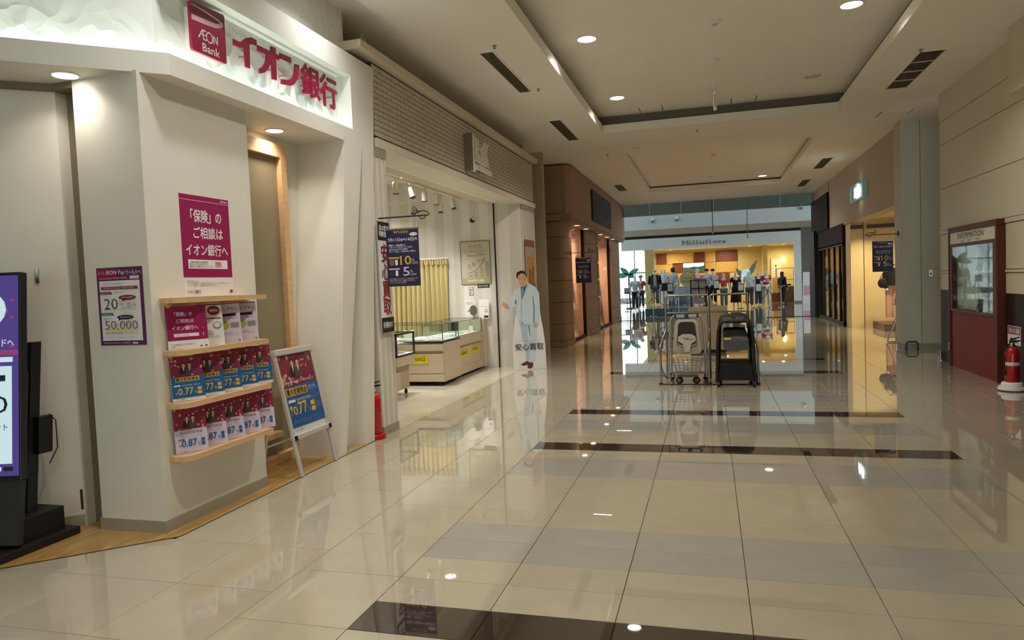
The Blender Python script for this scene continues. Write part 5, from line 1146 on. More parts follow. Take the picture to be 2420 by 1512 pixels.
# ================================================================== BROWN STONE SHOP FITTINGS
for i, (y, l) in enumerate(((18.3, 'first soffit downlight by the stone corner'), (19.7, 'second soffit downlight of the stone shop'), (22.4, 'third soffit downlight, past the middle pier'), (23.9, 'fourth soffit downlight of the stone shop'), (25.35, 'last soffit downlight of the stone shop'))):
    downlight((-3.44, y, 3.038), 0.075, l, True, (22, 0, 0, 22, 0)[i], (1.0, 0.66, 0.38), 'stone shop soffit downlights', spread=2.6)
sg = thing('dark_sign', 'black rectangular sign on the brown fascia of the stone shop', 'sign', M=frame((-3.30, 19.9, 3.28), LW))
MB().bbox(0, 0, 0, 3.85, 0.87, 0.05, 0.01).build('board', MBLACK, sg)
DIM = mat('dim_grey_relief', '#3a3734', 0.5)
mb = MB()
for u in (1.2, 1.5, 1.85, 2.25, 2.6, 2.95): mb.box(u, 0.28, 0.05, u+0.05, 0.62, 0.055)
mb.box(1.85, 0.28, 0.05, 2.1, 0.33, 0.055).box(2.25, 0.57, 0.05, 2.5, 0.62, 0.055).box(2.25, 0.43, 0.05, 2.45, 0.47, 0.055).box(2.95, 0.57, 0.05, 3.2, 0.62, 0.055).box(2.95, 0.28, 0.05, 3.2, 0.33, 0.055)
mb.build('relief_letter', DIM, sg)
DRAPE = mat('ivory_drape', '#e2cdb4', 0.7, var=0.03, scale=4, sheen=0.3)
def drape(x, y, wd, ztop, label):
    y0, y1 = 0, wd
    t = thing('drape', label, 'curtain', loc=(x, y, 0), rz=math.radians(-78)); mb = MB(); n = 28; R = 12; vs = []; fs = []
    h = (y1-y0)/2
    for r in range(R+1):
        f = r/R; z = ztop*(1-f)+0.04*f; half = h*(0.10+0.90*f**0.8)
        for i in range(n+1):
            g = -1+2*i/n; sag = 0.10*(1-g*g)*math.sin(f*10)
            vs.append((0.045*math.sin(i*1.35+f*2)*(0.4+0.6*f)+0.05*math.sin(f*14)*(1-abs(g)), g*half+(-h*0.35)*(1-f), max(0.02, z-sag*0.6)))
    for r in range(R):
        for i in range(n): a = r*(n+1)+i; fs.append((a, a+1, a+n+2, a+n+1))
    k = len(vs); mb.add(vs+[(a-0.008, b, c) for a, b, c in vs], fs+[tuple(i+k for i in reversed(f)) for f in fs]); mb.build('cloth', DRAPE, t, smooth=True)
    MB().box(-0.02, -h*0.35-0.03, ztop-0.02, 0.02, -h*0.35+0.03, ztop+0.04).build('tie_band', BROWN, t)
drape(-3.77, 19.35, 0.26, 1.62, 'ivory drape in the window nearest the stone corner'); drape(-3.77, 24.2, 0.24, 1.75, 'ivory drape in the window beyond the middle pier')
for y, l in ((19.6, 'slim brown display post in the near draped window'), (24.6, 'slim brown display post in the far draped window')):
    t = thing('display_post', l, 'post', loc=(-3.95 if y < 20 else -3.90, y, 0)); MB().bbox(-0.03, -0.03, 0, 0.03, 0.03, 2.9, 0.008).build('shaft', BROWN, t); MB().bbox(-0.08, -0.08, 0, 0.08, 0.08, 0.06, 0.01).build('foot_block', BROWN, t)
_b, _p = hanging_banner(frame((-3.36, 17.0, 2.27), BW), 'navy discount banner hanging at the brown stone corner', 'scrolled bracket on the brown stone corner', detail=False)
MB().cyl((-0.20, 0, 0), (-0.02, 0, 0), 0.008, n=8).build('arm_extension', BLACK, _b)
for y, l in ((19.1, 'added inner lamp above the near drape'), (24.0, 'added inner lamp above the far drape')): downlight((-4.25, y, 3.035), 0.09, l, True, 60, (1.0, 0.82, 0.66), 'added stone shop inner lamps', spread=2.8)  # added lamps that brighten the peach walls; no known fixtures

# ================================================================== TROLLEY RACK
rk = thing('trolley_rack', 'two-bay stainless steel trolley rack', 'rack', loc=(0, 0, 0))
def hoop(x0, x1, y=11.0):
    r = 0.07
    pts = [(x0, y, 0.02), (x0, y, 1.29-r)] + [(x0+r-r*math.cos(a), y, 1.29-r+r*math.sin(a)) for a in (0.4, 0.8, 1.2, 1.57)] + [(x1, y, 1.29)]
    return pts
MB().tube(hoop(-0.80, -0.17), 0.017, 10).build('top_hoop', STEEL, rk, smooth='auto')
MB().tube(hoop(-0.165, 0.39), 0.017, 10).build('top_hoop', STEEL, rk, smooth='auto')
MB().tube([(0.39, 11.0, 1.29), (0.39, 11.0, 0.02)], 0.014, 10).build('end_post', STEEL, rk, smooth='auto')
MB().cyl((-0.80, 11.0, 1.03), (-0.17, 11.0, 1.03), 0.011, n=8).build('cross_bar', STEEL, rk, smooth='auto'); MB().cyl((-0.165, 11.0, 1.03), (0.39, 11.0, 1.03), 0.011, n=8).build('cross_bar', STEEL, rk, smooth='auto')
for xb, xf in ((-0.80, -0.868), (-0.165, -0.182), (0.40, 0.488)):
    MB().tube([(xf, 10.54, 0.02), (xf, 10.54, 0.52), (xf, 10.56, 0.57), (xb, 10.98, 0.78)], 0.016, 10).build('side_guard', STEEL, rk, smooth='auto')
    MB().tube([(xf, 10.54, 0.30), (xf+0.03, 10.80, 0.10), (xb, 10.98, 0.03)], 0.010, 8).build('lower_brace', STEEL, rk, smooth='auto')
    MB().lathe([(0.03, 0), (0.03, 0.02), (0.02, 0.03)], (xf, 10.54, 0), n=12).build('foot_cap', MBLACK, rk)
MB().box(-0.87, 10.52, 0.002, 0.49, 10.555, 0.010).build('floor_bar', MBLACK, rk)

# trolley with child seat
SHELL = mat('beige_grey_plastic', '#b9ad9d', 0.3, var=0.03, coat=0.2); TUBE = mat('grey_beige_tube', '#a09a90', 0.35, 0.2)
ch = thing('child_seat_trolley', 'beige shopping trolley with a moulded child seat in the left bay', 'trolley', loc=(-0.485, 10.62, 0))
for s in (-1, 1):
    MB().tube([(s*0.27, -0.02, 0.10), (s*0.265, 0.0, 0.45), (s*0.235, 0.05, 0.93), (s*0.20, 0.06, 0.995), (s*0.16, 0.06, 1.005)], 0.015, 10).build('side_tube', TUBE, ch, smooth='auto')
    MB().tube([(s*0.25, 0.40, 0.10), (s*0.245, 0.38, 0.45), (s*0.22, 0.30, 0.90), (s*0.20, 0.10, 0.98)], 0.013, 10).build('side_tube', TUBE, ch, smooth='auto')
    mb = MB()
    for k in range(9): mb.tube([(s*0.262, 0.0, 0.48+0.05*k), (s*0.245, 0.37, 0.48+0.05*k)], 0.006, 6)
    mb.build('side_lattice', TUBE, ch)
MB().bbox(-0.17, 0.035, 0.965, 0.17, 0.085, 1.03, 0.012).build('handle', BLACK, ch)
for u in (-0.145, 0.03):
    for k in range(3): MB().box(u, 0.033, 0.978+0.016*k, u+0.115, 0.036, 0.986+0.016*k).build('grip_strip', PAPER, ch)
# seat: moulded shell around a dark hollow
def rr(cx, w0, w1, z0, z1, y, r=0.07, n=5):
    pts = []
    for (sx, zc_, a0, ww) in ((1, z0, -90, w0), (1, z1, 0, w1), (-1, z1, 90, w1), (-1, z0, 180, w0)):
        for k in range(n+1):
            a = math.radians(a0+90*k/n); ox = (ww-r)*(1 if sx > 0 else -1); oz = (zc_+r if zc_ == z0 else zc_-r)
            pts.append((cx+ox+r*math.cos(a), y, oz+r*math.sin(a)))
    return pts
outer = rr(0, 0.205, 0.165, 0.44, 0.945, 0.015); outer_b = rr(0, 0.215, 0.17, 0.43, 0.95, 0.09); inner = rr(0, 0.15, 0.125, 0.53, 0.915, 0.005, 0.06); deep = rr(0, 0.11, 0.10, 0.60, 0.88, 0.17, 0.05)
MB().loft([outer_b, outer, inner, deep], False).add(deep, [tuple(range(len(deep)))]).build('seat_shell', SHELL, ch, smooth='auto')
MB().loft([rr(0, 0.125, 0.115, 0.66, 0.915, 0.06, 0.06), rr(0, 0.115, 0.105, 0.67, 0.90, 0.13, 0.05)]).build('seat_back_pad', mat('dark_brown_pad', '#3f3335', 0.5), ch, smooth='auto')
MB().prism([(-0.13, 0.64), (-0.12, 0.70), (-0.06, 0.735), (0.06, 0.735), (0.12, 0.70), (0.13, 0.64), (0.055, 0.59), (0.035, 0.475), (-0.035, 0.475), (-0.055, 0.59)], -0.05, 0.0, 'y').build('seat_tray', SHELL, ch)
for u in (-0.03, 0.012): MB().cyl((u, -0.052, 0.675), (u, -0.049, 0.675), 0.011, n=10).build('tray_hole', MBLACK, ch)
MB().bbox(-0.02, -0.054, 0.655, 0.095, -0.05, 0.668, 0.001).build('tray_label', INKGREY, ch)
mb = MB()
for k in range(7):
    z = 0.40-0.042*k; w = 0.235-0.012*k
    mb.tube([(-w, 0.42, z), (-w, -0.03+0.01*k, z), (w, -0.03+0.01*k, z), (w, 0.42, z)], 0.008 if k else 0.011, 6)
for k in range(7):
    u = -0.21+0.07*k; mb.tube([(u, -0.03, 0.40), (u*0.75, 0.04, 0.14), (u*0.75, 0.38, 0.14)], 0.007, 6)
mb.build('basket_lattice', TUBE, ch)
MB().bbox(-0.15, -0.045, 0.105, 0.15, -0.02, 0.145, 0.008).build('bumper', mat('dark_grey_rubber', '#4a4642', 0.5), ch)
MB().tube([(-0.22, 0.0, 0.11), (-0.24, 0.42, 0.11), (0.24, 0.42, 0.11), (0.22, 0.0, 0.11)], 0.013, 8).build('base_tube', TUBE, ch, smooth='auto')
for x, y, ang in ((-0.12, -0.01, 1.0), (0.12, -0.01, 2.0), (-0.25, 0.40, 0.5), (0.25, 0.40, 2.6)):
    dx, dy = math.cos(ang), math.sin(ang)
    w = MB().cyl((x-0.018*dx, y-0.018*dy, 0.054), (x+0.018*dx, y+0.018*dy, 0.054), 0.052, n=18).build('wheel', MBLACK, ch, smooth='auto')
    MB().cyl((x-0.021*dx, y-0.021*dy, 0.054), (x+0.021*dx, y+0.021*dy, 0.054), 0.030, n=12).build('hub', STEEL, w); MB().box(x-0.012, y+0.022, 0.05, x+0.012, y+0.034, 0.125).build('fork', TUBE, ch)

# nested black trolleys
GBIN = mat('charcoal_bin', '#3d3c3d', 0.4, var=0.04); CHAR = mat('charcoal_stripe', '#4b4844', 0.4, var=0.04)
bt = thing('black_trolley', 'front black trolley of the nested row, with a charcoal bin panel', 'trolley', loc=(0.18, 10.30, 0), group='nested black trolleys')
for y, dx, dz in ((0.0, 0.0, 0.0), (0.46, -0.02, 0.04)):
    pts = [(-0.26-dx, y, 0.06), (-0.245-dx, y, 0.5), (-0.225-dx, y, 0.80+dz), (-0.20-dx, y, 0.88+dz), (-0.15, y, 0.925+dz), (0.15, y, 0.925+dz), (0.20+dx, y, 0.88+dz), (0.225+dx, y, 0.80+dz), (0.245+dx, y, 0.5), (0.26+dx, y, 0.06)]
    MB().tube(pts, 0.021, 10).build('arch_frame', MBLACK, bt, smooth='auto')
for s in (-1, 1):
    MB().add([(s*0.235, 0.0, 0.55), (s*0.235, 0.46, 0.55), (s*0.215, 0.46, 0.92), (s*0.215, 0.0, 0.88), (s*0.225, 0.0, 0.55), (s*0.225, 0.46, 0.55), (s*0.205, 0.46, 0.92), (s*0.205, 0.0, 0.88)], [(0,1,2,3),(7,6,5,4),(0,4,5,1),(1,5,6,2),(2,6,7,3),(3,7,4,0)]).build('side_panel', MBLACK, bt)
    MB().tube([(s*0.25, 0.0, 0.10), (s*0.25, 0.46, 0.10)], 0.014, 8).build('base_rail', MBLACK, bt)
MB().add([(-0.20, 0.02, 0.915), (0.20, 0.02, 0.915), (0.20, 0.46, 0.965), (-0.20, 0.46, 0.965), (-0.20, 0.02, 0.90), (0.20, 0.02, 0.90), (0.20, 0.46, 0.95), (-0.20, 0.46, 0.95)], [(0,1,2,3),(7,6,5,4),(0,4,5,1),(1,5,6,2),(2,6,7,3),(3,7,4,0)]).build('top_panel', MBLACK, bt)
for u in (-0.15, 0.02): MB().add([(u, 0.02, 0.917), (u+0.11, 0.02, 0.917), (u+0.11, 0.46, 0.967), (u, 0.46, 0.967)], [(0,1,2,3)]).build('top_stripe', CHAR, bt)
MB().prism([(-0.155, 0.52), (0.165, 0.52), (0.18, 0.655), (-0.165, 0.655)], -0.025, 0.01, 'y').build('bin_panel', GBIN, bt)
MB().add([(-0.165, -0.02, 0.655), (0.18, -0.02, 0.655), (0.13, 0.10, 0.80), (-0.165, 0.10, 0.80)], [(0,1,2,3),(3,2,1,0)]).build('bin_lid', mat('charcoal_lid', '#5b5954', 0.4, var=0.15, scale=12), bt)
MB().add([(-0.15, -0.016, 0.668), (-0.05, -0.016, 0.668), (-0.06, 0.005, 0.695), (-0.15, 0.005, 0.695)], [(0,1,2,3)]).build('yellow_label', mat('olive_label', '#a8a13a', 0.5), bt)
MB().prism([(-0.24, 0.08), (0.24, 0.08), (0.21, 0.30), (-0.21, 0.30)], 0.10, 0.13, 'y').build('lower_tray', MBLACK, bt)
MB().box(-0.22, 0.12, 0.28, 0.22, 0.42, 0.30).build('tray_deck', MBLACK, bt)
for x, y in ((-0.24, 0.0), (0.24, 0.0), (-0.22, 0.44), (0.22, 0.44)):
    w = MB().cyl((x-0.015, y, 0.042), (x+0.015, y, 0.042), 0.040, n=16).build('wheel', MBLACK, bt, smooth='auto')
    MB().cyl((x-0.017, y, 0.042), (x+0.017, y, 0.042), 0.014, n=10).build('hub', STEEL, w)
for k in range(1, 4):
    c = copy_tree(bt, label='black trolley nested %s in the row behind the front one' % ('second', 'third', 'fourth and last')[k-1]); c.location.y += 0.17*k; c.location.x += 0.008*k

# ---- leaflet kiosk behind the trolleys
ki = thing('leaflet_kiosk', 'beige leaflet cabinet standing behind the trolleys', 'cabinet', loc=(-0.20, 15.0, 0))
KB = mat('kiosk_beige', '#bda98c', 0.5, var=0.03)
MB().bbox(-0.36, 0, 0.06, 0.36, 0.45, 0.86, 0.008).build('body', KB, ki); MB().bbox(-0.385, -0.03, 0.86, 0.385, 0.48, 0.95, 0.01).build('top_slab', KB, ki)
MB().box(-0.34, 0.02, 0, 0.34, 0.43, 0.06).build('plinth', MBLACK, ki); MB().box(-0.004, -0.004, 0.08, 0.004, 0.0, 0.84).build('door_gap', BROWN, ki)
MB().prism([(-0.02, 0.95), (0.13, 0.95), (0.07, 1.17), (0.02, 1.17)], 0.1, 0.22, 'y').build('wedge_holder', KB, ki)
di = thing('grid_display', 'black four-pane leaflet frame on the beige kiosk', 'display', loc=(-0.37, 15.05, 0.95))
mb = MB()
for x in (-0.165, -0.008, 0.145): mb.box(x, 0, 0.22, x+0.02, 0.04, 0.56)
for z in (0.22, 0.37, 0.54): mb.box(-0.165, 0, z, 0.165, 0.04, z+0.02)
mb.box(-0.165, 0, 0, -0.13, 0.04, 0.25).box(0.13, 0, 0, 0.165, 0.04, 0.25); mb.build('frame', MBLACK, di)
GREYP = mat('grey_leaflet', '#8d8c90', 0.4, var=0.2, scale=18)
for x in (-0.145, 0.012):
    for z in (0.245, 0.395): MB().box(x, 0.025, z, x+0.13, 0.03, z+0.14).build('leaflet_pane', GREYP, di)
MB().box(-0.12, 0.02, 0.0, 0.12, 0.03, 0.20).build('lower_sheet', GREYP, di)
fo = thing('folded_pack', 'white crumpled packet lying before the black leaflet frame', 'packet', loc=(-0.36, 15.0, 0.951))
MB().prism([(-0.09, 0), (0.02, 0), (0.05, 0), (0.10, 0.07), (0.02, 0.055), (-0.05, 0.06), (-0.11, 0.075)], -0.015, 0.015, 'y').build('packet_body', PAPER, fo); MB().box(-0.02, -0.017, 0.01, 0.03, -0.0155, 0.04).build('packet_print', INKGREY, fo)

# ================================================================== CREAM WALL SIDE
IF = frame((3.60, 12.63, 0), RW)
ib = thing('information_board', 'maroon information case with glass front on the cream wall', 'display case', M=IF)
MAR = mat('maroon_panel', '#7a2019', 0.55, var=0.05, spec=0.2); MARF = mat('maroon_brown_frame', '#5b2e20', 0.5, var=0.05, spec=0.25)
MB().box(0.06, 0.0, 0.0, 1.90, 0.87, 0.085).build('lower_panel', MAR, ib)
for q in ((0, 0, 0.06, 2.08), (1.90, 0, 1.96, 2.08)): MB().bbox(q[0], q[1], 0, q[2], q[3], 0.11, 0.012).build('frame_post', MARF, ib)
MB().bbox(0, 2.08, 0, 1.96, 2.165, 0.11, 0.012).build('frame_head', MARF, ib); MB().box(0.06, 1.86, 0, 1.90, 1.91, 0.10).build('frame_bar', MARF, ib); MB().box(0.06, 0.87, 0, 1.90, 0.91, 0.10).build('frame_bar', MARF, ib); MB().box(1.80, 0.91, 0, 1.90, 1.86, 0.10).build('frame_jamb', MARF, ib); MB().box(0.06, 0.91, 0, 0.15, 1.86, 0.10).build('frame_jamb', MARF, ib)
hd = MB().box(0.06, 1.91, 0.0, 1.90, 2.08, 0.095).build('header', mat('header_cream', '#d6cdb4', 0.4), ib)
mb = MB(); put_text(mb, 'INFORMATION', 0.42, 1.975, 1.05, 0.085, 0.0965, 0.012); put_text(mb, 'お店  ・  情報  ・  ご案内', 0.55, 1.925, 0.8, 0.028, 0.0965); mb.build('header_lettering', INKBLACK, ib)
MB().box(0.15, 0.91, 0.004, 1.80, 1.86, 0.01).build('back_panel', mat('case_back', '#57523f', 0.5), ib)
MB().box(0.15, 0.91, 0.01, 1.02, 1.86, 0.03).build('notice_panel', mat('case_panel_grey', '#b9b7a6', 0.35, var=0.05), ib)
MB().box(0.15, 0.91, 0.092, 1.80, 1.86, 0.097).build('glass_front', glass('case_glass', (0.9, 0.95, 0.93), 0.1, 0.2), ib)
for k in range(4): MB().box(1.03, 1.09+0.19*k, 0.012, 1.79, 1.097+0.19*k, 0.088).build('glass_shelf', GLASS, ib)
mb = MB()
for q in ((0.2, 0.96, 0.42, 1.24), (0.46, 0.94, 0.60, 1.15), (0.64, 0.96, 0.98, 1.14), (0.25, 1.30, 0.5, 1.4)): mb.box(q[0], q[1], 0.03, q[2], q[3], 0.033)
mb.build('notice_print', PAPER, ib)
rows_ = ['bottom shelf', 'second shelf', 'middle shelf', 'fourth shelf', 'top shelf']
SHOE = mat('pale_sample', '#cfcabd', 0.5, var=0.1)
for k in range(5):
    for j in range(3):
        t = thing('sample_figure', 'pale folded sample on the %s of the information case, %s' % (rows_[k], ('nearest the notice panel', 'in the middle', 'nearest the outer frame')[j]), 'sample', M=IF @ Matrix.Translation((1.14+0.25*j, 0.913+0.19*k - (0.003 if k == 0 else -0.003 + 0.003), 0.05)), group='samples on the %s of the case' % rows_[k])
        hgt = 0.13 if (j+k) % 3 else 0.10
        MB().prism([(-0.06, 0.0), (0.06, 0.0), (0.055, 0.03), (0.02, hgt*0.7), (0.0, hgt), (-0.025, hgt*0.7), (-0.05, 0.04)], -0.02, 0.02).build('sample_body', SHOE if (j*2+k) % 3 else mat('dark_sample', '#4b4a48', 0.5), t)
        MB().box(-0.03, 0.0, 0.02, 0.03, 0.02, 0.024).build('price_tag', PAPER, t)
extinguisher((3.43, 10.02, 0.055), 'red fire extinguisher on a white plate by the dark wainscot', True)
ex = thing('floor_plate', 'round white base plate under the extinguisher by the wainscot', 'base', loc=(3.43, 10.02, 0)); MB().lathe([(0.15, 0.0), (0.155, 0.03), (0.145, 0.055)], n=24).build('disc', PAPER, ex, smooth='auto'); MB().lathe([(0.157, 0.0), (0.157, 0.012)], n=24).build('rubber_rim', MBLACK, ex)
poster('extinguisher_notice', 'white and maroon fire extinguisher notice low on the wainscot', 'notice', frame((3.592, 10.60, 0.53), RW), 0.40, 0.24, PAPER, [('r', 0.02, 0.55, 0.98, 0.97, MAROON), ('t', '消火器', 0.08, 0.62, 0.84, 0.28, INKWHITE, 0.02), ('p', [(0.1, 0.1), (0.3, 0.45), (0.4, 0.3), (0.6, 0.4), (0.85, 0.12)], INKGREY)], t=0.004)
sk = thing('socket_plate', 'small white socket plate on the dark wainscot', 'socket', M=frame((3.592, 12.98, 0.21), RW)); MB().bbox(0, 0, 0, 0.07, 0.12, 0.008, 0.002).build('plate', PAPER, sk); MB().box(0.025, 0.03, 0.008, 0.045, 0.09, 0.010).build('outlet', INKGREY, sk)
sk = thing('switch_plate', 'small grey switch plate on the grey-white pillar', 'switch', M=frame((3.925, 15.30, 1.39), BW)); MB().bbox(0, 0, 0, 0.075, 0.135, 0.012, 0.003).build('plate', STEEL, sk); MB().box(0.022, 0.04, 0.012, 0.05, 0.07, 0.017).build('rocker', MBLACK, sk)
gd = thing('bumper_rail', 'low black bumper hoop at the foot of the pillar', 'bumper', loc=(3.6, 15.19, 0)); MB().tube([(-0.10, 0, 0.0), (-0.10, 0, 0.11), (-0.075, 0, 0.145), (0.075, 0, 0.145), (0.10, 0, 0.11), (0.10, 0, 0.0)], 0.014, 10).build('hoop', MBLACK, gd, smooth='auto')
for u in (-0.1, 0.1): MB().lathe([(0.028, 0.001), (0.028, 0.008), (0.016, 0.012)], (u, 0, 0), n=12).build('foot_flange', MBLACK, gd)
gd = thing('bumper_rail', 'low chrome guard rail at the corner of the dark wainscot', 'bumper', loc=(3.555, 13.36, 0)); MB().tube([(0, -0.1, 0.0), (0, -0.1, 0.11), (0, -0.08, 0.135), (0, 0.0, 0.14), (0, 0.04, 0.11), (0, 0.04, 0.0)], 0.012, 10).build('hoop', CHROME, gd, smooth='auto'); MB().lathe([(0.024, 0.001), (0.024, 0.008), (0.014, 0.012)], (0, -0.1, 0), n=12).build('foot_flange', CHROME, gd)

# ---- boutique
ls = thing('lit_sign', 'small teal illuminated sign box on the taupe fascia', 'sign', M=frame((3.55, 20.35, 3.33), RW))
MB().bbox(0, 0, 0, 1.60, 0.42, 0.10, 0.02).build('box', mat('sign_teal', '#4c5f5c', 0.3, emit='#6f8f8a', estr=0.35), ls)
EM = mat('sign_glow', '#ffffff', 0.4, var=0, emit=(0.85, 1.0, 0.98), estr=3.0)
MB().add([(a, b, 0.102) for a, b in ((0.55, 0.09), (0.60, 0.05), (0.80, 0.10), (0.85, 0.03), (0.92, 0.12), (1.05, 0.06), (1.10, 0.15), (1.25, 0.10), (1.22, 0.30), (1.08, 0.34), (1.0, 0.24), (0.85, 0.27), (0.72, 0.33), (0.58, 0.30))], [tuple(range(14))]).build('emblem', EM, ls)
MB().add([(0.04, 0.05, 0.101), (0.10, 0.04, 0.101), (0.10, 0.30, 0.101), (0.04, 0.26, 0.101)], [(0, 1, 2, 3)]).build('side_glint', mat('sign_pale', '#9bb5a5', 0.3, emit='#9bb5a5', estr=0.6), ls)
area('lit_sign_lamp', (0.9, 0.2, 0.16), 0.4, 3.0, (0.8, 1.0, 0.97), parent=ls)
def mirror_banner():
    M = frame((3.46, 15.50, 2.255), BW)
    b = thing('sign_bracket', 'scrolled bracket on the grey-white pillar', 'bracket', M=M)
    MB().cyl((0.0, 0, 0), (-0.58, 0, 0), 0.008, n=8).build('arm', BLACK, b); MB().bbox(-0.02, -0.05, -0.012, 0.0, 0.05, 0.012, 0.003).build('wall_plate', BLACK, b)
    mb = MB()
    for pts in ([(-0.60, 0.0), (-0.58, 0.035), (-0.53, 0.05), (-0.46, 0.045), (-0.42, 0.06), (-0.405, 0.10)], [(-0.50, 0.045), (-0.45, 0.03), (-0.42, 0.03), (-0.39, 0.06)], [(-0.56, 0.0), (-0.54, -0.03), (-0.50, -0.035), (-0.485, -0.01), (-0.50, 0.0)]):
        mb.tube([(x, y, 0) for x, y in pts], 0.006, 6)
    mb.build('scroll', BLACK, b)
    MB().tube([(-0.13, 0, 0), (-0.13, -0.11, 0)], 0.003, 6).tube([(-0.42, 0, 0), (-0.42, -0.11, 0)], 0.003, 6).build('chain', STEEL, b)
    return M
Mb = mirror_banner()
_b2, _p2 = hanging_banner(Mb @ Matrix.Translation((-0.565, 0.0, 0)), 'navy discount banner hanging beside the grey-white pillar', 'x', detail=False)
for c in list(_b2.children): bpy.data.objects.remove(c)
bpy.data.objects.remove(_b2)
for i, (x, y, l) in enumerate(((4.1, 17.2, 'boutique downlight nearest the pillar'), (4.5, 18.6, 'boutique downlight in the middle'), (4.0, 20.2, 'boutique downlight near the cream inner wall'), (5.2, 19.6, 'boutique downlight at the back'))):
    downlight((x, y, 2.95), 0.09, l, True, (0, 44, 44, 0)[i], (1.0, 0.80, 0.50), 'boutique ceiling downlights')
dp = thing('display_plinth', 'low brown wooden plinth in the boutique', 'plinth', loc=(4.62, 20.35, 0)); WPL = wood_mat('plinth_wood', '#4d3222', '#64422c', (1, 8, 8), 0.4)
MB().bbox(-0.52, -0.62, 0, 0.6, 0.72, 0.17, 0.01).build('block', WPL, dp); MB().box(-0.52, -0.62, 0.17, 0.6, 0.72, 0.175).build('top_board', WPL, dp)
# garments on a stand
ga = thing('garment_stand', 'brown stand with pink trousers in the boutique', 'stand', loc=(4.35, 20.05, 0.176))
PINKT = mat('dusty_pink_cloth', '#c89f8d', 0.8, var=0.05)
MB().tube([(0.25, 0, 0), (0.25, 0, 1.55)], 0.018, 8).build('pole', BROWN, ga); MB().tube([(-0.10, 0, 1.50), (0.5, 0, 1.50)], 0.014, 8).build('hanger_bar', BROWN, ga); MB().bbox(0.05, -0.2, 0, 0.45, 0.2, 0.02, 0.004).build('foot_block', BROWN, ga)
for s in (0, 1): MB().loft([[( -0.10+0.15*s+0.07*math.cos(a), 0.05*math.sin(a)-0.06, z) for a in [2*math.pi*k/12 for k in range(12)]] for z in (0.16, 0.5, 0.95)]).build('trouser_leg', PINKT, ga, smooth='auto')
MB().loft([[(-0.03+w*math.cos(a), 0.06*math.sin(a)-0.06, z) for a in [2*math.pi*k/14 for k in range(14)]] for z, w in ((0.90, 0.15), (1.02, 0.145), (1.06, 0.135))]).build('trouser_waist', PINKT, ga, smooth='auto')
ja = thing('dark_jacket', 'black jacket with white trim hanging above the pink trousers', 'jacket', loc=(4.28, 19.86, 1.20))
NAVC = mat('navy_black_cloth', '#17161c', 0.8, var=0.05)
MB().loft([[(0.04+w*math.cos(a), 0.08*math.sin(a), z) for a in [2*math.pi*k/14 for k in range(14)]] for z, w in ((-0.05, 0.17), (0.10, 0.18), (0.28, 0.17), (0.36, 0.12), (0.40, 0.05))]).build('jacket_body', NAVC, ja, smooth='auto')
MB().tube([(-0.12, -0.02, 0.30), (-0.16, -0.02, 0.10), (-0.10, -0.05, -0.14)], [0.055, 0.05, 0.045], 10).build('sleeve', NAVC, ja, smooth='auto'); MB().tube([(-0.115, -0.05, -0.12), (-0.10, -0.05, -0.16)], [0.05, 0.048], 10).build('cuff', PAPER, ja); MB().tube([(-0.10, -0.07, 0.31), (-0.02, -0.08, 0.37)], 0.014, 6).build('collar_trim', PAPER, ja)
bg = thing('shoulder_bag', 'round black bag on the jacket arm', 'bag', loc=(4.08, 19.80, 1.22)); MB().ell((0, 0, 0), (0.11, 0.06, 0.13)).build('bag_body', NAVC, bg, smooth=True); MB().tube([(-0.06, 0, 0.10), (0.0, 0, 0.24), (0.10, 0.0, 0.36)], 0.008, 6).build('strap', NAVC, bg)
ar = thing('display_easel', 'brown wooden easel standing inside the boutique', 'easel', loc=(5.05, 20.3, 0.176)); 
for a, b in (((-0.35, 0, 0), (0.05, 0.1, 1.35)), ((0.35, 0, 0), (0.05, 0.1, 1.35)), ((0.05, 0.35, 0), (0.05, 0.1, 1.35))): MB().tube([a, b], 0.022, 6).build('easel_leg', BROWN, ar)
MB().box(-0.25, -0.02, 0.4, 0.3, 0.03, 0.44).build('ledge', BROWN, ar)
# sanitizer stand at the pillar edge
sn = thing('sanitizer_stand', 'tubular steel stand half hidden by the pillar', 'stand', loc=(3.62, 16.7, 0))
MB().tube([(-0.12, 0.0, 0.02), (-0.09, 0, 0.12), (0.10, 0.05, 0.62), (0.14, 0.06, 0.80)], 0.014, 8).build('leg', STEEL, sn, smooth='auto'); MB().tube([(0.06, 0.05, 0.02), (0.05, 0.05, 0.15), (0.13, 0.06, 0.45), (0.14, 0.06, 0.80)], 0.012, 8).build('leg', STEEL, sn, smooth='auto'); MB().tube([(-0.12, 0, 0.02), (0.10, -0.02, 0.02)], 0.014, 8).build('foot_bar', STEEL, sn); MB().bbox(0.0, -0.05, 0.80, 0.25, 0.16, 0.815, 0.004).build('tray', STEEL, sn)
bo = thing('pump_bottle', 'white pump bottle on the tubular steel stand', 'bottle', loc=(3.68, 16.72, 0.816)); MB().lathe([(0.035, 0), (0.036, 0.11), (0.02, 0.13), (0.012, 0.135)], n=14).build('bottle_body', PAPER, bo, smooth='auto'); MB().tube([(0, 0, 0.13), (0, 0, 0.17), (-0.045, 0, 0.172)], 0.007, 8).build('pump', BLACK, bo)
for i, (x, y, l) in enumerate(((4.6, 22.6, 'dark shop downlight nearest the frame'), (4.6, 24.4, 'dark shop downlight in the middle'), (4.6, 26.2, 'furthest dark shop downlight'))):
    downlight((x, y, 2.948), 0.08, l, True, (0, 46, 0)[i], (1.0, 0.80, 0.55), 'dark shop ceiling downlights')

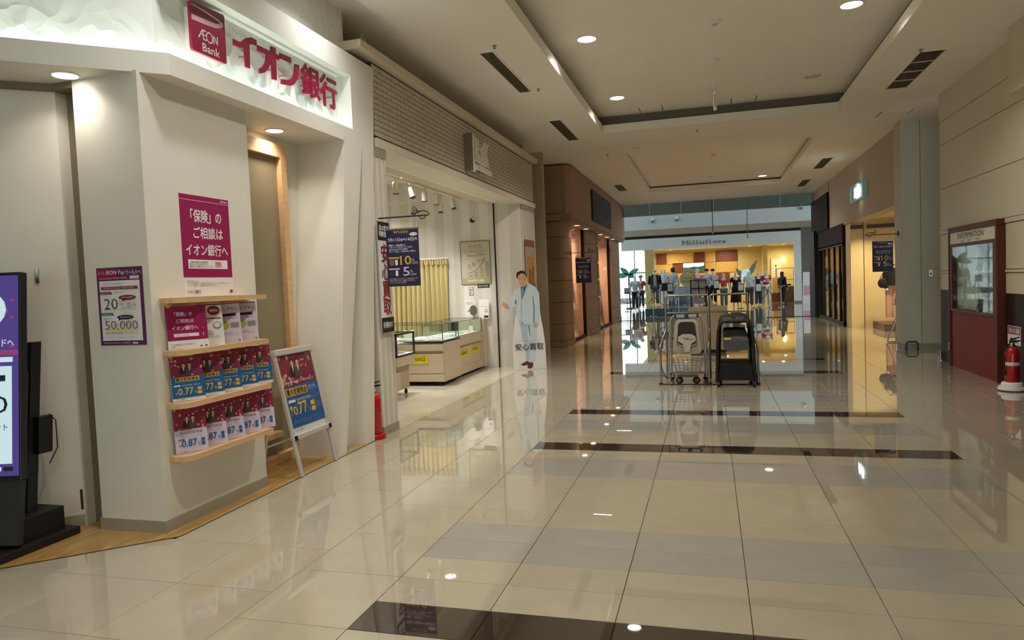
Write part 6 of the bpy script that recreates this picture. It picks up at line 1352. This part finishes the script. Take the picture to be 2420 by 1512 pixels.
# ================================================================== FAR STORE
sgn = thing('store_name_sign', 'grey spaced serif lettering on the far store front', 'sign', M=frame((-1.55, 40.30, 3.36), BW))
LET = mat('letter_grey', '#6f766a', 0.4)
word = 'Milluflora'; wid = [1.35, 0.42, 0.42, 0.42, 0.85, 0.55, 0.42, 0.8, 0.55, 0.75]; gap = 0.36
u = 0.0; tot = sum(wid)+gap*9; sc_ = 2.32/tot
for i, chh in enumerate(word):
    w = wid[i]*sc_; up_ = chh in 'Milflf'; h = 0.235 if chh in 'Mlf' else (0.225 if chh == 'i' else 0.155)
    y0 = 0.026*u/2.3
    mb = MB(); put_text(mb, chh, u, y0*0, w if chh not in 'il' else w*0.45, h, 0.03, 0.0, 0, 0.03)
    # small serifs on the stems
    if chh in 'Mlifrua': mb.box(u-0.02, 0, 0, u+min(w, 0.11), 0.018, 0.029)
    if chh in 'Ml': mb.box(u-0.025, h-0.018, 0, u+0.045, h, 0.029)
    if chh == 'M': mb.box(u+w-0.07, 0, 0, u+w+0.03, 0.018, 0.029).box(u+w-0.05, h-0.018, 0, u+w+0.03, h, 0.029)
    mb.build('letter', LET, sgn)
    u += (wid[i]+gap)*sc_
# mosaic of wall panels
PLT = mat('panel_ochre', '#c39a4e', 0.5, var=0.04); PBR = mat('panel_brown', '#6b3219', 0.5, var=0.06)
PN = [(-3.92, 2.51, -3.37, 3.15, 0), (-3.35, 2.48, -2.73, 3.14, 1), (-2.69, 2.43, -1.09, 3.14, 0), (-1.04, 2.48, -0.41, 3.13, 1), (-0.36, 2.48, 0.23, 3.14, 0), (0.28, 2.48, 1.55, 3.16, 1), (-3.69, 1.9, -2.42, 2.42, 0), (0.26, 1.8, 1.54, 2.46, 0), (-3.46, 1.3, -2.62, 1.86, 0), (-2.59, 1.3, -1.74, 1.84, 0), (-1.73, 1.3, -1.02, 1.79, 1), (-0.38, 1.3, 0.2, 2.44, 0), (0.24, 1.3, 1.07, 1.77, 1), (-0.99, 1.3, -0.41, 1.79, 0)]
for i, (x0, z0, x1, z1, c) in enumerate(PN):
    t = thing('wall_panel', ('dark brown' if c else 'ochre')+' wall panel in the far store, '+['top row first', 'top row second', 'wide one in the top row', 'top row fourth', 'top row fifth', 'wide one at the end of the top row', 'wide one in the middle row', 'below the wide dark one', 'bottom row first', 'bottom row second', 'bottom row third', 'tall one right of the mirror', 'bottom row last', 'under the mirror'][i], 'panel', M=frame((x0, 46.0, z0), BW), group='mosaic wall panels')
    MB().bbox(0, 0, 0, x1-x0, z1-z0, 0.05+0.03*c, 0.008).build('board', PBR if c else PLT, t); MB().box(0.05, 0.05, -0.0, x1-x0-0.05, z1-z0-0.05, 0.02).build('batten', PBR, t)
mr = thing('wall_mirror', 'wide mirror with a painted glowing reflection among the ochre panels', 'screen', M=frame((-2.38, 46.0, 1.85), BW))
MB().box(0.0, 0, 0, 1.96, 0.64, 0.05).build('frame', PBR, mr); MB().box(0.66, 0.03, 0.05, 1.93, 0.61, 0.056).build('mirror_glow_pane', mat('mirror_sky_glow', '#e6efe9', 0.2, var=0, emit='#dff0ea', estr=0.8), mr)  # the mirror's daylight reflection is painted as a glowing pane
MB().add([(a, b, 0.057) for a, b in ((0.66, 0.03), (1.93, 0.03), (1.93, 0.42), (1.80, 0.40), (1.55, 0.36), (1.30, 0.40), (1.0, 0.33), (0.66, 0.36))], [tuple(range(8))]).build('glowing_picture', mat('mirror_green_glow', '#3f5a4c', 0.3, var=0.6, scale=9, emit='#3f5a4c', estr=0.3), mr)
dr = thing('door_2', 'pale fitting room door at the back of the far store', None, kind='structure'); MB().box(3.50, 45.9, 0, 4.08, 45.98, 2.50).build('leaf', CREAM, dr); MB().box(3.74, 45.89, 2.0, 3.80, 45.9, 2.12).build('sign_mark', INKBLACK, dr)
sco = thing('wall_lamp', 'small lit wall lamp beside the fitting room door', 'lamp', loc=(4.22, 45.95, 2.42)); MB().lathe([(0.06, -0.15), (0.05, 0.0), (0.03, 0.15)], n=12).build('shade', LAMPON, sco); MB().box(-0.02, 0, -0.05, 0.02, 0.05, 0.05).build('mount', STEEL, sco)
for i, x in enumerate((-2.6, -1.55, -0.5, 0.55, 1.6, 2.65, 3.7)):
    downlight((x, 41.6, 3.30), 0.10, '%s downlight along the front edge of the far store' % ('first', 'second', 'third', 'fourth', 'fifth', 'sixth', 'seventh')[i], True, (0, 70, 0, 70, 0, 70, 0)[i], (1.0, 0.90, 0.66), 'far store front downlights', spread=2.6)
for i, x in enumerate((-2.4, -0.8, 0.8, 2.2, 4.1)):
    downlight((x, 44.6, 3.30), 0.10, '%s downlight washing the far store back wall' % ('first', 'second', 'third', 'fourth', 'fifth')[i], True, (70, 0, 70, 0, 70)[i], (1.0, 0.90, 0.64), 'far store back downlights', spread=2.9)
# paper flower with long dark leaves
fl = thing('paper_flower', 'giant paper flower with pale blue petals and dark feather leaves', 'decoration', loc=(1.95, 43.0, 0))
DLEAF = mat('slate_leaf', '#3a4348', 0.6, var=0.1); BPET = mat('pale_blue_petal', '#8fb7cf', 0.6, var=0.05)
def blade(mb, p0, p1, w, n=8, notch=0.25):
    a, b = Vector(p0), Vector(p1); d = b-a; s = Vector((-d.z, 0, d.x)).normalized(); top = []; bot = []
    for i in range(n+1):
        f = i/n; ww = w*math.sin(math.pi*min(1, 0.08+0.92*f))**0.8*(1 if i % 2 else 1-notch) if 0 < i < n else 0.004
        c = a+d*f; top.append(c+s*ww); bot.append(c-s*ww)
    pts = top+bot[::-1]; k = len(pts)
    mb.add([tuple(p) for p in pts]+[tuple(p+Vector((0, 0.02, 0))) for p in pts], [tuple(range(k)), tuple(range(2*k-1, k-1, -1))]+[(i, k+i, k+(i+1) % k, (i+1) % k) for i in range(k)])
for p0, p1, w in (((0.05, 0, 1.45), (0.56, -0.05, 2.42), 0.15), ((-0.10, 0, 1.30), (-0.62, -0.05, 1.98), 0.15)):
    mb = MB(); blade(mb, p0, p1, w); mb.build('leaf', DLEAF, fl)
for k in range(7):
    a = math.radians(40+k*28); mb = MB(); blade(mb, (-0.02, -0.03*k*0.3, 1.55), (-0.02+0.34*math.cos(a), -0.02*k, 1.55+0.42*math.sin(a)), 0.15, 6, 0.0); mb.build('petal', BPET, fl)
MB().tube([(0, 0.02, 0), (0, 0.02, 1.55)], 0.03, 8).build('stem', DLEAF, fl); MB().bbox(-0.25, -0.2, 0, 0.25, 0.2, 0.04, 0.008).build('foot_block', PBR, fl)
tl = thing('palm_ornament', 'teal leaf ornament on a dark pole beside the daylit glazing', 'decoration', loc=(-4.35, 38.6, 0))
TEAL = mat('teal_leaf', '#4f9e97', 0.5, var=0.1)
for p1 in ((-0.65, 0, 1.75), (0.55, 0, 2.15), (-0.45, 0, 2.25), (0.3, 0, 1.7)):
    mb = MB(); blade(mb, (0, 0, 1.85), p1, 0.14, 6, 0.1); mb.build('leaf', TEAL, tl)
MB().tube([(0.05, 0.05, 0), (0.0, 0.03, 1.0), (0.0, 0, 1.88)], 0.04, 8).build('pole', MBLACK, tl); MB().lathe([(0.25, 0), (0.25, 0.04), (0.06, 0.06)], (0.05, 0.05, 0), 16).build('foot', MBLACK, tl)

# platforms
PB = mat('slate_blue_platform', '#39505c', 0.25, var=0.05, coat=0.3)
pf = thing('display_platform', 'dark blue display platform in the atrium', 'platform', loc=(-1.85, 32.6, 0)); MB().bbox(-0.98, -2.0, 0, 0.90, 2.6, 0.27, 0.02).build('block', PB, pf); MB().box(-1.0, -2.02, 0.265, 0.92, 2.62, 0.285).build('top_board', PB, pf)
pf2 = thing('display_platform', 'low dark platform behind the leaflet kiosk', 'platform', loc=(-0.3, 36.2, 0)); MB().bbox(-0.62, -1.35, 0, 0.6, 1.2, 0.16, 0.02).build('block', mat('charcoal_platform', '#34363a', 0.4), pf2); MB().box(-0.63, -1.37, 0.155, 0.62, 1.22, 0.172).build('top_board', mat('charcoal_platform', '#34363a', 0.4), pf2)
PALEB = mat('pale_blue_board', '#a9bcc4', 0.5, var=0.02)
pt = thing('low_partition', 'pale blue partition with a dark arch behind the dark blue platform', 'partition', loc=(-1.35, 35.25, 0)); MB().bbox(-0.75, 0, 0, 0.45, 0.06, 1.15, 0.01).build('board', PALEB, pt)
MB().prism([(-0.72, 0.0)]+[(-0.25+0.45*math.cos(a), 0.42+0.36*math.sin(a)) for a in [math.pi-math.pi*k/12 for k in range(13)]]+[(0.20, 0.0)], -0.03, 0.0, 'y').build('arch', PB, pt)

# ---- mannequins
def skin_mesh(name, nodes, edges, root=0, sub=1):
    me = bpy.data.meshes.new(name); me.from_pydata([n[0] for n in nodes], edges, [])
    o = bpy.data.objects.new(name, me); COL.objects.link(o)
    o.modifiers.new('skin', 'SKIN'); o.modifiers.new('sub', 'SUBSURF').levels = sub
    sv = me.skin_vertices[0].data
    for i, n in enumerate(nodes):
        r = n[1]; sv[i].radius = (r, r) if not isinstance(r, tuple) else r; sv[i].use_root = (i == root)
    bpy.context.view_layer.update()
    m = bpy.data.meshes.new_from_object(o.evaluated_get(bpy.context.evaluated_depsgraph_get()))
    bpy.data.objects.remove(o); m.name = name
    m.polygons.foreach_set('use_smooth', [True]*len(m.polygons))
    return m
def skeleton(lx=0.0, rx=0.0, stride=0.0, elbow=0.0):
    # facing -Y; returns nodes by name
    N = {'pel': ((0, 0, 0.98), (0.15, 0.10)), 'sp': ((0, -0.005, 1.14), (0.125, 0.09)), 'ch': ((0, 0, 1.34), (0.155, 0.10)), 'nk': ((0, 0.01, 1.50), 0.052), 'hd': ((0, -0.01, 1.60), (0.078, 0.09)), 'tp': ((0, -0.005, 1.715), (0.07, 0.08))}
    for s, q, e in (('l', -1, lx), ('r', 1, rx)):
        N['sh'+s] = ((q*0.185, 0, 1.42), 0.058); N['el'+s] = ((q*(0.245+0.03*e), 0.03, 1.14), 0.042); N['wr'+s] = ((q*(0.255-0.05*e), -0.05-0.18*e, 0.90+0.10*e), 0.030); N['ha'+s] = ((q*(0.25-0.09*e), -0.07-0.24*e, 0.82+0.12*e), (0.022, 0.034)); N['fi'+s] = ((q*(0.245-0.11*e), -0.085-0.29*e, 0.755+0.13*e), (0.012, 0.026))
        st = stride*q
        N['hp'+s] = ((q*0.088, 0, 0.90), 0.088); N['kn'+s] = ((q*0.095, -0.02-st*0.5, 0.50), 0.058); N['an'+s] = ((q*0.10, 0.02-st, 0.09), 0.040); N['he'+s] = ((q*0.10, 0.04-st, 0.045), 0.036); N['to'+s] = ((q*0.115, -0.13-st, 0.032), 0.030)
    return N
BODY_E = [('pel', 'sp'), ('sp', 'ch'), ('ch', 'nk'), ('nk', 'hd'), ('hd', 'tp')]+[(a+s, b+s) for s in 'lr' for a, b in (('sh', 'el'), ('el', 'wr'), ('wr', 'ha'), ('ha', 'fi'), ('hp', 'kn'), ('kn', 'an'), ('an', 'he'), ('he', 'to'))]+[('ch', 'shl'), ('ch', 'shr'), ('pel', 'hpl'), ('pel', 'hpr')]
SKC = {}
def part_mesh(key, N, names, edges, grow=0.0, rootname='pel', extra=None):
    if key in SKC: return SKC[key]
    idx = {n: i for i, n in enumerate(names)}; nodes = []
    for n in names:
        p, r = (extra or {}).get(n, N.get(n)); r = tuple(x+grow for x in r) if isinstance(r, tuple) else r+grow
        nodes.append((p, r))
    SKC[key] = skin_mesh(key, nodes, [(idx[a], idx[b]) for a, b in edges], idx[rootname]); return SKC[key]
POSES = {'plain': skeleton(), 'bent': skeleton(0.2, 0.9), 'stride': skeleton(0.9, 0.1, 0.10), 'walk': skeleton(0.1, 0.7, 0.06)}
def inst(name, me, m, parent):
    k = (me.name, m.name)
    if k not in SKC:
        c = me.copy(); c.materials.clear(); c.materials.append(m); SKC[k] = c
    o = bpy.data.objects.new(name, SKC[k]); COL.objects.link(o); o.parent = parent; return o
MANN = mat('mannequin_white', '#d8d8d2', 0.35, var=0.02)
def cloth(nm, c): return mat(nm, c, 0.85, var=0.07, scale=12)
def figure(label, loc, rz, pose, top=None, bottom=None, skirt=None, body=MANN, dress=None, long_sleeve=False, jacket=None, name='mannequin', cat='mannequin', h=1.0):
    t = thing(name, label, cat, loc=loc, rz=rz, group='mannequins before the far store' if name == 'mannequin' else None)
    t.scale = (h, h, h)
    N = POSES[pose]; names = list(N)
    inst('body', part_mesh('body_'+pose, N, names, BODY_E), body, t)
    MB().tube([(0, -0.095, 1.60), (0, -0.118, 1.585), (0, -0.10, 1.572)], [0.010, 0.013, 0.010], 6).build('nose', body, t, smooth=True)
    if top:
        X_ = {'hem': ((0, 0, 0.99), (0.155, 0.105))}; nm = ['hem', 'sp', 'ch', 'shl', 'shr', 'ell', 'elr', 'nk2']; X_['nk2'] = ((0, 0.005, 1.455), 0.05)
        if not long_sleeve:
            for s in 'lr':
                a = Vector(N['sh'+s][0]); b = Vector(N['el'+s][0]); X_['el'+s] = (tuple(a+(b-a)*0.72), 0.052)
        E_ = [('hem', 'sp'), ('sp', 'ch'), ('ch', 'shl'), ('ch', 'shr'), ('shl', 'ell'), ('shr', 'elr'), ('ch', 'nk2')]
        if long_sleeve: nm += ['wrl', 'wrr']; E_ += [('ell', 'wrl'), ('elr', 'wrr')]
        inst('top', part_mesh('top_%s_%d' % (pose, long_sleeve), N, nm, E_, 0.022, 'ch', X_), top, t)
    if bottom:
        nm = ['pel', 'hpl', 'hpr', 'knl', 'knr', 'anl', 'anr']; X_ = {}
        for s in 'lr': X_['an'+s] = ((N['an'+s][0][0], N['an'+s][0][1], 0.10), 0.058); X_['kn'+s] = (N['kn'+s][0], 0.066)
        inst('trousers', part_mesh('bot_'+pose, N, nm, [('pel', 'hpl'), ('pel', 'hpr'), ('hpl', 'knl'), ('hpr', 'knr'), ('knl', 'anl'), ('knr', 'anr')], 0.020, 'pel', X_), bottom, t)
    if skirt:
        m, z0, w0 = skirt
        MB().loft([[(w*math.cos(a)*(1+0.06*math.sin(8*a)), 0.75*w*math.sin(a)*(1+0.06*math.sin(8*a)), z) for a in [2*math.pi*k/32 for k in range(32)]] for z, w in ((z0, w0), ((z0+1.02)/2, (w0+0.19)/2), (0.98, 0.18), (1.06, 0.155))]).build('skirt', m, t, smooth=True)
    if jacket:
        for s in (-1, 1):
            MB().loft([[(s*(0.115+dx+0.062*math.cos(a)), -0.02+0.145*math.sin(a), z) for a in [2*math.pi*k/14 for k in range(14)]] for z, dx in ((0.82, 0.03), (1.05, 0.02), (1.25, 0.015), (1.42, 0.0), (1.47, -0.02))]).build('jacket_front', jacket, t, smooth='auto')
            MB().tube([(s*0.19, 0, 1.43), (s*0.255, 0.03, 1.14), (s*0.265, 0.0, 1.02)], [0.085, 0.068, 0.062], 12).build('jacket_sleeve', jacket, t, smooth='auto')
    return t
def cap(t, m, peak=True):
    MB().lathe([(0.098, 1.665), (0.10, 1.70), (0.085, 1.755), (0.04, 1.785), (0.005, 1.79)], (0, 0, 0), 16).build('cap', m, t, smooth='auto')
    if peak: MB().prism([(-0.08, -0.07), (0.08, -0.07), (0.06, -0.19), (-0.06, -0.19)], 1.665, 1.677).build('cap_peak', m, t)
CW = cloth('cloth_white', '#d8dad4'); CG = cloth('cloth_grey', '#6f7673'); CN = cloth('cloth_navy', '#1d2630'); CR = cloth('cloth_red', '#b01f22'); CK = cloth('cloth_black', '#141416'); CO = cloth('cloth_orange', '#d2492a'); CM = cloth('cloth_maroon', '#351322'); CLG = cloth('cloth_light_grey', '#a5aaa8'); CB = cloth('cloth_blue_white', '#b9c6cb'); CP = cloth('cloth_pink_stripe', '#b07a78')
m = figure('mannequin in a grey jumper and dark jeans at the atrium edge', (-3.77, 36.0, 0), 0.25, 'bent', CLG, CN, long_sleeve=True)
m = figure('mannequin in a red top and straw hat', (-3.69, 38.3, 0), -0.3, 'plain', CR, cloth('cloth_dark_brown', '#33302e')); MB().lathe([(0.20, 1.66), (0.20, 1.67), (0.105, 1.69), (0.10, 1.77), (0.06, 1.795)], (0, 0, 0), 20).build('straw_hat', cloth('straw', '#a98d55'), m, smooth='auto')
m = figure('mannequin in an open black jacket and sunglasses on the blue platform', (-2.60, 33.5, 0.286), 0.1, 'plain', CW, cloth('cloth_slate', '#58605c'), jacket=CK); MB().box(-0.075, -0.108, 1.615, 0.075, -0.098, 1.645).build('sunglasses', MBLACK, m)
m = figure('mannequin in a white top and short black skirt on the blue platform', (-2.20, 34.3, 0.286), -0.1, 'plain', CW, None, (CK, 0.70, 0.21))
m = figure('white mannequin standing behind the black-skirted one', (-2.40, 35.0, 0.286), 0.2, 'plain', CW, CB)
m = figure('mannequin seen from behind in a pale shirt with dark hair', (-1.82, 34.7, 0.286), 3.0, 'plain', CB, CB, long_sleeve=True); MB().ell((0, 0.02, 1.66), (0.12, 0.125, 0.13)).build('hair', mat('dark_hair', '#1b1414', 0.5), m, smooth=True)
m = figure('mannequin in a pink striped top behind the black leaflet frame', (-0.70, 35.4, 0.173), 0.3, 'plain', CP, CG); MB().ell((0.0, 0.02, 1.72), (0.10, 0.10, 0.09)).build('head_scarf', CW, m, smooth=True)
m = figure('mannequin in a grey top and black cap', (-0.26, 36.0, 0.173), -0.2, 'bent', CLG, CK, long_sleeve=True); cap(m, CK)
m = figure('mannequin in a white shirt and dark cap beside the grey-topped one', (0.02, 36.8, 0.173), 0.1, 'plain', CW, CK); cap(m, CN, False)
m = figure('mannequin in an orange top and grey trousers', (0.52, 36.0, 0), 0.0, 'plain', CO, CG)
m = figure('mannequin in a long maroon dress', (1.08, 36.4, 0), 0.2, 'bent', CM, None, (CM, 0.25, 0.27))
m = figure('mannequin in a white top and wide grey trousers', (1.69, 35.8, 0), -0.1, 'plain', CW, cloth('cloth_charcoal', '#4a4d4c'), h=1.02)
m = figure('mannequin in a black top and blue trousers', (2.19, 37.2, 0), 0.2, 'plain', CK, cloth('cloth_denim', '#33415a'))
m = figure('mannequin in a red top with a white lettered band and white trousers', (2.47, 36.0, 0), 0.5, 'stride', CR, cloth('cloth_offwhite', '#c9c4bb'), h=1.02)
MB().loft([[(0.183*math.cos(a), 0.130*math.sin(a)-0.004, z) for a in [2*math.pi*k/20 for k in range(20)]] for z in (1.18, 1.28)], False).build('white_band', PAPER, m, smooth=True)
mb = MB()
for k in range(6): mb.box(-0.10+0.036*k, -0.146, 1.205, -0.10+0.036*k+0.02, -0.134, 1.255)
mb.build('band_lettering', INKBLACK, m)
# mannequins inside the dark-framed window
figure('white-topped mannequin in the dark shop window, nearer pane', (4.15, 23.1, 0), -1.2, 'plain', CW, None, (CG, 0.35, 0.24)); figure('white-topped mannequin in the dark shop window, farther pane', (4.15, 24.5, 0), -1.3, 'bent', CW, cloth('cloth_charcoal', '#4a4d4c'))
m = figure('mannequin in a dark coat and hat behind the window edge', (4.05, 22.28, 0), -0.9, 'plain', CK, None, (CK, 0.30, 0.22)); MB().lathe([(0.19, 1.68), (0.19, 1.69), (0.10, 1.70), (0.09, 1.80), (0.05, 1.82)], (0, 0, 0), 18).build('hat', CK, m, smooth='auto')
# shopper
pe = figure('shopper with long dark hair and a dark backpack, seen from behind', (3.44, 38.4, 0), 2.2, 'walk', CK, CK, body=mat('skin', '#c99b80', 0.5), long_sleeve=True, name='person', cat='person', h=0.94)
HAIR = mat('long_dark_hair', '#1c1210', 0.45, var=0.1, scale=30)
MB().loft([[(w*math.cos(a), 0.035+d*math.sin(a), z) for a in [2*math.pi*k/16 for k in range(16)]] for z, w, d in ((1.22, 0.10, 0.05), (1.35, 0.12, 0.06), (1.50, 0.115, 0.075), (1.62, 0.105, 0.085), (1.72, 0.10, 0.095), (1.775, 0.06, 0.06))]).build('hair', HAIR, pe, smooth='auto')
MB().bbox(-0.14, 0.11, 1.02, 0.14, 0.25, 1.42, 0.04).build('backpack', mat('backpack_cloth', '#17151a', 0.7), pe)
for x in (-0.10, 0.10): MB().ell((x*1.05, -0.06, 0.045), (0.048, 0.13, 0.045)).build('shoe', MBLACK, pe, smooth=True)

# ---- stanchions, ropes and notice stands
def stanchion(x, y, label):
    t = thing('stanchion', label, 'barrier post', loc=(x, y, 0), group='slim steel barrier posts'); MB().lathe([(0.15, 0), (0.15, 0.012), (0.03, 0.03), (0.02, 0.04)], n=18).build('base', STEEL, t, smooth='auto'); MB().cyl((0, 0, 0.03), (0, 0, 0.92), 0.018, n=10).build('pole', STEEL, t, smooth='auto'); MB().ell((0, 0, 0.945), (0.032, 0.032, 0.032)).build('knob', STEEL, t, smooth=True)
PS = [(-4.5, 34.2), (-3.4, 33.9), (-2.44, 30.2), (-1.40, 30.1), (1.85, 35.0), (2.49, 34.8), (3.0, 34.6)]
for (x, y), l in zip(PS, ('barrier post beside the daylit glazing', 'barrier post before the red-topped mannequin', 'barrier post at the near corner of the blue platform', 'barrier post before the middle of the blue platform', 'barrier post beside the grey wide trousers', 'barrier post before the red lettered top', 'barrier post beside the shopper')):
    stanchion(x, y, l)
ROPE = mat('dark_rope', '#20222a', 0.7)
def rope(a, b, label):
    t = thing('barrier_rope', label, 'rope', loc=(a[0], a[1], 0), group='sagging barrier ropes'); pts = []
    for k in range(13):
        f = k/12; pts.append(((b[0]-a[0])*f, (b[1]-a[1])*f, 0.90-0.45*4*f*(1-f)))
    MB().tube(pts, 0.014, 8).build('strand', ROPE, t, smooth='auto'); MB().tube([pts[0], pts[1]], 0.018, 8).tube([pts[-2], pts[-1]], 0.018, 8).build('end_cap', STEEL, t)
for i, l in ((0, 'sagging rope by the daylit glazing'), (1, 'sagging rope between the red-topped mannequin and the blue platform'), (2, 'sagging rope along the near edge of the blue platform'), (4, 'sagging rope before the blue-trousered mannequin'), (5, 'sagging rope running towards the shopper')):
    rope(PS[i], PS[i+1], l)
def notice_stand(x, y, z0, z1, w, label, rz=0.0, dark=False):
    t = thing('notice_stand', label, 'notice stand', loc=(x, y, 0), rz=rz, group='framed notice stands'); MB().cyl((0, 0.02, 0), (0, 0.02, z0), 0.014, n=8).build('pole', MBLACK, t); MB().lathe([(0.14, 0), (0.14, 0.012), (0.02, 0.025)], n=16).build('base', MBLACK, t)
    MB().bbox(-w/2, 0, z0, w/2, 0.03, z1, 0.004).build('frame', MBLACK, t); q = z0+(z1-z0)*0.22
    MB().box(-w/2+0.025, -0.004, q, w/2-0.025, 0.0, z1-0.035).build('sheet', GREYP if dark else PAPER, t)
    mb = MB()
    for k in range(4): mb.box(-w/2+0.06, -0.007, q+0.03+0.055*k, w/2-0.06, -0.005, q+0.042+0.055*k)
    mb.build('lettering', INKGREY, t)
notice_stand(-4.08, 35, 0.88, 1.17, 0.25, 'dark notice stand beside the grey-jumper mannequin', dark=True); notice_stand(-1.74, 30.35, 0.92, 1.36, 0.25, 'notice stand before the dark-haired mannequin'); notice_stand(0.16, 34.0, 0.93, 1.38, 0.26, 'notice stand left of the orange-topped mannequin'); notice_stand(1.27, 35.0, 0.77, 1.17, 0.27, 'notice stand before the maroon dress'); notice_stand(2.10, 35.6, 0.68, 1.15, 0.27, 'notice stand before the black-topped mannequin', 0.1)
cs = thing('round_sign', 'round pale yellow sign on a thin pole', 'sign', loc=(-1.17, 34.0, 0.286)); DISC = mat('pale_yellow_disc', '#c3b67a', 0.5)
MB().cyl((0, 0.0, 1.20), (0, 0.02, 1.20), 0.33, n=28).build('disc', DISC, cs); MB().cyl((0, 0.03, 0), (0, 0.03, 1.2), 0.014, n=8).build('pole', STEEL, cs); MB().lathe([(0.18, 0), (0.18, 0.012), (0.03, 0.03)], n=16).build('base', STEEL, cs)
mb = MB(frame((0, -0.006, 1.20), BW)); put_text(mb, 'Premium', -0.22, 0.02, 0.44, 0.10, 0); put_text(mb, 'Event', -0.20, -0.13, 0.36, 0.09, 0); mb.build('lettering', mat('olive_letter', '#7b7440', 0.5), cs)
# store fixtures on the right
sh = thing('shelving_rack', 'thin black shelving rack with folded goods in the far store', 'shelf', loc=(4.05, 43.2, 0))
for x in (-0.48, 0.48):
    for y in (0, 0.4): MB().box(x-0.012, y-0.012, 0, x+0.012, y+0.012, 1.88).build('upright', MBLACK, sh)
for z in (0.3, 0.75, 1.2, 1.86): MB().box(-0.5, -0.02, z, 0.5, 0.42, z+0.02).build('shelf_board', MBLACK, sh)
for k, (x, z, c, l) in enumerate(((-0.2, 0.77, CM, 'dark maroon box on the middle rack shelf'), (0.15, 0.77, CM, 'second dark box beside the maroon one on the rack'), (-0.1, 1.22, CLG, 'grey folded pile on the upper rack shelf'), (0.2, 0.32, CW, 'white box on the lowest rack shelf'))):
    t = thing('folded_goods', l, 'goods', loc=(4.05+x, 43.35, z)); MB().bbox(-0.14, -0.14, 0, 0.14, 0.14, 0.2, 0.02).build('stack_body', c, t); MB().box(-0.05, -0.145, 0.05, 0.05, -0.141, 0.1).build('label_card', PAPER, t)
ob = thing('orange_cabinet', 'ochre display cabinet beside the red-topped mannequin', 'cabinet', loc=(3.45, 42.0, 0)); MB().bbox(-0.22, 0, 0.5, 0.22, 0.4, 1.38, 0.01).build('body', PLT, ob); MB().bbox(-0.25, -0.02, 0, 0.25, 0.42, 0.5, 0.01).build('base_unit', PBR, ob)
dk = thing('brown_console', 'brown cash desk at the far store entrance', 'desk', loc=(4.0, 41.2, 0)); MB().bbox(-0.35, 0, 0, 0.95, 0.6, 0.85, 0.015).build('body', mat('desk_brown', '#6b4a35', 0.45), dk); MB().bbox(-0.38, -0.03, 0.85, 0.98, 0.63, 0.89, 0.008).build('top_board', mat('desk_top', '#a88a64', 0.4), dk)
ab = thing('leaning_board', 'slim white and pink board leaning near the dark storefront', 'sign', loc=(4.72, 39.2, 0)); MB().add([(-0.25, 0, 0), (0.25, 0, 0), (0.33, 0.35, 1.6), (-0.17, 0.35, 1.6), (-0.25, 0.03, 0), (0.25, 0.03, 0), (0.33, 0.38, 1.6), (-0.17, 0.38, 1.6)], [(0,1,2,3),(7,6,5,4),(0,4,5,1),(1,5,6,2),(2,6,7,3),(3,7,4,0)]).build('board', PAPER, ab); MB().add([(-0.2, 0.086, 0.4), (0.25, 0.086, 0.4), (0.28, 0.195, 0.9), (-0.17, 0.195, 0.9)], [(0, 1, 2, 3)]).build('print', PINK, ab)
# cords hanging before the balustrade and signs on it
for x, z0, l in ((0.03, 3.30, 'dark hanging cord left of the pale one'), (1.32, 3.05, 'pale hanging cord over the far store sign')):
    t = thing('ceiling_wire', l, 'cord', loc=(x, 29.0, 0)); MB().cyl((0, 0, z0), (0, 0, 4.6), 0.018, n=6).build('strand', STEEL if x > 1 else BROWN, t); MB().cyl((0, 0, z0-0.06), (0, 0, z0), 0.03, n=8).build('weight', STEEL, t)
for x, l in ((-2.75, 'round camera at the bank end of the pale balustrade'), (-1.6, 'round camera left of centre on the pale balustrade'), (4.0, 'round camera at the storefront end of the pale balustrade')):
    t = thing('dome_camera', l, 'camera', loc=(x, 35.2, 4.35 if x < 3 else 4.55)); MB().ell((0, -0.05, 0), (0.09, 0.09, 0.07)).build('dome', mat('dome_grey', '#6d7474', 0.3), t, smooth=True); MB().box(-0.06, -0.06, 0.05, 0.06, 0.0, 0.18).build('mount', PAPER, t)
